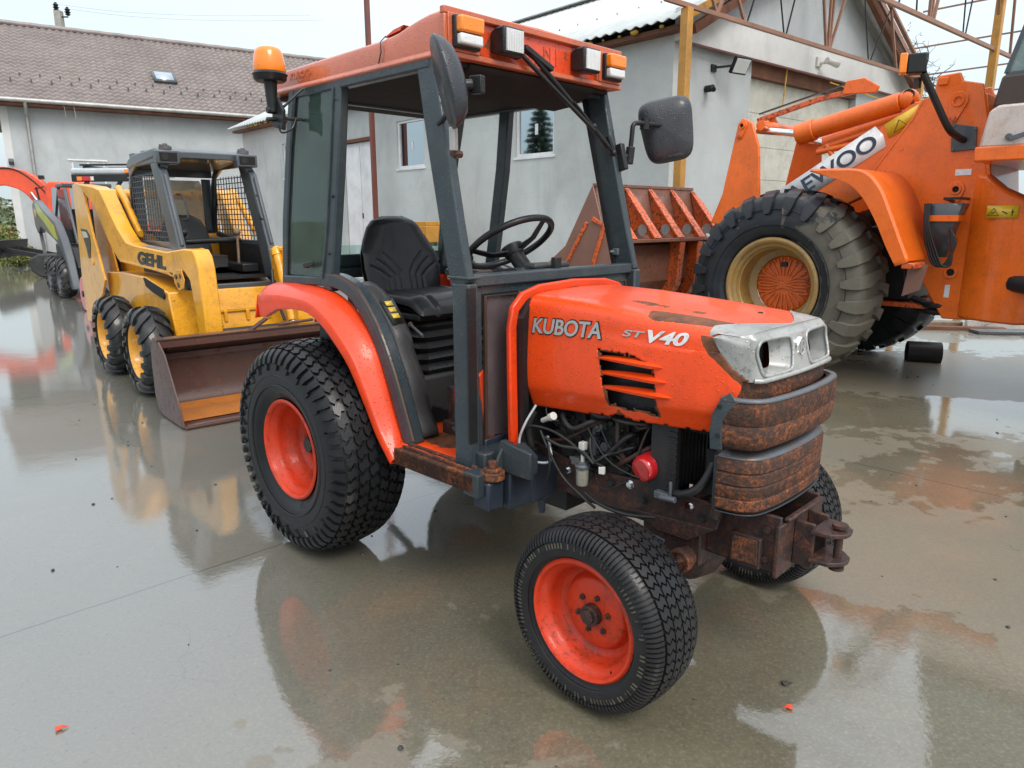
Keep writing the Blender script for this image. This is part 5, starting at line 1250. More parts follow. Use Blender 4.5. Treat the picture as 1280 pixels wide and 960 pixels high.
MB().box((1.97, Yb0-.01, .590), (2.10, Yb1+.01, .612)).box((2.085, Yb0-.01, .545), (2.10, Yb1+.01, .612)).build('bucket_lip', 'dark_red_steel', bucket, bevel=.003)
MB().bar((1.93, Yb0, .45), (1.93, Yb1, .45), .04, .05).box((1.82, Yb0+.2, .15), (1.90, Yb1-.2, .52)).build('bucket_stiffener', 'dark_red_steel', bucket, bevel=.004)
for (x, y, a, l) in ((2.02, .62, .5, .28), (2.00, .98, -.2, .30), (2.03, 1.34, .2, .34)):
    MB().cbox((x, y, .632), (.035, l, .022), a, .1, .08 if a < .3 else .35).build('loose_bar', 'dark_red_steel', bucket, bevel=.004)

# ------------------------------------------------------------------ machines behind the yellow one
def simple_skid(loc, rz):
    t = thing('skid_steer_loader', 'dark grey and lime skid steer parked beyond the yellow one', 'loader', loc, rz)
    for x in (0, 1.0):
        skid_wheel(t, (x, .1, SR_), 0, 'cab_grey', 'tyre_far'); skid_wheel(t, (x, 1.5, SR_), PI, 'cab_grey', 'tyre_far', -1)
    b = MB().prism([(-.6, .25), (1.35, .22), (1.45, .6), (1.1, .95), (-.5, 1.0)], 'y', .25, 1.35).build('body', 'black_metal', t, bevel=.02)
    for y in (.08, 1.40):
        a = MB().prism([(-1.55, 1.80), (-1.25, 1.90), (-1.0, 1.86), (-.2, 1.65), (.75, 1.45), (1.15, 1.15), (1.45, .80), (1.72, .20), (1.50, .20), (1.25, .75), (.95, .98), (.5, 1.10), (-.9, 1.35), (-1.3, 1.2), (-1.5, 1.35)], 'y', y, y+.14).build('lift_arm', 'cab_grey', t, bevel=.02)
        MB().prism([(-1.15, 1.84), (-.95, 1.82), (-.2, 1.60), (.65, 1.38), (.85, 1.10), (.55, 1.14), (-.3, 1.42), (-1.0, 1.62)], 'y', y-.004, y-.001).build('arm_panel', 'lime_paint', a)
        MB().cyl((-1.25, y-.006, 1.62), (-1.25, y-.001, 1.62), .09, 14).build('pin', 'skid_rim', a)
        MB().bar((-1.35, y+.06, 1.25), (-1.15, y+.06, .78), .06, .05).build('blade_link', 'bare_steel', a)
    c = MB()
    for y in (.40, 1.20):
        c.bar((.95, y, 1.0), (.35, y, 2.15), .06, .06, (0, 1, 0)); c.bar((-.35, y, 1.0), (-.25, y, 2.15), .06, .06, (0, 1, 0)); c.bar((-.35, y, 1.35), (-1.0, y, 1.35), .05, .05)
        c.bar((-.25, y, 2.12), (-.95, y, 1.5), .05, .05, (0, 1, 0))
    c.box((-.35, .36, 2.12), (.42, 1.24, 2.20)); c.box((-.36, .4, 1.0), (-.30, 1.2, 1.5))
    c.build('cab', 'cab_grey', t, bevel=.02)
    for y in (.37, 1.23): MB().prism([(-.30, 1.30), (.72, 1.30), (.34, 2.08), (-.24, 2.08)], 'y', y-.004, y+.004).build('side_screen', 'rose_glass', t)
    MB().box((-.2, .55, 1.0), (.3, 1.05, 1.2)).box((-.25, .55, 1.2), (-.1, 1.05, 1.7)).build('seat', 'black_plastic', t, bevel=.04)
    return t
simple_skid((-9.42, 14.80, 0), R(-49))
# red cultivator part leaning by the rear of the yellow loader
rd = thing('steel_roller', 'red enamelled roller standing on edge behind the rear of the yellow loader', 'roller', (-7.02, 12.05, 0), R(-49))
MB().lathe([(-.12, 0), (-.12, .27), (-.10, .29), (.10, .29), (.12, .27), (.12, 0)], 36, (0, 0, .29)).build('drum', 'red_paint', rd)
MB().cyl((0, -.14, .29), (0, .14, .29), .05, 16).build('axle', 'black_metal', rd)
# machine with a grey roof and rear lamps, mostly hidden by the yellow arms
mt = thing('parked_loader', 'machine with a silver cab roof and rear lamp, half hidden behind the yellow skid steer', 'loader', (-6.12, 11.9, 0), R(-5))
def far_wheel(par, loc, r, w, rim):
    wh = MB().cyl((0, -.12, 0), (0, .12, 0), .12, 16).build('wheel', 'engine_metal', par); wh.location = loc
    pf = Prof(carcass(r, w, rim, .02, .06)); tyre_mesh(pf, 40).build('tyre', 'tyre_far', wh)
    MB().lathe([(-w*.42, rim), (-w*.4, rim-.03), (-.02, rim-.05), (.0, 0)], 32).build('rim', 'skid_rim', wh)
for x in (.35, 1.05):
    for y in (-.5, .7): far_wheel(mt, (x, y, .42), .42, .28, .24)
MB().box((-.75, -.35, .35), (1.1, .55, 1.15)).build('body', 'black_metal', mt, bevel=.03)
for x in (-.50, .40):
    for y in (-.35, .45): MB().tube(rnd_path([(x, y, 1.1), (x, y, 1.9), (x*.9, y, 2.05), (x*.8, y, 2.12)], 4), .035, 10).build('cab_pillar', 'cab_grey', mt)
rf = MB().box((-.66, -.42, 2.16), (.55, .52, 2.27)).build('roof', 'galvanised', mt, bevel=.04, seg=3)
MB().box((-.62, -.46, 2.06), (.50, -.40, 2.17)).build('roof_valance', 'black_metal', rf, bevel=.01)
MB().box((-.50, -.40, 2.30), (.52, -.34, 2.325)).box((-.50, .3, 2.30), (.52, .36, 2.325)).box((-.45, -.4, 2.26), (-.41, .36, 2.305)).build('roof_rack', 'black_metal', rf)
lm = MB().box((-.52, -.475, 2.075), (-.44, -.46, 2.135)).build('rear_lamp', 'amber_plastic', rf, bevel=.003)
MB().box((-.438, -.475, 2.075), (-.30, -.46, 2.135)).build('red_lens', 'red_plastic', lm, bevel=.003)
MB().box((-.298, -.475, 2.075), (-.25, -.46, 2.135)).build('clear_lens', 'white_plastic', lm, bevel=.003)
MB().box((.26, -.475, 2.185), (.40, -.425, 2.24)).build('amber_lamp', 'amber_plastic', rf, bevel=.006)
MB().box((-.10, -.2, 1.15), (.25, .3, 1.30)).box((-.15, -.2, 1.3), (-.05, .3, 1.85)).build('seat', 'black_plastic', mt, bevel=.05)
# excavator
EX = thing('excavator', 'orange red excavator at the far left, its boom arched before the grey house', 'excavator', (-12.1, 20.3, 0), R(0))
m = MB().prism([(-.15, .62), (2.3, .62), (2.4, 1.30), (1.8, 1.45), (.2, 1.30), (-.15, 1.25)], 'y', -.8, 1.2).build('house', 'excavator_red', EX, bevel=.06)
EX.rotation_euler = (0, 0, R(14))
for y in (-1.0, 1.0):
    MB().prism([(-.75, .15), (-.55, 0), (2.1, 0), (2.3, .2), (2.25, .5), (2.1, .60), (-.55, .60), (-.80, .45)], 'y', y-.2, y+.2).build('track', 'tyre_far', EX, bevel=.04)
c = MB().prism([(-.28, 1.25), (-.36, 1.6), (-.30, 2.38), (-.18, 2.46), (.75, 2.46), (.80, 1.3)], 'y', -.78, .1).build('cab', 'excavator_red', EX, bevel=.05)
MB().prism([(-.20, 1.55), (.18, 1.55), (.18, 2.25), (-.14, 2.30)], 'y', -.792, -.786).build('cab_window', 'window_glass', c)
MB().prism([(.28, 1.55), (.62, 1.55), (.62, 2.28), (.28, 2.28)], 'y', -.792, -.786).build('cab_window', 'window_glass', c)
MB().bar((-.40, -.8, 1.5), (-.48, -.85, 2.3), .04, .04).bar((-.3, -.8, 2.32), (-.52, -.86, 2.25), .03, .03).bar((-.34, -.8, 2.5), (-.34, -.8, 2.6), .1, .12).build('mirror_bar', 'black_metal', EX)
MB().prism([(-1.62, .50), (-1.72, .70), (-1.62, .95), (-1.52, .95), (-1.58, .70), (-1.52, .50)], 'y', -1.1, 1.1).bar((-1.55, -.5, .70), (-.4, -.5, .45), .09, .12).bar((-1.55, .5, .70), (-.4, .5, .45), .09, .12).xf(Matrix.Rotation(R(50), 4, 'Z') if False else Matrix.Identity(4)).build('dozer_blade', 'black_metal', EX, bevel=.01)
bp = rnd_path([(.15, .35, 1.10), (-.25, .35, 1.45), (-.62, .35, 1.95), (-.95, .35, 2.38), (-1.35, .35, 2.58), (-1.9, .35, 2.60), (-3.2, .35, 2.25)], 5)
n_ = len(bp); sc_ = [1.45-.5*abs(i/(n_-1)-.45) for i in range(n_)]
bm_ = MB().sweep(bp, [(-.10, -.19), (.10, -.19), (.10, .19), (-.10, .19)], up=(0, 0, 1), scale=sc_).build('boom', 'excavator_red', EX, bevel=.02)
MB().cyl((-.15, .1, 1.10), (-.62, .1, 1.62), .075, 14).build('boom_cylinder', 'excavator_red', bm_)
MB().cyl((-.62, .1, 1.62), (-.95, .15, 2.20), .035, 12).build('cylinder_rod', 'chrome', bm_)
MB().sweep([(-3.2, .35, 2.25), (-3.6, .35, .9)], [(-.1, -.14), (.1, -.14), (.1, .14), (-.1, .14)], up=(1, 0, 0)).build('dipper', 'excavator_red', bm_, bevel=.02)
MB().prism([(-3.9, .9), (-3.3, .95), (-3.2, .5), (-3.45, .1), (-3.9, .05), (-3.75, .5)], 'y', .0, .7).build('digging_bucket', 'black_metal', bm_, bevel=.02)
MB().tube(rnd_path([(-.30, .2, 1.75), (-.8, .2, 2.42), (-1.3, .2, 2.80), (-1.9, .2, 2.82)], 5), .02, 6).build('hydraulic_hose', 'black_metal', bm_)
# ------------------------------------------------------------------ big wheel loader, seen from behind its left front wheel
# local frame: x = its forward (to the left in the picture), y = its left (towards the camera)
LD = thing('wheel_loader', 'large orange wheel loader with muddy front tyre and raised rusty bucket at the right', 'loader', (2.604, 6.903, 0), R(134.5))
LR, LW, LRIM = .885, .66, .440
def loader_wheel(parent, loc, rz, muddy=True):
    m = MB(); m.lathe([(.02, .0), (.02, .26), (.0, .275), (-.02, .262), (-.028, .20), (-.030, 0)], 48)
    wh = m.build('wheel', 'hub_orange', parent, smooth=50); wh.location = loc; wh.rotation_euler = (0, 0, rz)
    # the ribbed casting of the hub cover
    hc = MB()
    for i in range(10):
        z = -.045+i*.01; 
    for s in (-1, 1):
        for k in range(9):
            a = s*PI/2+(k-4)*R(15); r0, r1 = .085+.03*abs(k-4)/4, .245
            hc.bar((r0*math.cos(a), -.034, r0*math.sin(a)), (r1*math.cos(a), -.036, r1*math.sin(a)), .016, .018, up=(0, 1, 0))
    for z in (-.075, -.045, -.015, .015, .045, .075):
        for s in (-1, 1): hc.bars([(s*.24, -.036, z), (s*.12, -.036, z), (s*.06, -.036, z*.55 if abs(z) > .02 else z*.3), (0, -.036, z*.3)], .015, .018, up=(0, 1, 0))
    for k in range(22):
        a = 2*PI*k/22; hc.bar((.225*math.cos(a), -.030, .225*math.sin(a)), (.262*math.cos(a), -.026, .262*math.sin(a)), .018, .016, up=(0, 1, 0))
    hc.build('hub_cover', 'hub_orange', wh, bevel=.003)
    MB().box((-.03, -.05, .17), (.03, -.028, .215)).build('hub_plug', 'black_metal', wh, bevel=.004)
    pf = Prof(carcass(LR-.034, LW, LRIM, .035, .11, 1.03)); t = tyre_mesh(pf, 120); loader_tread(t, pf, LR, LW, .034, 24)
    def wf(x, y, z):
        x = -x
        # caked grey mud: on the tread and the trailing side, dry streaks elsewhere
        ang = math.atan2(z, x*1.0); r = math.hypot(x, z)
        tr = sm(.22, .10, abs(y) - .13)*.0
        side = sm(-.05, -.42, x)*sm(.52, .70, z+LR*.0+.95 - max(0, z)*.75)
        w_ = .75*sm(-.10, -.34, x+.12*noise.noise(Vector((x*4, z*4, 1))))*sm(.72, .50, z)*sm(.50, .58, r)
        w_ = max(w_, .68*sm(.34, .28, abs(y))*sm(.1, -.35, x)*sm(.86, .66, z)); w_ = max(w_, .30*sm(.2, -.3, x)); w_ = max(w_, .10*sm(.5, .6, r))
        st = noise.noise(Vector((x*16, 3.0 if y < 0 else 9., z*1.6)))
        w_ = max(w_, .70*sm(.28, .42, st)*sm(.50, .56, r)*(1 if y < -.2 else 0))
        return w_
    if muddy: apply_wear(t, wf)
    for rr in (.56, .70): t.lathe([(-LW/2*1.0-.006, rr-.004), (-LW/2*1.03-.010, rr), (-LW/2*1.0-.006, rr+.004)], 96)
    t.w += [0.0]*(len(t.v)-len(t.w))
    t.build('tyre', 'tyre_loader', wh, smooth=34)
    rim = [(-.300, LRIM+.010), (-.318, LRIM-.004), (-.318, LRIM-.022), (-.300, LRIM-.040), (-.270, LRIM-.050)]
    ri = MB().lathe(rim, 96).build('rim', 'rim_yellow', wh, smooth=60)
    MB().lathe([(-.270, LRIM-.050), (-.255, LRIM-.075), (-.23, LRIM-.080), (-.215, LRIM-.095), (-.12, LRIM-.10), (-.06, LRIM-.11), (-.02, .27)], 96).build('rim_well', 'rust_heavy' if False else 'rim_yellow', ri, smooth=40)
    return wh
loader_wheel(LD, (0, 0, LR), PI)     # outer side of the wheel mesh is -y, turned to face the camera
loader_wheel(LD, (0, -2.0, LR), 0)
loader_wheel(LD, (-2.95, 0, LR), PI); loader_wheel(LD, (-2.95, -2.0, LR), 0)
MB().cyl((0, -.30, LR), (0, -1.7, LR), .19, 20).lathe([(-.3, .2), (-.15, .36), (.15, .36), (.3, .2)], 24, (0, -1.0, LR)).cyl((-2.95, -.3, LR), (-2.95, -1.7, LR), .19, 20).build('axles', 'black_metal', LD)
# front frame plates
def frame(y0, y1, name):
    P = [(-.42, 1.78), (-.80, 2.36), (-.86, 2.50), (-.95, 2.53), (-.97, 2.68), (-1.14, 2.69), (-1.17, 2.62), (-1.32, 2.58), (-1.40, 2.25), (-1.42, 1.95), (-1.50, 1.55), (-1.58, .70), (-1.55, .64), (-1.24, .63), (-.98, 1.05), (-.72, 1.42), (-.55, 1.55)]
    return MB().prism(P, 'y', y0, y1).build(name, 'loader_orange', LD, bevel=.012)
f1 = frame(-.52, -.48, 'front_frame'); f2 = frame(-1.52, -1.48, 'front_frame')
MB().prism([(-1.36, 2.5), (-1.44, 2.0), (-1.50, 1.55), (-1.60, .68), (-1.52, .66), (-1.44, 1.55), (-1.38, 2.0), (-1.30, 2.5)], 'y', -1.50, -.50).build('frame_back', 'loader_orange', f1, bevel=.01)
MB().box((-1.2, -1.5, .70), (-.5, -.53, .74)).build('frame_web', 'loader_worn', f1)
MB().prism([(-.9, .75), (.6, .75), (.7, 1.0), (.4, 1.35), (-.8, 1.45)], 'y', -1.35, -.62).build('frame_core', 'black_metal', f1, bevel=.02)
# flared side casting towards the articulation
rings = []
for t, (x, z0, z1, yy) in enumerate([(-1.36, .66, 1.86, -.47), (-1.45, .65, 1.84, -.40), (-1.60, .645, 1.72, -.36), (-1.80, .64, 1.62, -.36), (-2.05, .66, 1.50, -.42)]):
    rings.append([(x, yy, z0), (x, yy, z1), (x, yy-.10, z1+.03), (x, -.60, z1-.02), (x, -.60, z0)])
MB().loft(rings).build('articulation_casting', 'loader_orange', LD, bevel=.02, smooth=50)
MB().cyl((-2.0, -1.0, .55), (-2.0, -1.0, 1.9), .14, 20).build('articulation_pin', 'black_metal', LD)
m = MB().cyl((-1.75, -.40, .98), (-1.9, -.30, .97), .07, 14).build('steering_ram', 'black_metal', LD)
MB().tube(rnd_path([(-.95, -.62, .78), (-1.15, -.50, .74), (-1.35, -.55, .76), (-1.6, -.6, .80)], 4), .03, 10).build('hydraulic_hose', 'black_plastic', LD)
MB().tube(rnd_path([(-.90, -.66, .72), (-1.12, -.54, .68), (-1.35, -.58, .69), (-1.6, -.66, .72)], 4), .03, 10).build('hydraulic_hose', 'black_plastic', LD)
def boss(pts, y, par, r1, r2, hole=True):
    """pear-shaped boss plate with a pin"""
    (xa, za), (xb, zb) = pts; a = math.atan2(zb-za, xb-xa); P = []
    for i in range(13): q = a+PI/2+PI*i/12; P.append((xa+r1*math.cos(q), za+r1*math.sin(q)))
    for i in range(13): q = a-PI/2+PI*i/12; P.append((xb+r2*math.cos(q), zb+r2*math.sin(q)))
    o = MB().prism(P, 'y', y, y+.018).build('pin_boss', 'loader_orange', par, bevel=.004)
    MB().lathe([(0, r1*.38), (.016, r1*.42), (.016, r1*.62), (0, r1*.66)], 24, (xa, y+.018, za)).build('boss_ring', 'loader_orange', o)
    if hole: MB().cyl((xa, y+.012, za), (xa, y+.020, za), r1*.40, 16).build('pin_hole', 'dark_void', o)
    MB().cyl((xb, y+.018, zb), (xb, y+.034, zb), r2*.5, 12).cyl((xb, y+.018, zb), (xb, y+.026, zb), r2*.75, 16).build('pin', 'loader_worn', o, bevel=.003)
    return o
boss([(-1.155, 2.46), (-1.13, 2.32)], -.48, f1, .075, .035, False)
boss([(-1.225, 1.74), (-1.205, 1.62)], -.48, f1, .065, .045)
m = MB().lathe([(0, .030), (.014, .032), (.016, .052), (0, .058)], 28, (-1.265, -.48, 1.04)).build('grease_port', 'loader_orange', f1)
MB().cyl((-1.265, -.478, 1.04), (-1.265, -.470, 1.04), .030, 16).build('port_hole', 'dark_void', f1)
MB().box((-1.275, -.479, .82), (-1.235, -.475, .93)).build('white_label', 'sticker_white', f1)
MB().box((-1.32, -.479, 1.855), (-1.20, -.475, 1.905)).build('white_label', 'sticker_white', f1)
MB().box((-.985, -.482, 2.60), (-1.06, -.46, 2.66)).cyl((-1.02, -.48, 2.635), (-1.02, -.465, 2.635), .02, 10).build('top_lug', 'loader_orange', f1, bevel=.006)
for (x, z) in ((-1.15, 2.265), (-1.31, 2.225), (-1.325, 2.075), (-1.165, 2.07)): MB().cyl((x, -.456, z), (x, -.446, z), .013, 6).build('bolt', 'bare_steel', f1)
for (x, z) in ((-.62, 1.92), (-.75, 2.10), (-.90, 1.55), (-1.45, 1.2), (-1.47, .95)): MB().cyl((x, -.48, z), (x, -.47, z), .012, 6).build('bolt', 'loader_orange', f1)
MB().bars([(-.45, -.478, 1.80), (-.82, -.478, 2.36), (-.88, -.478, 2.50)], .016, .008, up=(0, 1, 0)).build('weld_seam', 'loader_orange', f1, bevel=.003)
MB().bars([(-1.40, -.478, 2.3), (-1.43, -.478, 1.95), (-1.50, -.478, 1.55), (-1.56, -.478, .75)], .03, .010, up=(0, 1, 0)).build('edge_flange', 'loader_orange', f1, bevel=.004)
def warn_label(x0, x1, z0, z1, y, par, slope=0):
    s = MB().add([(x0, y, z0), (x1, y, z0+slope), (x1, y, z1+slope), (x0, y, z1)], [(0, 1, 2, 3)]).build('warning_label', 'sticker_yellow', par, solid=.003)
    h = z1-z0; xt = lerp(x0, x1, .22); w_ = h*.38*(1 if x1 > x0 else -1); zc = z0+slope*.22
    MB().bars([(xt-w_, y+.003, zc+h*.22), (xt+w_, y+.003, zc+h*.22+slope*.1), (xt, y+.003, zc+h*.80)], h*.06, .002, up=(0, 1, 0), closed=True).build('triangle', 'decal_black', s)
    m = MB(); m.bar((xt-w_*.4, y+.003, zc+h*.35), (xt+w_*.3, y+.003, zc+h*.5), h*.08, .002, up=(0, 1, 0)); xx = lerp(x0, x1, .82)
    m.bar((xx, y+.003, zc+slope*.6+h*.2), (xx, y+.003, zc+slope*.6+h*.7), h*.07, .002, up=(0, 1, 0)); m.bar((xx-w_*.3, y+.003, zc+slope*.6+h*.5), (xx+w_*.3, y+.003, zc+slope*.6+h*.5), h*.07, .002, up=(0, 1, 0)); xx = lerp(x0, x1, .58)
    m.bar((xx-w_*.5, y+.003, zc+slope*.4+h*.55), (xx+w_*.5, y+.003, zc+slope*.4+h*.35), h*.08, .002, up=(0, 1, 0))
    m.build('symbol', 'decal_black', s)
warn_label(-1.50, -1.72, 1.50, 1.60, -.352, LD)
# boom
bm2 = MB().prism([(1.02, 1.0), (1.00, 1.30), (.86, 1.66), (.20, 1.80), (-.10, 1.98), (-.60, 2.35), (-.78, 2.50), (-1.0, 2.48), (-1.02, 2.2), (-.55, 1.75), (-.20, 1.58), (.5, 1.35), (.85, .98)], 'y', -.62, -.535)
boom = bm2.build('boom', 'loader_orange', LD, bevel=.012)
MB().prism([(1.02, 1.0), (1.00, 1.30), (.86, 1.66), (.20, 1.80), (-.10, 1.98), (-.60, 2.35), (-.78, 2.50), (-1.0, 2.48), (-1.02, 2.2), (-.55, 1.75), (-.20, 1.58), (.5, 1.35), (.85, .98)], 'y', -1.46, -1.38).build('boom', 'loader_orange', LD, bevel=.012)
MB().cyl((1.0, -1.4, 1.45), (1.0, -.6, 1.45), .12, 20).build('boom_crosstube', 'loader_orange', boom)
# lettering panel along the boom
def bx_pt(u, v):   # along the sloping boom, u from the low forward end to the top
    p = Vector((.40, -.530, 1.515)).lerp(Vector((-.60, -.530, 2.135)), u); n = Vector((.53, 0, .85)); return p+n*(v*.215)
s = MB().add([bx_pt(0, 0), bx_pt(1, 0), bx_pt(1.02, .5), bx_pt(1, 1), bx_pt(0, 1)], [(0, 1, 2, 3, 4)]).build('name_panel', 'sticker_white', boom, solid=.004)
tm = text_mb('DAEWOO', 0, 1, 0, 1, 0, 0, .002, .02)
tm.v = [tuple(bx_pt(.03+.93*v[0], .17+.66*v[2])+Vector((0, .0030-v[1], 0))) for v in tm.v]
tm.build('lettering', 'decal_navy', boom, smooth=0)
s = MB().add([bx_pt(1.04, .25), bx_pt(1.24, .15), bx_pt(1.40, .75), bx_pt(1.06, .85)], [(0, 1, 2, 3)]).build('warning_label', 'sticker_yellow', boom, solid=.004)
MB().bars([bx_pt(1.09, .32)+Vector((0, .004, 0)), bx_pt(1.19, .28)+Vector((0, .004, 0)), bx_pt(1.16, .68)+Vector((0, .004, 0))], .008, .002, up=(0, 1, 0), closed=True).build('triangle', 'decal_black', s)
# tilt links and cylinder
for (x, y) in ((.80, -.42), (.48, -1.15)):
    l = MB().prism([(x-.26, 1.72), (x-.22, 2.20), (x-.13, 2.44), (x-.02, 2.50), (x+.03, 2.44), (x+.06, 2.28), (x+.16, 1.75), (x+.28, 1.45), (x-.2, 1.40)], 'y', y-.04, y).build('tilt_link', 'loader_orange', LD, bevel=.01)
    boss([(x-.03, 2.42), (x-.005, 2.32)], y, l, .050, .030)
m = MB().cyl((.24, -.60, 2.315), (-.66, -.60, 2.515), .088, 28).cyl((.27, -.60, 2.308), (.10, -.60, 2.346), .105, 28).sphere((-.72, -.60, 2.53), .09)
tc_ = m.build('tilt_cylinder', 'loader_orange', LD, bevel=.008)
MB().cyl((.70, -.60, 2.385), (.24, -.60, 2.315), .036, 20).build('cylinder_rod', 'chrome', tc_)
m = MB().cyl((.20, -1.1, 2.25), (-.66, -1.1, 2.50), .088, 24); tc2 = m.build('tilt_cylinder', 'loader_orange', LD, bevel=.008)
MB().cyl((.50, -1.1, 2.33), (.18, -1.1, 2.25), .036, 20).build('cylinder_rod', 'chrome', tc2)
MB().cyl((.05, -.62, 2.16), (-.55, -.62, 2.32), .022, 12).cyl((.06, -.60, 2.13), (-.35, -.60, 2.19), .03, 12).cyl((-.02, -.60, 2.19), (-.10, -.60, 2.08), .025, 10).build('hydraulic_pipe', 'loader_orange', tc_)
MB().bars([(.80, -.78, 2.50), (.20, -.86, 2.66), (-.10, -.90, 2.70)], .05, .05).build('guide_rail', 'loader_worn', LD, bevel=.006)
MB().bars([(.80, -.80, 2.57), (-.06, -.92, 2.79)], .04, .012).build('guide_rod', 'cab_brown', LD)
MB().prism([(-.02, 2.68), (-.05, 2.80), (-.22, 2.81), (-.36, 2.72), (-.34, 2.66)], 'y', -.90, -.86).build('rail_bracket', 'loader_orange', LD, bevel=.008)
MB().cyl((.62, -.5, 2.42), (.62, -1.2, 2.42), .05, 16).cyl((.62, -.9, 2.38), (.68, -.85, 2.52), .04, 10).build('link_pin', 'loader_orange', LD)
MB().lathe([(-.02, .03), (-.03, .05), (.03, .05), (.02, .03)], 16, (-.735, -.56, 2.56)).bar((-.735, -.56, 2.60), (-.78, -.56, 2.48), .05, .03).build('shackle', 'rust_dark', LD)
# fender
fc = rnd_path([(-.28, 0, 1.90), (-.50, 0, 1.895), (-.72, 0, 1.87), (-.86, 0, 1.74), (-.97, 0, 1.52), (-1.06, 0, 1.32), (-1.14, 0, 1.15)], 5)
fi = rnd_path([(-.45, 0, 1.845), (-.55, 0, 1.82), (-.66, 0, 1.76), (-.77, 0, 1.64), (-.88, 0, 1.46), (-.97, 0, 1.28), (-1.06, 0, 1.12)], 5)
rings = [[(b.x, .285, b.z), (b.x, .30, b.z), (a.x, .30, a.z), (a.x-.012, .288, a.z+.012), (a.x-.015, -.47, a.z+.014)] for a, b in zip(fc, fi)]
fd = MB().loft(rings, False, False).build('fender', 'loader_orange', LD, smooth=24, solid=.010)
MB().box((-1.20, .02, 1.10), (-1.10, .30, 1.15)).build('fender_foot', 'loader_worn', fd, bevel=.01)
MB().prism([(-1.10, 1.13), (-1.24, 1.13), (-1.20, .92), (-1.07, .86)], 'y', .08, .10).build('mud_flap', 'worn_bucket_end', fd)
# holder with cable on the frame, lamp on its arm
hl = MB().loft([[(-1.09, -.35, 1.62), (-1.37, -.35, 1.62), (-1.37, -.14, 1.62), (-1.09, -.14, 1.62)], [(-1.14, -.33, 1.42), (-1.31, -.33, 1.42), (-1.31, -.18, 1.42), (-1.14, -.18, 1.42)], [(-1.17, -.33, 1.18), (-1.27, -.33, 1.18), (-1.27, -.22, 1.18), (-1.17, -.22, 1.18)]], caps=False)
h = hl.build('holder', 'cab_grey', LD, solid=.01)
MB().bars([(-1.11, -.35, 1.50), (-1.35, -.35, 1.50), (-1.35, -.15, 1.50), (-1.11, -.15, 1.50)], .006, .05, closed=True).build('holder_strap', 'loader_orange', h, bevel=.002)
MB().bars([(-1.22, -.47, 1.64), (-1.22, -.2, 1.66), (-1.33, -.2, 1.66), (-1.33, -.47, 1.66)], .02, .02).build('holder_bracket', 'black_metal', h)
for k in range(4):
    MB().tube(rnd_path([(-1.10-k*.012, -.13, 1.62), (-1.12-k*.01, -.10, 1.45), (-1.16-k*.02, -.11, 1.25), (-1.22-k*.02, -.12, 1.12), (-1.30-.015*k, -.13, 1.13), (-1.36+.01*k, -.14, 1.30), (-1.30, -.15, 1.42)], 5), .009, 8).build('cable', 'black_plastic', h, smooth=60)
MB().prism([(-1.13, 2.28), (-1.32, 2.24), (-1.335, 2.06), (-1.15, 2.05)], 'y', -.475, -.455).build('lamp_plate', 'cab_grey', LD, bevel=.004)
m = MB().tube(rnd_path([(-1.235, -.46, 2.14), (-1.22, -.32, 2.16), (-1.19, -.15, 2.22), (-1.10, .0, 2.45), (-1.03, .08, 2.62)], 5), .028, 12)
la = m.build('lamp_arm', 'black_metal', LD)
m = MB().loft([[(-.90, .04, 2.62), (-1.06, .0, 2.62), (-1.06, -.04, 2.78), (-.90, .02, 2.78)], [(-.92, .14, 2.60), (-1.08, .10, 2.60), (-1.09, .08, 2.79), (-.92, .12, 2.79)]])
MB().cbox((-.97, .06, 2.70), (.14, .13, .15), .3).build('headlamp', 'black_plastic', la, bevel=.012)
MB().cbox((-.885, .115, 2.705), (.055, .11, .15), .3).build('amber_lens', 'amber_plastic', la, bevel=.008)
MB().cyl((-.98, .04, 2.60), (-.98, .04, 2.52), .03, 10).build('lamp_foot', 'rust_dark', la)
# cab at the right edge
cbn = MB().prism([(-1.46, 2.03), (-1.50, 2.30), (-1.56, 2.34), (-2.9, 2.34), (-2.9, 2.03)], 'y', -1.5, .0).build('cab_base', 'cab_white', LD, bevel=.02)
MB().prism([(-1.44, 1.93), (-1.44, 2.04), (-2.9, 2.04), (-2.9, 1.93)], 'y', -1.55, .012).build('cab_sill', 'loader_orange', cbn, bevel=.012)
MB().prism([(-1.50, 2.33), (-1.54, 2.56), (-2.9, 2.56), (-2.9, 2.33)], 'y', -1.45, -.06).build('cowl_panel', 'cab_brown', cbn, bevel=.02)
MB().prism([(-1.56, 2.56), (-1.72, 3.2), (-1.76, 3.5), (-2.9, 3.5), (-2.9, 2.56)], 'y', -.10, -.09).build('side_glass', 'loader_glass', cbn)
MB().add([(-1.555, -.10, 2.56), (-1.555, -1.45, 2.56), (-1.75, -1.40, 3.5), (-1.75, -.15, 3.5)], [(0, 1, 2, 3)]).build('windscreen', 'loader_glass', cbn, solid=.008)
MB().bars([(-1.56, -.09, 2.57), (-1.72, -.09, 3.2), (-1.76, -.09, 3.5)], .03, .03).bar((-1.56, -.09, 2.565), (-2.9, -.09, 2.565), .03, .03).build('glass_frame', 'cab_grey', cbn)
MB().box((-2.9, -1.5, 3.5), (-1.72, -.05, 3.62)).build('cab_roof', 'cab_white', cbn, bevel=.03)
MB().cyl((-1.66, .0, 2.10), (-1.66, .03, 2.10), .026, 12).cbox((-1.72, .03, 2.10), (.12, .012, .035), 0, .3).build('door_handle', 'bare_steel', cbn, bevel=.004)
MB().cyl((-1.9, -.3, 1.92), (-1.9, -.3, 1.55), .10, 16).build('cab_mount', 'black_metal', cbn)
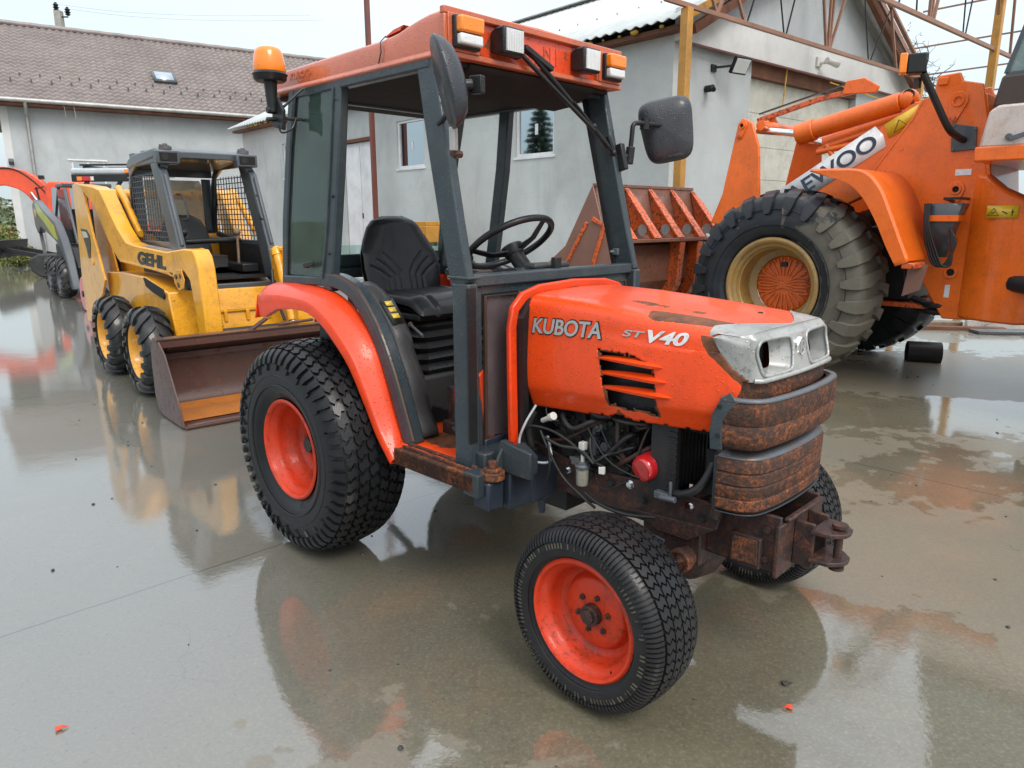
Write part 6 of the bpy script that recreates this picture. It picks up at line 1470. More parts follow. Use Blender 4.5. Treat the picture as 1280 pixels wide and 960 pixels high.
MB().prism([(-1.9, .75), (-1.75, 1.0), (-1.8, 1.8), (-2.2, 1.9), (-4.3, 1.9), (-4.4, 1.0), (-3.9, .8)], 'y', -1.6, -.40).build('rear_body', 'loader_orange', LD, bevel=.03)
MB().box((-1.42, -1.3, 2.02), (-1.38, -.75, 2.58)).cyl((-1.40, -.74, 2.42), (-1.40, -.70, 2.42), .04, 16).build('valve_cover', 'loader_orange', LD, bevel=.02)
# bucket
BKX = [(2.00, 1.86), (1.98, 1.84)]
Y0, Y1 = .40, -1.52
back = [(2.02, 1.845), (1.93, 1.50), (1.88, 1.30), (1.80, 1.27), (1.70, 1.20), (1.72, .80), (1.90, .50), (2.25, .38), (2.75, .42), (3.1, .60)]
bk = MB().grid(lambda u, v: (lambda i: (back[i][0], lerp(Y0, Y1, v), back[i][1]))(min(len(back)-1, round(u*(len(back)-1)))), len(back)-1, 6)
bkt = bk.build('bucket', 'bucket_skin', LD, solid=.03, smooth=20)
MB().bar((2.02, Y0+.01, 1.855), (2.02, Y1-.01, 1.855), .05, .035).build('bucket_rim', 'bucket_skin', bkt, bevel=.004)
MB().bar((1.68, Y0, 1.262), (1.68, Y1, 1.262), .32, .035).build('bucket_shelf', 'bucket_skin', bkt, bevel=.004)
for y in (Y0, Y1):
    MB().prism([(2.04, 1.86), (1.90, 1.45), (1.72, 1.22), (1.72, .80), (1.90, .48), (2.25, .36), (2.75, .40), (3.1, .60), (2.75, .95), (2.42, 1.20)], 'y', y-.02, y+.02).build('bucket_end', 'worn_bucket_end', bkt, bevel=.006)
e_ = MB().bars([(2.02, Y0+.025, 1.50), (1.86, Y0+.025, 1.42), (2.02, Y0+.025, .95), (2.30, Y0+.025, .60)], .05, .03, up=(0, 1, 0)).build('end_rib', 'loader_worn', bkt, bevel=.006)
MB().bars([(2.10, Y0+.025, 1.46), (2.36, Y0+.025, 1.05), (2.55, Y0+.025, .8)], .04, .03, up=(0, 1, 0)).build('end_rib', 'loader_worn', bkt, bevel=.006)
for k in range(5):
    y = Y0-.06-k*.455
    MB().cyl((1.735, y+.012, 1.375), (1.735, y+.017, 1.375), .062, 18).build('lit_hole_disc', 'concrete_pole', bkt)  # no hole cut: a pale disc paints the lit plate seen through the rib
    g = MB().prism([(2.01, 1.80), (1.97, 1.83), (1.86, 1.70), (1.54, 1.285), (1.63, 1.28), (1.70, 1.355), (1.80, 1.40), (1.88, 1.33), (1.93, 1.50)], 'y', y-.012, y+.012)
    # broad flange along the sloping edge of the rib
    g.sweep([(1.985, y, 1.83), (1.87, y, 1.70), (1.53, y, 1.285)], [(-.065, -.008), (.065, -.008), (.065, .008), (-.065, .008)], up=(0, 0, 1), scale=[.5, .9, 1.0])
    g.build('bucket_rib', 'loader_worn', bkt)
for y in (-.62, -1.0, -1.45):
    g = MB().prism([(1.54, 1.24), (1.74, 1.24), (1.74, .78), (1.92, .48), (1.80, .42), (1.60, .75)], 'y', y-.02, y+.02)
    g.sweep([(1.54, y, 1.24), (1.58, y, .75), (1.78, y, .42)], [(-.05, -.008), (.05, -.008), (.05, .008), (-.05, .008)], up=(1, 0, 0)); g.build('hinge_rib', 'loader_worn', bkt)
# ------------------------------------------------------------------ setting and buildings
tag(MB().box((-300, -60, -.30), (300, 400, -.02)).build('ground', 'grass_soil'), kind='structure')
# yard slab, a little proud of the soil
YP = [(-20.5, -14), (16, -14), (26, 14), (12, 30), (-8, 31), (-19.0, 27.2), (-24, 25)]
tag(MB().prism(YP, 'z', -.25, 0.0).build('yard', 'wet_concrete', smooth=0), kind='structure')
hm = MB().grid(lambda u, v: (lerp(-260, 60, u), 180+v*60, -1+8.5*math.sin(v*PI/2)*(0.6+.4*noise.noise(Vector((u*5, 2, 0))))), 60, 8)
tag(hm.build('hills', 'grass_soil', smooth=60), kind='structure')

def window(par, fr, y0, y1, z0, z1, mull=True, name='window'):
    """window in the plane x = const of the building frame, outer face at -x"""
    x = fr; f = .05
    m = MB().box((x-.02, y0, z0), (x+.06, y0+f, z1)).box((x-.02, y1-f, z0), (x+.06, y1, z1)).box((x-.02, y0+f, z1-f), (x+.06, y1-f, z1)).box((x-.02, y0+f, z0), (x+.06, y1-f, z0+f))
    w = m.build(name, 'frame_white', par, bevel=.004)
    MB().box((x+.012, y0+f, z0+f), (x+.022, y1-f, z1-f)).build('pane', 'window_glass', w)
    MB().box((x-.07, y0-.04, z0-.045), (x-.0, y1+.04, z0-.003)).build('sill', 'frame_white', w, bevel=.004)
    MB().box((x+.005, (y0+y1)/2-.035, z0+.36), (x+.011, (y0+y1)/2+.035, z0+.54)).build('sticker', 'sticker_white', w)
    return w
# --- pale workshop: x along its gable, y along the long side
WS = thing('workshop_building', 'pale rendered workshop with corrugated roof, two small windows, tall white door and cream gable door', 'building', (2.3, 10.96, 0), R(41))
EZ, RX, RZ, BX, BY = 4.05, 3.9, 6.15, 7.8, 16.0
def wall_holes(par, name, mat, ax, c, a0, a1, z0, z1, holes, th=.25, sgn=1):
    """a wall slab with rectangular openings, built from butted blocks"""
    m = MB(); xs = sorted({a0, a1, *[h[0] for h in holes], *[h[1] for h in holes]}); zs = sorted({z0, z1, *[h[2] for h in holes], *[h[3] for h in holes]})
    vs = []; nx, nz = len(xs), len(zs)
    for d in (0, th*sgn):
        for x in xs:
            for z in zs: vs.append((c+d, x, z) if ax == 'x' else (x, c+d, z))
    fs = []
    def solid(i, j):
        if i < 0 or j < 0 or i >= nx-1 or j >= nz-1: return False
        mx, mz = (xs[i]+xs[i+1])/2, (zs[j]+zs[j+1])/2
        return not any(h[0] < mx < h[1] and h[2] < mz < h[3] for h in holes)
    I = lambda i, j, k: k*nx*nz+i*nz+j
    for i in range(nx-1):
        for j in range(nz-1):
            if not solid(i, j): continue
            fs += [(I(i,j,0), I(i+1,j,0), I(i+1,j+1,0), I(i,j+1,0)), (I(i,j,1), I(i,j+1,1), I(i+1,j+1,1), I(i+1,j,1))]
            if not solid(i-1, j): fs.append((I(i,j,0), I(i,j+1,0), I(i,j+1,1), I(i,j,1)))
            if not solid(i+1, j): fs.append((I(i+1,j,0), I(i+1,j,1), I(i+1,j+1,1), I(i+1,j+1,0)))
            if not solid(i, j-1): fs.append((I(i,j,0), I(i,j,1), I(i+1,j,1), I(i+1,j,0)))
            if not solid(i, j+1): fs.append((I(i,j+1,0), I(i+1,j+1,0), I(i+1,j+1,1), I(i,j+1,1)))
    return MB().add(vs, fs).build(name, mat, par, smooth=0, weld=True)
wall_holes(WS, 'side_wall', 'plaster_pale', 'x', 0, 0, BY, 0, EZ, [(2.42, 3.40, 2.56, 3.44), (6.28, 7.32, 2.56, 3.54), (8.28, 9.78, .02, 3.25), (12.3, 13.2, 2.6, 3.5)])
window(WS, .05, 2.42, 3.40, 2.56, 3.44); window(WS, .05, 6.28, 7.32, 2.56, 3.54); window(WS, .05, 12.3, 13.2, 2.6, 3.5)
d = MB().box((.06, 8.29, .03), (.10, 9.77, 3.24)).build('door', 'frame_white', WS, bevel=.004)
for y0 in (8.33, 9.05):
    MB().box((.045, y0, .15), (.058, y0+.68, 3.16)).build('door_leaf', 'frame_white', d, bevel=.006)
MB().box((-.02, 8.24, 3.25), (.05, 9.82, 3.33)).build('lintel', 'brown_wood', d, bevel=.004)
MB().box((.03, 8.98, 1.5), (.05, 9.02, 1.62)).build('handle', 'black_metal', d)
gx = [(2.02, 5.75, .02, 4.02)]
wall_holes(WS, 'gable_wall', 'plaster_grey', 'y', 0, .26, BX, 0, EZ, gx)
MB().prism([(0, EZ+.002), (BX, EZ+.002), (BX, EZ+.05), (RX, RZ-.05), (0, EZ+.05)], 'y', .03, .25).build('gable', 'plaster_gable', WS, smooth=0)
MB().box((-.02, -.10, 3.93), (BX+.1, -.004, 4.36)).build('fascia_band', 'plaster_white', WS, bevel=.01)
MB().box((-.02, -.12, 3.905), (BX+.1, -.09, 3.932)).build('fascia_edge', 'pole_red', WS)
MB().box((2.02, .02, 3.72), (5.75, .16, 4.01)).build('door_lintel', 'brown_wood', WS, smooth=0)
gd = MB().box((2.03, .14, .02), (5.74, .18, 3.72)).build('garage_door', 'shutter_cream', WS, smooth=0)
for i in range(7): MB().box((2.03, .132, .02+i*.53), (5.74, .1395, .02+i*.53+.515)).build('door_panel', 'shutter_cream', gd, bevel=.008)
MB().box((BX-.25, .26, 0), (BX, BY, EZ)).box((.26, BY-.25, 0), (BX-.26, BY, EZ)).build('back_walls', 'plaster_grey', WS, smooth=0)
MB().box((.3, .3, EZ-.1), (BX-.3, BY-.3, EZ-.02)).build('ceiling', 'dark_void', WS)
# corrugated roof
def corr(sx):
    xa, xb = (-.35, RX+.02) if sx < 0 else (BX+.35, RX-.02)
    za = EZ+.08; zb = RZ+.04
    def fn(u, v):
        y = lerp(-.35, BY+.3, v); return (lerp(xa, xb, u), y, lerp(za, zb, u)+.018*math.sin(y*2*PI/.19))
    return MB().grid(fn, 2, 88*6)
rf = corr(-1).build('roof', 'sheet_roof', WS, smooth=60, solid=.01); corr(1).build('roof', 'sheet_roof', WS, smooth=60, solid=.01)
MB().bar((RX, -.36, RZ+.07), (RX, BY+.3, RZ+.07), .26, .03).build('ridge_cap', 'zinc_gutter', rf, bevel=.004)
for s in (-1, 1):
    xe = -.36 if s < 0 else BX+.36
    MB().sweep([(xe, -.365, EZ+.04), (RX, -.365, RZ+.01)], [(-.015,-.05),(.015,-.05),(.015,.05),(-.015,.05)]).build('verge', 'ochre_paint' if s < 0 else 'truss_paint', rf)
    MB().sweep([(xe*.0+(.0 if s < 0 else BX), -.30, EZ-.02), (RX, -.30, RZ-.08)], [(-.05,-.06),(.05,-.06),(.05,.06),(-.05,.06)]).build('rafter', 'brown_wood', rf)
MB().box((-.22, -.2, EZ-.03), (-.002, BY+.2, EZ+.03)).build('eave_board', 'brown_wood', WS, smooth=0)
m = MB()
for i in range(46):
    y = .1+i*.33+random.uniform(-.08, .08); s_ = random.uniform(.02, .05)
    m = MB().sphere((-.27+random.uniform(-.02, .03), y, EZ+.04), s_, 8, 5, 1, random.uniform(1, 2.4), .8)
    m.build('eave_foam', 'foam_yellow', WS)
for i in range(34):
    y = .2+i*.46; 
    MB().cyl((RX*.28, y, lerp(EZ+.08, RZ+.04, .335)+.02), (RX*.28, y, lerp(EZ+.08, RZ+.04, .335)+.05), .018, 6).build('roof_screw', 'zinc_gutter', rf)
# floodlight and camera on the gable
fl = MB().cbox((1.22, -.30, 3.72), (.34, .05, .25), R(-8), 0, R(28)).build('floodlight', 'black_metal', WS, bevel=.01)
MB().cbox((1.215, -.327, 3.706), (.29, .012, .20), R(-8), 0, R(28)).build('flood_lens', 'lens_clear', fl, bevel=.004)
MB().bar((.98, -.02, 3.70), (1.06, -.28, 3.70), .03, .03).box((.90, -.03, 3.64), (1.02, -.002, 3.74)).build('flood_bracket', 'black_metal', fl)
pc = MB().cyl((.80, -.01, 3.38), (.80, -.12, 3.38), .05, 12).cyl((.80, -.12, 3.40), (.72, -.20, 3.34), .035, 10).build('photo_sensor', 'black_metal', WS)
cm = MB().box((3.86, -.14, 4.06), (4.02, -.10, 4.22)).cyl((3.94, -.12, 4.12), (4.00, -.25, 4.13), .03, 10).build('security_camera', 'white_plastic', WS, bevel=.01)
MB().cyl((3.94, -.26, 4.15), (4.22, -.33, 4.10), .055, 18).build('camera_body', 'white_plastic', cm, bevel=.008)
MB().cyl((4.222, -.331, 4.10), (4.226, -.332, 4.099), .040, 18).build('camera_lens', 'black_plastic', cm)
MB().cyl((3.02, -.05, 3.93), (3.02, -.02, 3.35), .012, 6).build('hanging_cord', 'foam_yellow', WS)
MB().tube([(4.4, -.12, 3.86), (5.6, -.30, 3.74), (7.4, -.4, 3.62)], .012, 6).build('cable', 'foam_yellow', WS)

# brown post standing in front of the workshop side wall
P_ = Vector((2.3, 10.96, 0)); rotB = Matrix.Rotation(R(41), 3, 'Z')
def bw(x, y, z=0): return P_+rotB @ Vector((x, y, z))
q = bw(-.35, 7.75)
t = MB().box((-.045, -.045, 0), (.045, .045, 6.9)).build('steel_post', 'pole_red'); t.location = q; t.rotation_euler = (0, 0, R(41))
tag(t, 'thin dark red steel post rising past the roof beside the white door', 'post')

# --- canopy frame of trusses on ochre posts
CN = thing('canopy_frame', 'open rusty steel canopy frame with lattice trusses on ochre posts in front of the gable', 'canopy', (2.3, 10.96, 0), R(41))
def post(x, y, h): return MB().box((x-.06, y-.06, 0), (x+.06, y+.06, h)).build('post', 'ochre_paint', CN, bevel=.006)
post(-.42, -.5, 4.19); post(7.4, -.5, 4.19); post(5.60, -2.3, 6.1)
def truss(y, xa, xb, zb, apex, ax_, webs, mat='truss_paint'):
    t = MB().bar((xa, y, zb), (xb, y, zb), .05, .06).build('truss', mat, CN, bevel=.004)
    ztop = lambda x: interp([(xa, zb+.06), (ax_, apex), (xb, zb+.06)], x)
    MB().bar((xa, y, zb+.08), (ax_, y, apex), .05, .07, (0, 1, 0)).bar((ax_, y, apex), (xb, y, zb+.08), .05, .07, (0, 1, 0)).build('top_chord', mat, t, bevel=.004)
    for k, (x0, x1, hv) in enumerate(webs):
        MB().bar((x0, y, zb), (x1, y, ztop(x1)), .038 if hv else .018, .038 if hv else .018, (0, 1, 0)).build('web', mat if hv else 'black_metal', t)
    return t
truss(-.5, -.9, 7.6, 4.22, 6.35, 3.45, [(.25, -.05, 1), (.25, .75, 1), (.95, .45, 1), (1.0, 1.55, 0), (2.05, 1.6, 0), (2.1, 2.7, 0), (3.40, 2.85, 1), (3.46, 3.38, 1), (3.50, 3.60, 1), (3.52, 4.30, 1), (5.0, 4.35, 0), (5.05, 5.7, 0), (6.2, 5.7, 1)])
truss(-2.3, -2.8, 10.5, 4.22, 6.9, 3.9, [(-1.2, -1.9, 1), (-1.2, -.5, 1), (.4, -.4, 1), (1.35, .9, 0), (1.7, 2.2, 0), (2.3, 2.0, 0), (2.75, 2.65, 1), (2.80, 3.05, 1), (2.9, 3.7, 1), (4.1, 3.75, 0), (4.2, 4.7, 0), (5.7, 5.1, 1), (6.4, 6.1, 1), (7.3, 6.6, 0), (7.4, 8.3, 0), (9, 8.4, 1)])
truss(-5.2, -2.8, 10.5, 4.22, 6.9, 3.9, [(-1.2, -1.9, 1), (.4, -.4, 1), (2.1, 2.8, 0), (3.8, 3.8, 1), (5.7, 5.0, 1), (7.4, 8.3, 0)])
for i, x in enumerate((-.9, .6, 2.2, 3.9, 5.2, 6.4, 7.5, 8.6, 9.6, 10.5)):
    zt = interp([(-2.8, 4.30), (3.9, 6.95), (10.5, 4.30)], x)
    MB().bar((x, -8.5, zt), (x, 1.0 if x > 7.9 else -.36, zt-.02), .025, .03).build('purlin', 'truss_paint', CN)
for (a, b) in (((8.0, .5, 4.05), (12.5, 1.6, 4.15)), ((8.0, .4, 3.9), (12.5, 1.5, 3.97))):
    MB().bar(a, b, .05, .06).build('far_rail', 'black_metal', CN)

# --- tiled house at the left
HO = thing('tiled_house', 'long grey rendered house with brown tiled roof, skylight and white downpipe at the back left', 'building', (-17.6, 26.6, 0), R(33))
HL, HE, HR, HRY = 16.0, 5.62, 9.0, 5.0
wall_holes(HO, 'front_wall', 'plaster_grey', 'y', 0, 0, HL, 0, HE, [(1.72, 2.80, 2.5, 3.58)])
MB().prism([(0, 0), (2*HRY, 0), (2*HRY, HE), (HRY, HR-.15), (0, HE)], 'x', -.002, -.24).build('end_wall', 'plaster_white', HO, smooth=0)
MB().box((0, 9.7, 0), (HL, 10, HE)).prism([(0.26, 0), (9.69, 0), (9.69, HE), (HRY, HR-.2), (.26, HE)], 'x', HL-.25, HL).build('rear_walls', 'plaster_grey', HO, smooth=0)
w_ = MB().box((1.72, .03, 2.5), (1.78, .09, 3.58)).box((2.74, .03, 2.5), (2.80, .09, 3.58)).box((1.78, .03, 3.52), (2.74, .09, 3.58)).box((2.22, .03, 2.5), (2.30, .09, 3.52)).box((1.78, .03, 2.5), (2.22, .09, 2.56)).build('window', 'frame_white', HO)
MB().box((1.78, .06, 2.56), (2.22, .065, 3.52)).build('pane', 'window_glass', w_); MB().box((2.30, .06, 2.56), (2.74, .065, 3.52)).build('pane', 'window_glass', w_)
MB().box((1.62, -.03, 3.58), (2.90, .02, 3.63)).build('window_head', 'frame_white', w_)
def tiles(u, v):
    x = lerp(-1.6, HL+.6, u); k = v*17; row = math.floor(k+1e-6); f = k-row
    y = lerp(-.62, HRY, v); z = lerp(HE-.20, HR, (y+.62)/(HRY+.62))
    return (x, y, z+.055*(1-f)+.030*math.sin(x*2*PI/.30+(0 if True else 0)))
rows = 22
mm = MB(); NXT = 560
for r_ in range(rows):
    def seg(u, v, r_=r_):
        x = lerp(-1.6, HL+.6, u); t = (r_+v*1.06)/rows; y = lerp(-.62, HRY, t); z = lerp(HE-.20, HR, t)
        return (x, y, z+.085*(1-v)+.026*math.sin(x*2*PI/.25))
    mm.grid(seg, NXT, 2)
    # front edge of the course
    mm.grid(lambda u, v, r_=r_: (lerp(-1.6, HL+.6, u), lerp(-.62, HRY, r_/rows)-.003, lerp(HE-.20, HR, r_/rows)+.085*v+.026*math.sin(lerp(-1.6, HL+.6, u)*2*PI/.25)), NXT, 1)
hr = mm.build('roof', 'roof_tile', HO, smooth=50)
MB().add([(-1.6, HRY, HR), (HL+.6, HRY, HR), (HL+.6, 10.6, HE-.2), (-1.6, 10.6, HE-.2)], [(0, 1, 2, 3)]).build('roof', 'roof_tile', HO, solid=.05)
m = MB().tube([(-1.65+i*.4, HRY, HR+.06+(.012 if i % 2 else 0)) for i in range(int((HL+2.4)/.4)+1)], .11, 10).build('ridge_tiles', 'roof_tile', hr)
MB().box((-1.6, -.60, HE-.30), (HL+.6, -.02, HE-.17)).build('soffit', 'brown_wood', HO, smooth=0)
MB().tube([(-1.6, -.68, HE-.14), (HL+.6, -.68, HE-.14)], .075, 10).build('gutter', 'zinc_gutter', HO)
MB().tube([(.55, -.68, HE-.16), (.55, -.60, HE-.35), (.55, -.12, HE-.62), (.55, -.10, 0.05)], .055, 10).build('downpipe', 'zinc_gutter', HO)
for x in (1.7, 2.0): MB().cyl((x, -.64, HE-.2), (x+.03, -.62, HE-.62), .01, 5).build('drip_wire', 'zinc_gutter', HO)
sl = (HR-HE+.20)/(HRY+.62); zf = lambda y: HE-.20+(y+.62)*sl+.10
sk = MB().add([(5.0, 1.35, zf(1.35)+.03), (5.85, 1.35, zf(1.35)+.03), (5.85, 2.1, zf(2.1)+.03), (5.0, 2.1, zf(2.1)+.03)], [(0, 1, 2, 3)]).build('skylight', 'cab_grey', hr, solid=.08)
MB().add([(5.10, 1.45, zf(1.45)+.075), (5.75, 1.45, zf(1.45)+.075), (5.75, 2.02, zf(2.02)+.075), (5.10, 2.02, zf(2.02)+.075)], [(0, 1, 2, 3)]).build('pane', 'window_glass', sk, solid=.01)
for i in range(24):
    for z_, yy in ((0, .55), (1, .95)):
        MB().box((.2+i*.62+z_*.3, yy, zf(yy)+.0), (.26+i*.62+z_*.3, yy+.04, zf(yy)+.10)).build('snow_guard', 'cab_grey', hr)
wl = MB().cbox((-.10, -.20, 3.45), (.16, .30, .12), 0, 0, .4).cyl((-.05, -.02, 3.35), (-.10, -.18, 3.42), .02, 8).build('wall_lamp', 'cab_grey', HO)

# power pole behind the house
PP = thing('power_pole', 'concrete power pole with dark insulators rising behind the tiled roof', 'utility pole', (-20.5, 35.5, 0))
MB().loft([[(-.22, -.22, 0), (.22, -.22, 0), (.22, .22, 0), (-.22, .22, 0)], [(-.14, -.14, 10.65), (.14, -.14, 10.65), (.14, .14, 10.65), (-.14, .14, 10.65)]]).build('mast', 'concrete_pole', PP)
for (x, z) in ((-.08, 10.65), (.42, 10.45)):
    MB().lathe([(0, .05), (.06, .12), (.09, .06), (.15, .14), (.18, .07), (.26, .12), (.30, .07), (.36, .05), (.38, 0)], 14, (x, 0, z), 'z').build('insulator', 'black_metal', PP)
MB().bar((0, 0, 10.4), (.42, 0, 10.4), .05, .05).build('bracket', 'black_metal', PP)
for (x, z) in ((-.08, 10.95), (.42, 10.75)):
    MB().tube(rnd_path([(x-.1, 0, z), (x+3, -.5, z-.45), (x+7, -1.2, z-.8), (x+12, -2.0, z-1.0)], 8), .006, 5).build('wire', 'zinc_gutter', PP)
# thin wires low at the left edge
q = thing('wire_fence', 'distant wire line on slim posts beyond the yard at the left edge', 'fence', (-34, 44, 0))
for x in (-8, 0, 8): MB().cyl((x, 0, 0), (x, 0, 2.6), .05, 8).build('post', 'black_metal', q)
for z in (2.3, 2.55): MB().cyl((-10, 0, z), (12, -2, z), .02, 5).build('wire', 'black_metal', q)

# ------------------------------------------------------------------ vegetation
def leaf_cloud(m, c, r, n, s, flat=.7):
    for _ in range(n):
        while True:
            v = Vector((random.uniform(-1, 1), random.uniform(-1, 1), random.uniform(-1, 1)))
            if v.length <= 1: break
        v = v*(.55+.45*v.length)
        p = Vector(c)+Vector((v.x*r[0], v.y*r[1], v.z*r[2])); a = Vector((random.gauss(0, 1), random.gauss(0, 1), random.gauss(0, 1))).normalized(); b = a.orthogonal().normalized()
        L = s*random.uniform(.6, 1.3); m.add([p-a*L, p-b*L*.45, p+a*L, p+b*L*.45], [(0, 1, 2, 3)])
def bush(name, label, loc, r, n, s, mat, stems=5, group=None, cat='bush'):
    t = thing(name, label, cat, loc, 0, group)
    m = MB()
    for k in range(7):
        q = random.uniform(0, 6.3); cc = (r[0]*.5*math.cos(q), r[1]*.5*math.sin(q), r[2]*random.uniform(.6, 1.35)); leaf_cloud(m, cc, (r[0]*.55, r[1]*.55, r[2]*.5), n//7, s)
    m.build('foliage', mat, t, smooth=0)
    m = MB()
    for k in range(stems):
        q = random.uniform(0, 6.3); m.tube([(0, 0, 0), (r[0]*.3*math.cos(q), r[1]*.3*math.sin(q), r[2]*.8), (r[0]*.6*math.cos(q), r[1]*.6*math.sin(q), r[2]*1.6)], [.03, .02, .006], 5)
    m.build('stem', 'bark', t)
    return t
bush('bush', 'green and yellowing bush at the foot of the grey house corner', (-17.6, 25.0, 0), (1.0, .9, .75), 2600, .07, 'leaf_bush')
bush('bush', 'taller straggly bush at the far left edge of the yard', (-20.3, 26.2, 0), (1.1, .9, 1.0), 2400, .07, 'leaf_bush')
bush('bush', 'low leafy clump behind the black blade', (-15.9, 23.6, 0), (.7, .6, .35), 1100, .06, 'leaf_bush')
random.seed(11)
m = MB()
for i in range(7000):
    x = random.uniform(-27, -14.5); y = random.uniform(22.8, 27.5)+(x+14.5)*-.12; h = random.uniform(.08, .34)
    if y < 24.2-(x+18)*.35: continue
    a = random.uniform(0, 6.3); m.add([(x, y, 0), (x+.03*math.cos(a), y+.03*math.sin(a), 0), (x+.12*math.cos(a+1), y+.1*math.sin(a+1), h)], [(0, 1, 2)])
tag(m.build('grass_verge', 'leaf_grass', smooth=0), 'rough grass along the far edge of the yard', 'grass', kind='stuff')
m = MB()
for i in range(26):
    x = -150+i*7+random.uniform(-2, 2); leaf_cloud(m, (x, 150+random.uniform(-8, 8), 1.5), (6, 4, random.uniform(2.5, 4.2)), 260, .8)
tag(m.build('far_woods', 'leaf_far', smooth=0), 'far hazy line of trees on the horizon at the left', 'woods', kind='stuff')
# low rubble wall beyond the verge
t = MB().box((-2.6, -.2, 0), (2.2, .2, 1.15)).box((-2.0, -.25, 1.15), (-.4, .1, 1.5)).build('rubble_wall', 'weathered_wood', bevel=.05); t.location = (-21.5, 29.5, 0)
tag(t, 'low weathered wall behind the bushes at the left edge', 'wall')
# dry creeper on the canopy
cr = thing('dry_creeper', 'tangle of bare brown creeper on the canopy beyond the workshop gable', 'creeper', tuple(bw(8.7, .7, 4.75)), R(41))
tw = MB(); lf = MB(); random.seed(5)
for i in range(110):
    p = Vector((random.uniform(-1.6, 2.4), random.uniform(-.3, .3), random.uniform(-.3, .3))); pts = [p.copy()]
    d_ = Vector((random.uniform(-1, 1), random.uniform(-.4, .4), random.uniform(-.7, .8))).normalized()
    for k in range(6):
        d_ = (d_+Vector((random.gauss(0, .35), random.gauss(0, .25), random.gauss(0, .35)-.05))).normalized(); p = p+d_*.14; pts.append(p.copy())
        if random.random() < .6: leaf_cloud(lf, p, (.06, .06, .06), 3, .03)
    tw.tube(pts, [.012-.0015*k for k in range(7)], 4)
tw.build('twigs', 'bark', cr); lf.build('dead_leaves', 'leaf_dry', cr, smooth=0)
# firs standing behind the camera, mirrored in the workshop windows
def fir(name, label, loc, h, n=26):
    t = thing(name, label, 'tree', loc)
    MB().tube([(0, 0, 0), (0, 0, h*.5), (0, 0, h)], [h*.018, h*.012, .01], 8).build('trunk', 'bark', t)
    m = MB()
    for i in range(n):
        z = h*(.12+.86*i/n); L = h*.24*(1-i/n)**.8+.1
        for k in range(9):
            a = k*2*PI/9+i*.7+random.uniform(-.2, .2); l_ = L*random.uniform(.7, 1.1)
            for s_ in range(7):
                f_ = (s_+.5)/7; p = Vector((math.cos(a)*l_*f_, math.sin(a)*l_*f_, z-.25*l_*f_+.1*l_*f_*f_)); leaf_cloud(m, p, (.10+.05*l_, .10+.05*l_, .06), 7, .10)
    m.build('crown', 'leaf_fir', t, smooth=0)
fir('fir_tree', 'dark fir far off to the left, mirrored in the nearer workshop window', (-20.0, 15.2, 0), 6.6)
fir('fir_tree', 'fir further away to the left, mirrored in the farther workshop window', (-26.0, 20.6, 0), 6.6)
# ------------------------------------------------------------------ things lying about
def lying(name, label, cat, mb, mat, loc, rz=0, **kw):
    o = mb.build(name, mat, **kw); o.location = loc; o.rotation_euler = (0, 0, rz); return tag(o, label, cat)
lying('plank', 'long brown plank lying under the wheel loader', 'plank', MB().box((-.75, -.05, 0), (.75, .05, .05)), 'brown_wood', (5.95, 9.80, 0), R(-10), bevel=.006)
lying('plank', 'short dark timber lying behind the brown plank under the loader', 'plank', MB().box((-.5, -.09, 0), (.5, .09, .06)), 'weathered_wood', (5.9, 10.25, 0), R(-6), bevel=.01)
lying('concrete_slab', 'pale broken concrete slab at the right edge behind the loader', 'slab', MB().prism([(-.9, -.2), (.9, -.25), (.95, .2), (-.7, .25)], 'z', 0, .14), 'pale_board', (7.15, 9.9, 0), R(-6), bevel=.02)
lying('board', 'flat grey board in front of the pale slab at the right edge', 'board', MB().box((-.7, -.12, 0), (.7, .12, .045)), 'cab_grey', (6.85, 9.45, 0), R(-4), bevel=.01)
m = MB().lathe([(-.16, .10), (-.16, .12), (.16, .12), (.16, .10)], 28, (0, 0, .12), 'y', closed=True); lying('pipe_offcut', 'short wide dark pipe offcut lying in the puddle by the big tyre', 'pipe', m, 'engine_metal', (4.42, 7.60, -.03), R(72))
m = MB()
for k in range(12):
    a = random.uniform(0, 6.3); m.tube([(0, 0, 0), (.06*math.cos(a), .06*math.sin(a), .08), (.14*math.cos(a), .14*math.sin(a), .10)], [.004, .004, .002], 4)
lying('weed', 'small green weed by the pale slab under the loader', 'weed', m, 'leaf_grass', (6.45, 9.8, 0))
# workshop clutter seen over the tractor: an orange engine block on a stand
t = thing('engine_block', 'yellow engine casting standing by the workshop wall, seen past the seat back', 'engine', tuple(bw(-.75, 5.2)), R(41))
b0 = MB().box((-.3, -.45, 1.05), (.3, .45, 1.36)).box((-.2, -.3, 1.36), (.2, .1, 1.44)); random.seed(9)
for i in range(10): b0.cyl((-.3, random.uniform(-.4, .4), random.uniform(1.10, 1.32)), (-.36, random.uniform(-.4, .4), random.uniform(1.10, 1.32)), random.uniform(.03, .07), 10)
b0.build('casting', 'ochre_paint', t, bevel=.02)
MB().box((-.35, -.55, .99), (.35, .55, 1.05)).build('stand_top', 'black_metal', t)
for x in (-.3, .3):
    for y in (-.5, .5): MB().box((x-.03, y-.03, 0), (x+.03, y+.03, .99)).build('leg', 'black_metal', t)
def leaf(loc, s, mat, label, name='fallen_leaf'):
    P = []
    for i in range(14):
        a = 2*PI*i/14; r = s*(1-.35*abs(math.sin(a*1.5)))*(1.3 if i == 0 else 1); P.append((r*math.cos(a), r*.65*math.sin(a), .002+.006*math.sin(a*2)**2))
    o = MB().add(P, [tuple(range(14))]).build(name, mat, solid=.002, smooth=0); o.location = loc; o.rotation_euler = (0, 0, random.uniform(0, 6)); return tag(o, label, 'leaf')
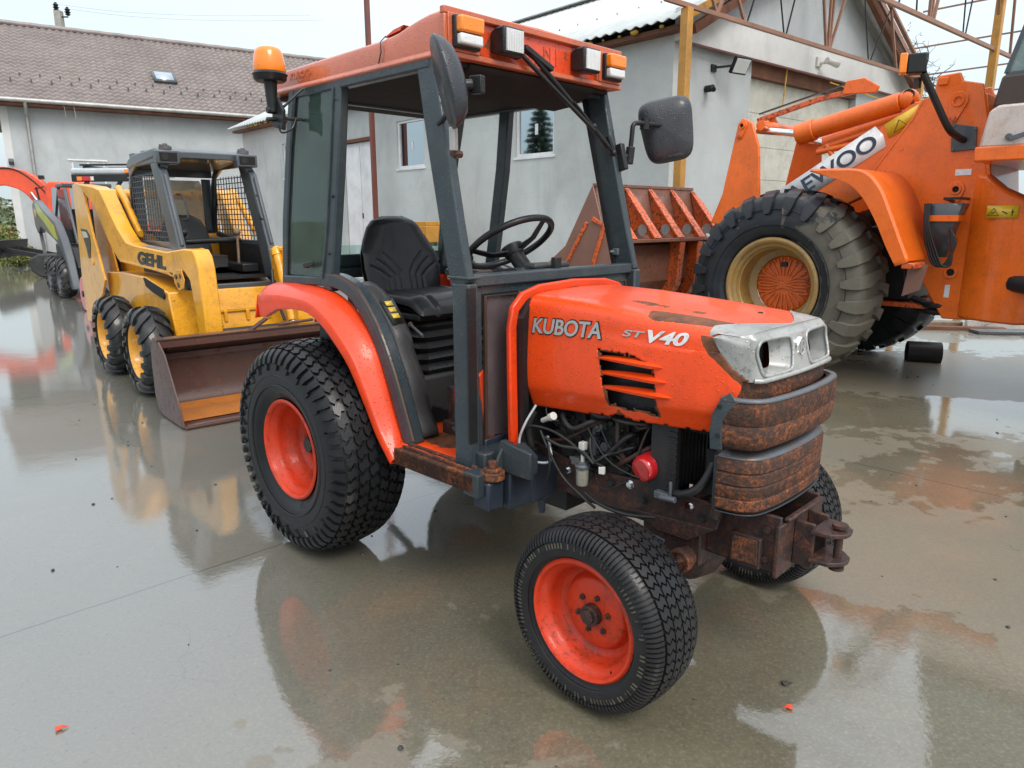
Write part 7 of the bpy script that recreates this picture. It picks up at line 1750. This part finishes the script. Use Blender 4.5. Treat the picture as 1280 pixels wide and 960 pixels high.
leaf((-1.374, 1.89, .002), .018, 'leaf_red', 'small red leaf lying alone on the wet concrete at the lower left')
leaf((.872, 1.98, .002), .017, 'leaf_red', 'small red leaf in the puddle at the lower right, nearest the camera')
leaf((.905, 2.10, .002), .020, 'leaf_brown', 'dark brown leaf in the puddle at the lower right')
leaf((.56, 2.15, .002), .010, 'leaf_red', 'tiny orange leaf fragment between the front wheel and the puddle')
leaf((.95, 2.9, .002), .017, 'leaf_dry', 'brown leaf on the concrete between the two front wheels')
m = MB(); random.seed(21)
for i in range(220):
    x = random.uniform(-3.5, 4); y = random.uniform(1.4, 8); r = random.choice((.003, .004, .005, .008))*random.uniform(.7, 1.4)
    m.sphere((x, y, r*.4), r, 6, 4, random.uniform(.8, 1.5), 1, .6)
tag(m.build('grit', 'leaf_brown', smooth=0), 'fine dark grit scattered over the wet concrete', 'grit', kind='stuff')
# ------------------------------------------------------------------ camera, sky, light
cam = bpy.data.cameras.new('camera'); co = bpy.data.objects.new('camera', cam); C.objects.link(co)
cam.sensor_width = 36; cam.lens = 898.85/1280*36; cam.clip_end = 2000; cam.clip_start = .05
p_ = R(13.033); r_ = R(.098)
fwv = Vector((0, math.cos(p_), -math.sin(p_))); u0 = Vector((0, math.sin(p_), math.cos(p_))); x0 = Vector((1, 0, 0))
upv = u0*math.cos(r_)+x0*math.sin(r_); rtv = x0*math.cos(r_)-u0*math.sin(r_)
mw = Matrix((( rtv.x, upv.x, -fwv.x, 0), (rtv.y, upv.y, -fwv.y, 0), (rtv.z, upv.z, -fwv.z, 1.512), (0, 0, 0, 1)))
co.matrix_world = mw
sc.camera = co
w = bpy.data.worlds.new('World'); sc.world = w; w.use_nodes = True
nt = w.node_tree; nt.nodes.clear()
out = nt.nodes.new('ShaderNodeOutputWorld')
sky = nt.nodes.new('ShaderNodeTexSky'); sky.sky_type = 'NISHITA'; sky.sun_disc = False
SE, SR = R(48), R(150)
sky.sun_elevation = SE; sky.sun_rotation = SR; sky.air_density = 1.0; sky.dust_density = 6.0; sky.ozone_density = 1.0
b1 = nt.nodes.new('ShaderNodeBackground'); b1.inputs[1].default_value = .05; nt.links.new(sky.outputs[0], b1.inputs[0])
tc = nt.nodes.new('ShaderNodeTexCoord'); sp = nt.nodes.new('ShaderNodeSeparateXYZ'); nt.links.new(tc.outputs['Generated'], sp.inputs[0])
# the cloud deck: pale and bluish low down, brighter overhead, faintly mottled
rp = nt.nodes.new('ShaderNodeValToRGB'); nt.links.new(sp.outputs[2], rp.inputs[0])
el = rp.color_ramp.elements; el[0].position = 0; el[0].color = (.50, .60, .64, 1); el[1].position = 1; el[1].color = (1.45, 1.45, 1.45, 1)
for p, c in ((.10, (.54, .625, .655)), (.25, (.60, .675, .705)), (.5, (.82, .89, .96))):
    e = el.new(p); e.color = (*c, 1)
mp = nt.nodes.new('ShaderNodeMapping'); nt.links.new(tc.outputs['Generated'], mp.inputs[0]); mp.inputs['Scale'].default_value = (1, 1, 2.5)
nz_ = nt.nodes.new('ShaderNodeTexNoise'); nt.links.new(mp.outputs[0], nz_.inputs['Vector']); nz_.inputs['Scale'].default_value = 1.6; nz_.inputs['Detail'].default_value = 4
rc = nt.nodes.new('ShaderNodeMapRange'); nt.links.new(nz_.outputs['Fac'], rc.inputs['Value']); rc.inputs['From Min'].default_value = .3; rc.inputs['From Max'].default_value = .7; rc.inputs['To Min'].default_value = .90; rc.inputs['To Max'].default_value = 1.10
vm = nt.nodes.new('ShaderNodeVectorMath'); vm.operation = 'SCALE'; nt.links.new(rp.outputs[0], vm.inputs[0]); nt.links.new(rc.outputs[0], vm.inputs['Scale'])
b2 = nt.nodes.new('ShaderNodeBackground'); nt.links.new(vm.outputs[0], b2.inputs[0]); b2.inputs[1].default_value = SKYS if 'SKYS' in globals() else 1.0
ad = nt.nodes.new('ShaderNodeAddShader'); nt.links.new(b1.outputs[0], ad.inputs[0]); nt.links.new(b2.outputs[0], ad.inputs[1]); nt.links.new(ad.outputs[0], out.inputs[0])
sl = bpy.data.lights.new('sun', 'SUN'); sl.energy = 1.4; sl.angle = R(22); sl.color = (1, .97, .93)
so = bpy.data.objects.new('sun', sl); C.objects.link(so)
# light arrives from behind the camera's left shoulder
d = Vector((-math.sin(SR)*math.cos(SE)*-1, math.cos(SR)*math.cos(SE), math.sin(SE)))
so.rotation_euler = d.to_track_quat('Z', 'Y').to_euler(); so.location = (0, 0, 30)
sc.view_settings.view_transform = 'Standard'; sc.view_settings.look = 'None'; sc.view_settings.gamma = 1; sc.view_settings.use_curve_mapping = False
sc.view_settings.exposure = 0.38
sc.cycles.max_bounces = 8; sc.cycles.transparent_max_bounces = 16; sc.cycles.use_denoising = True
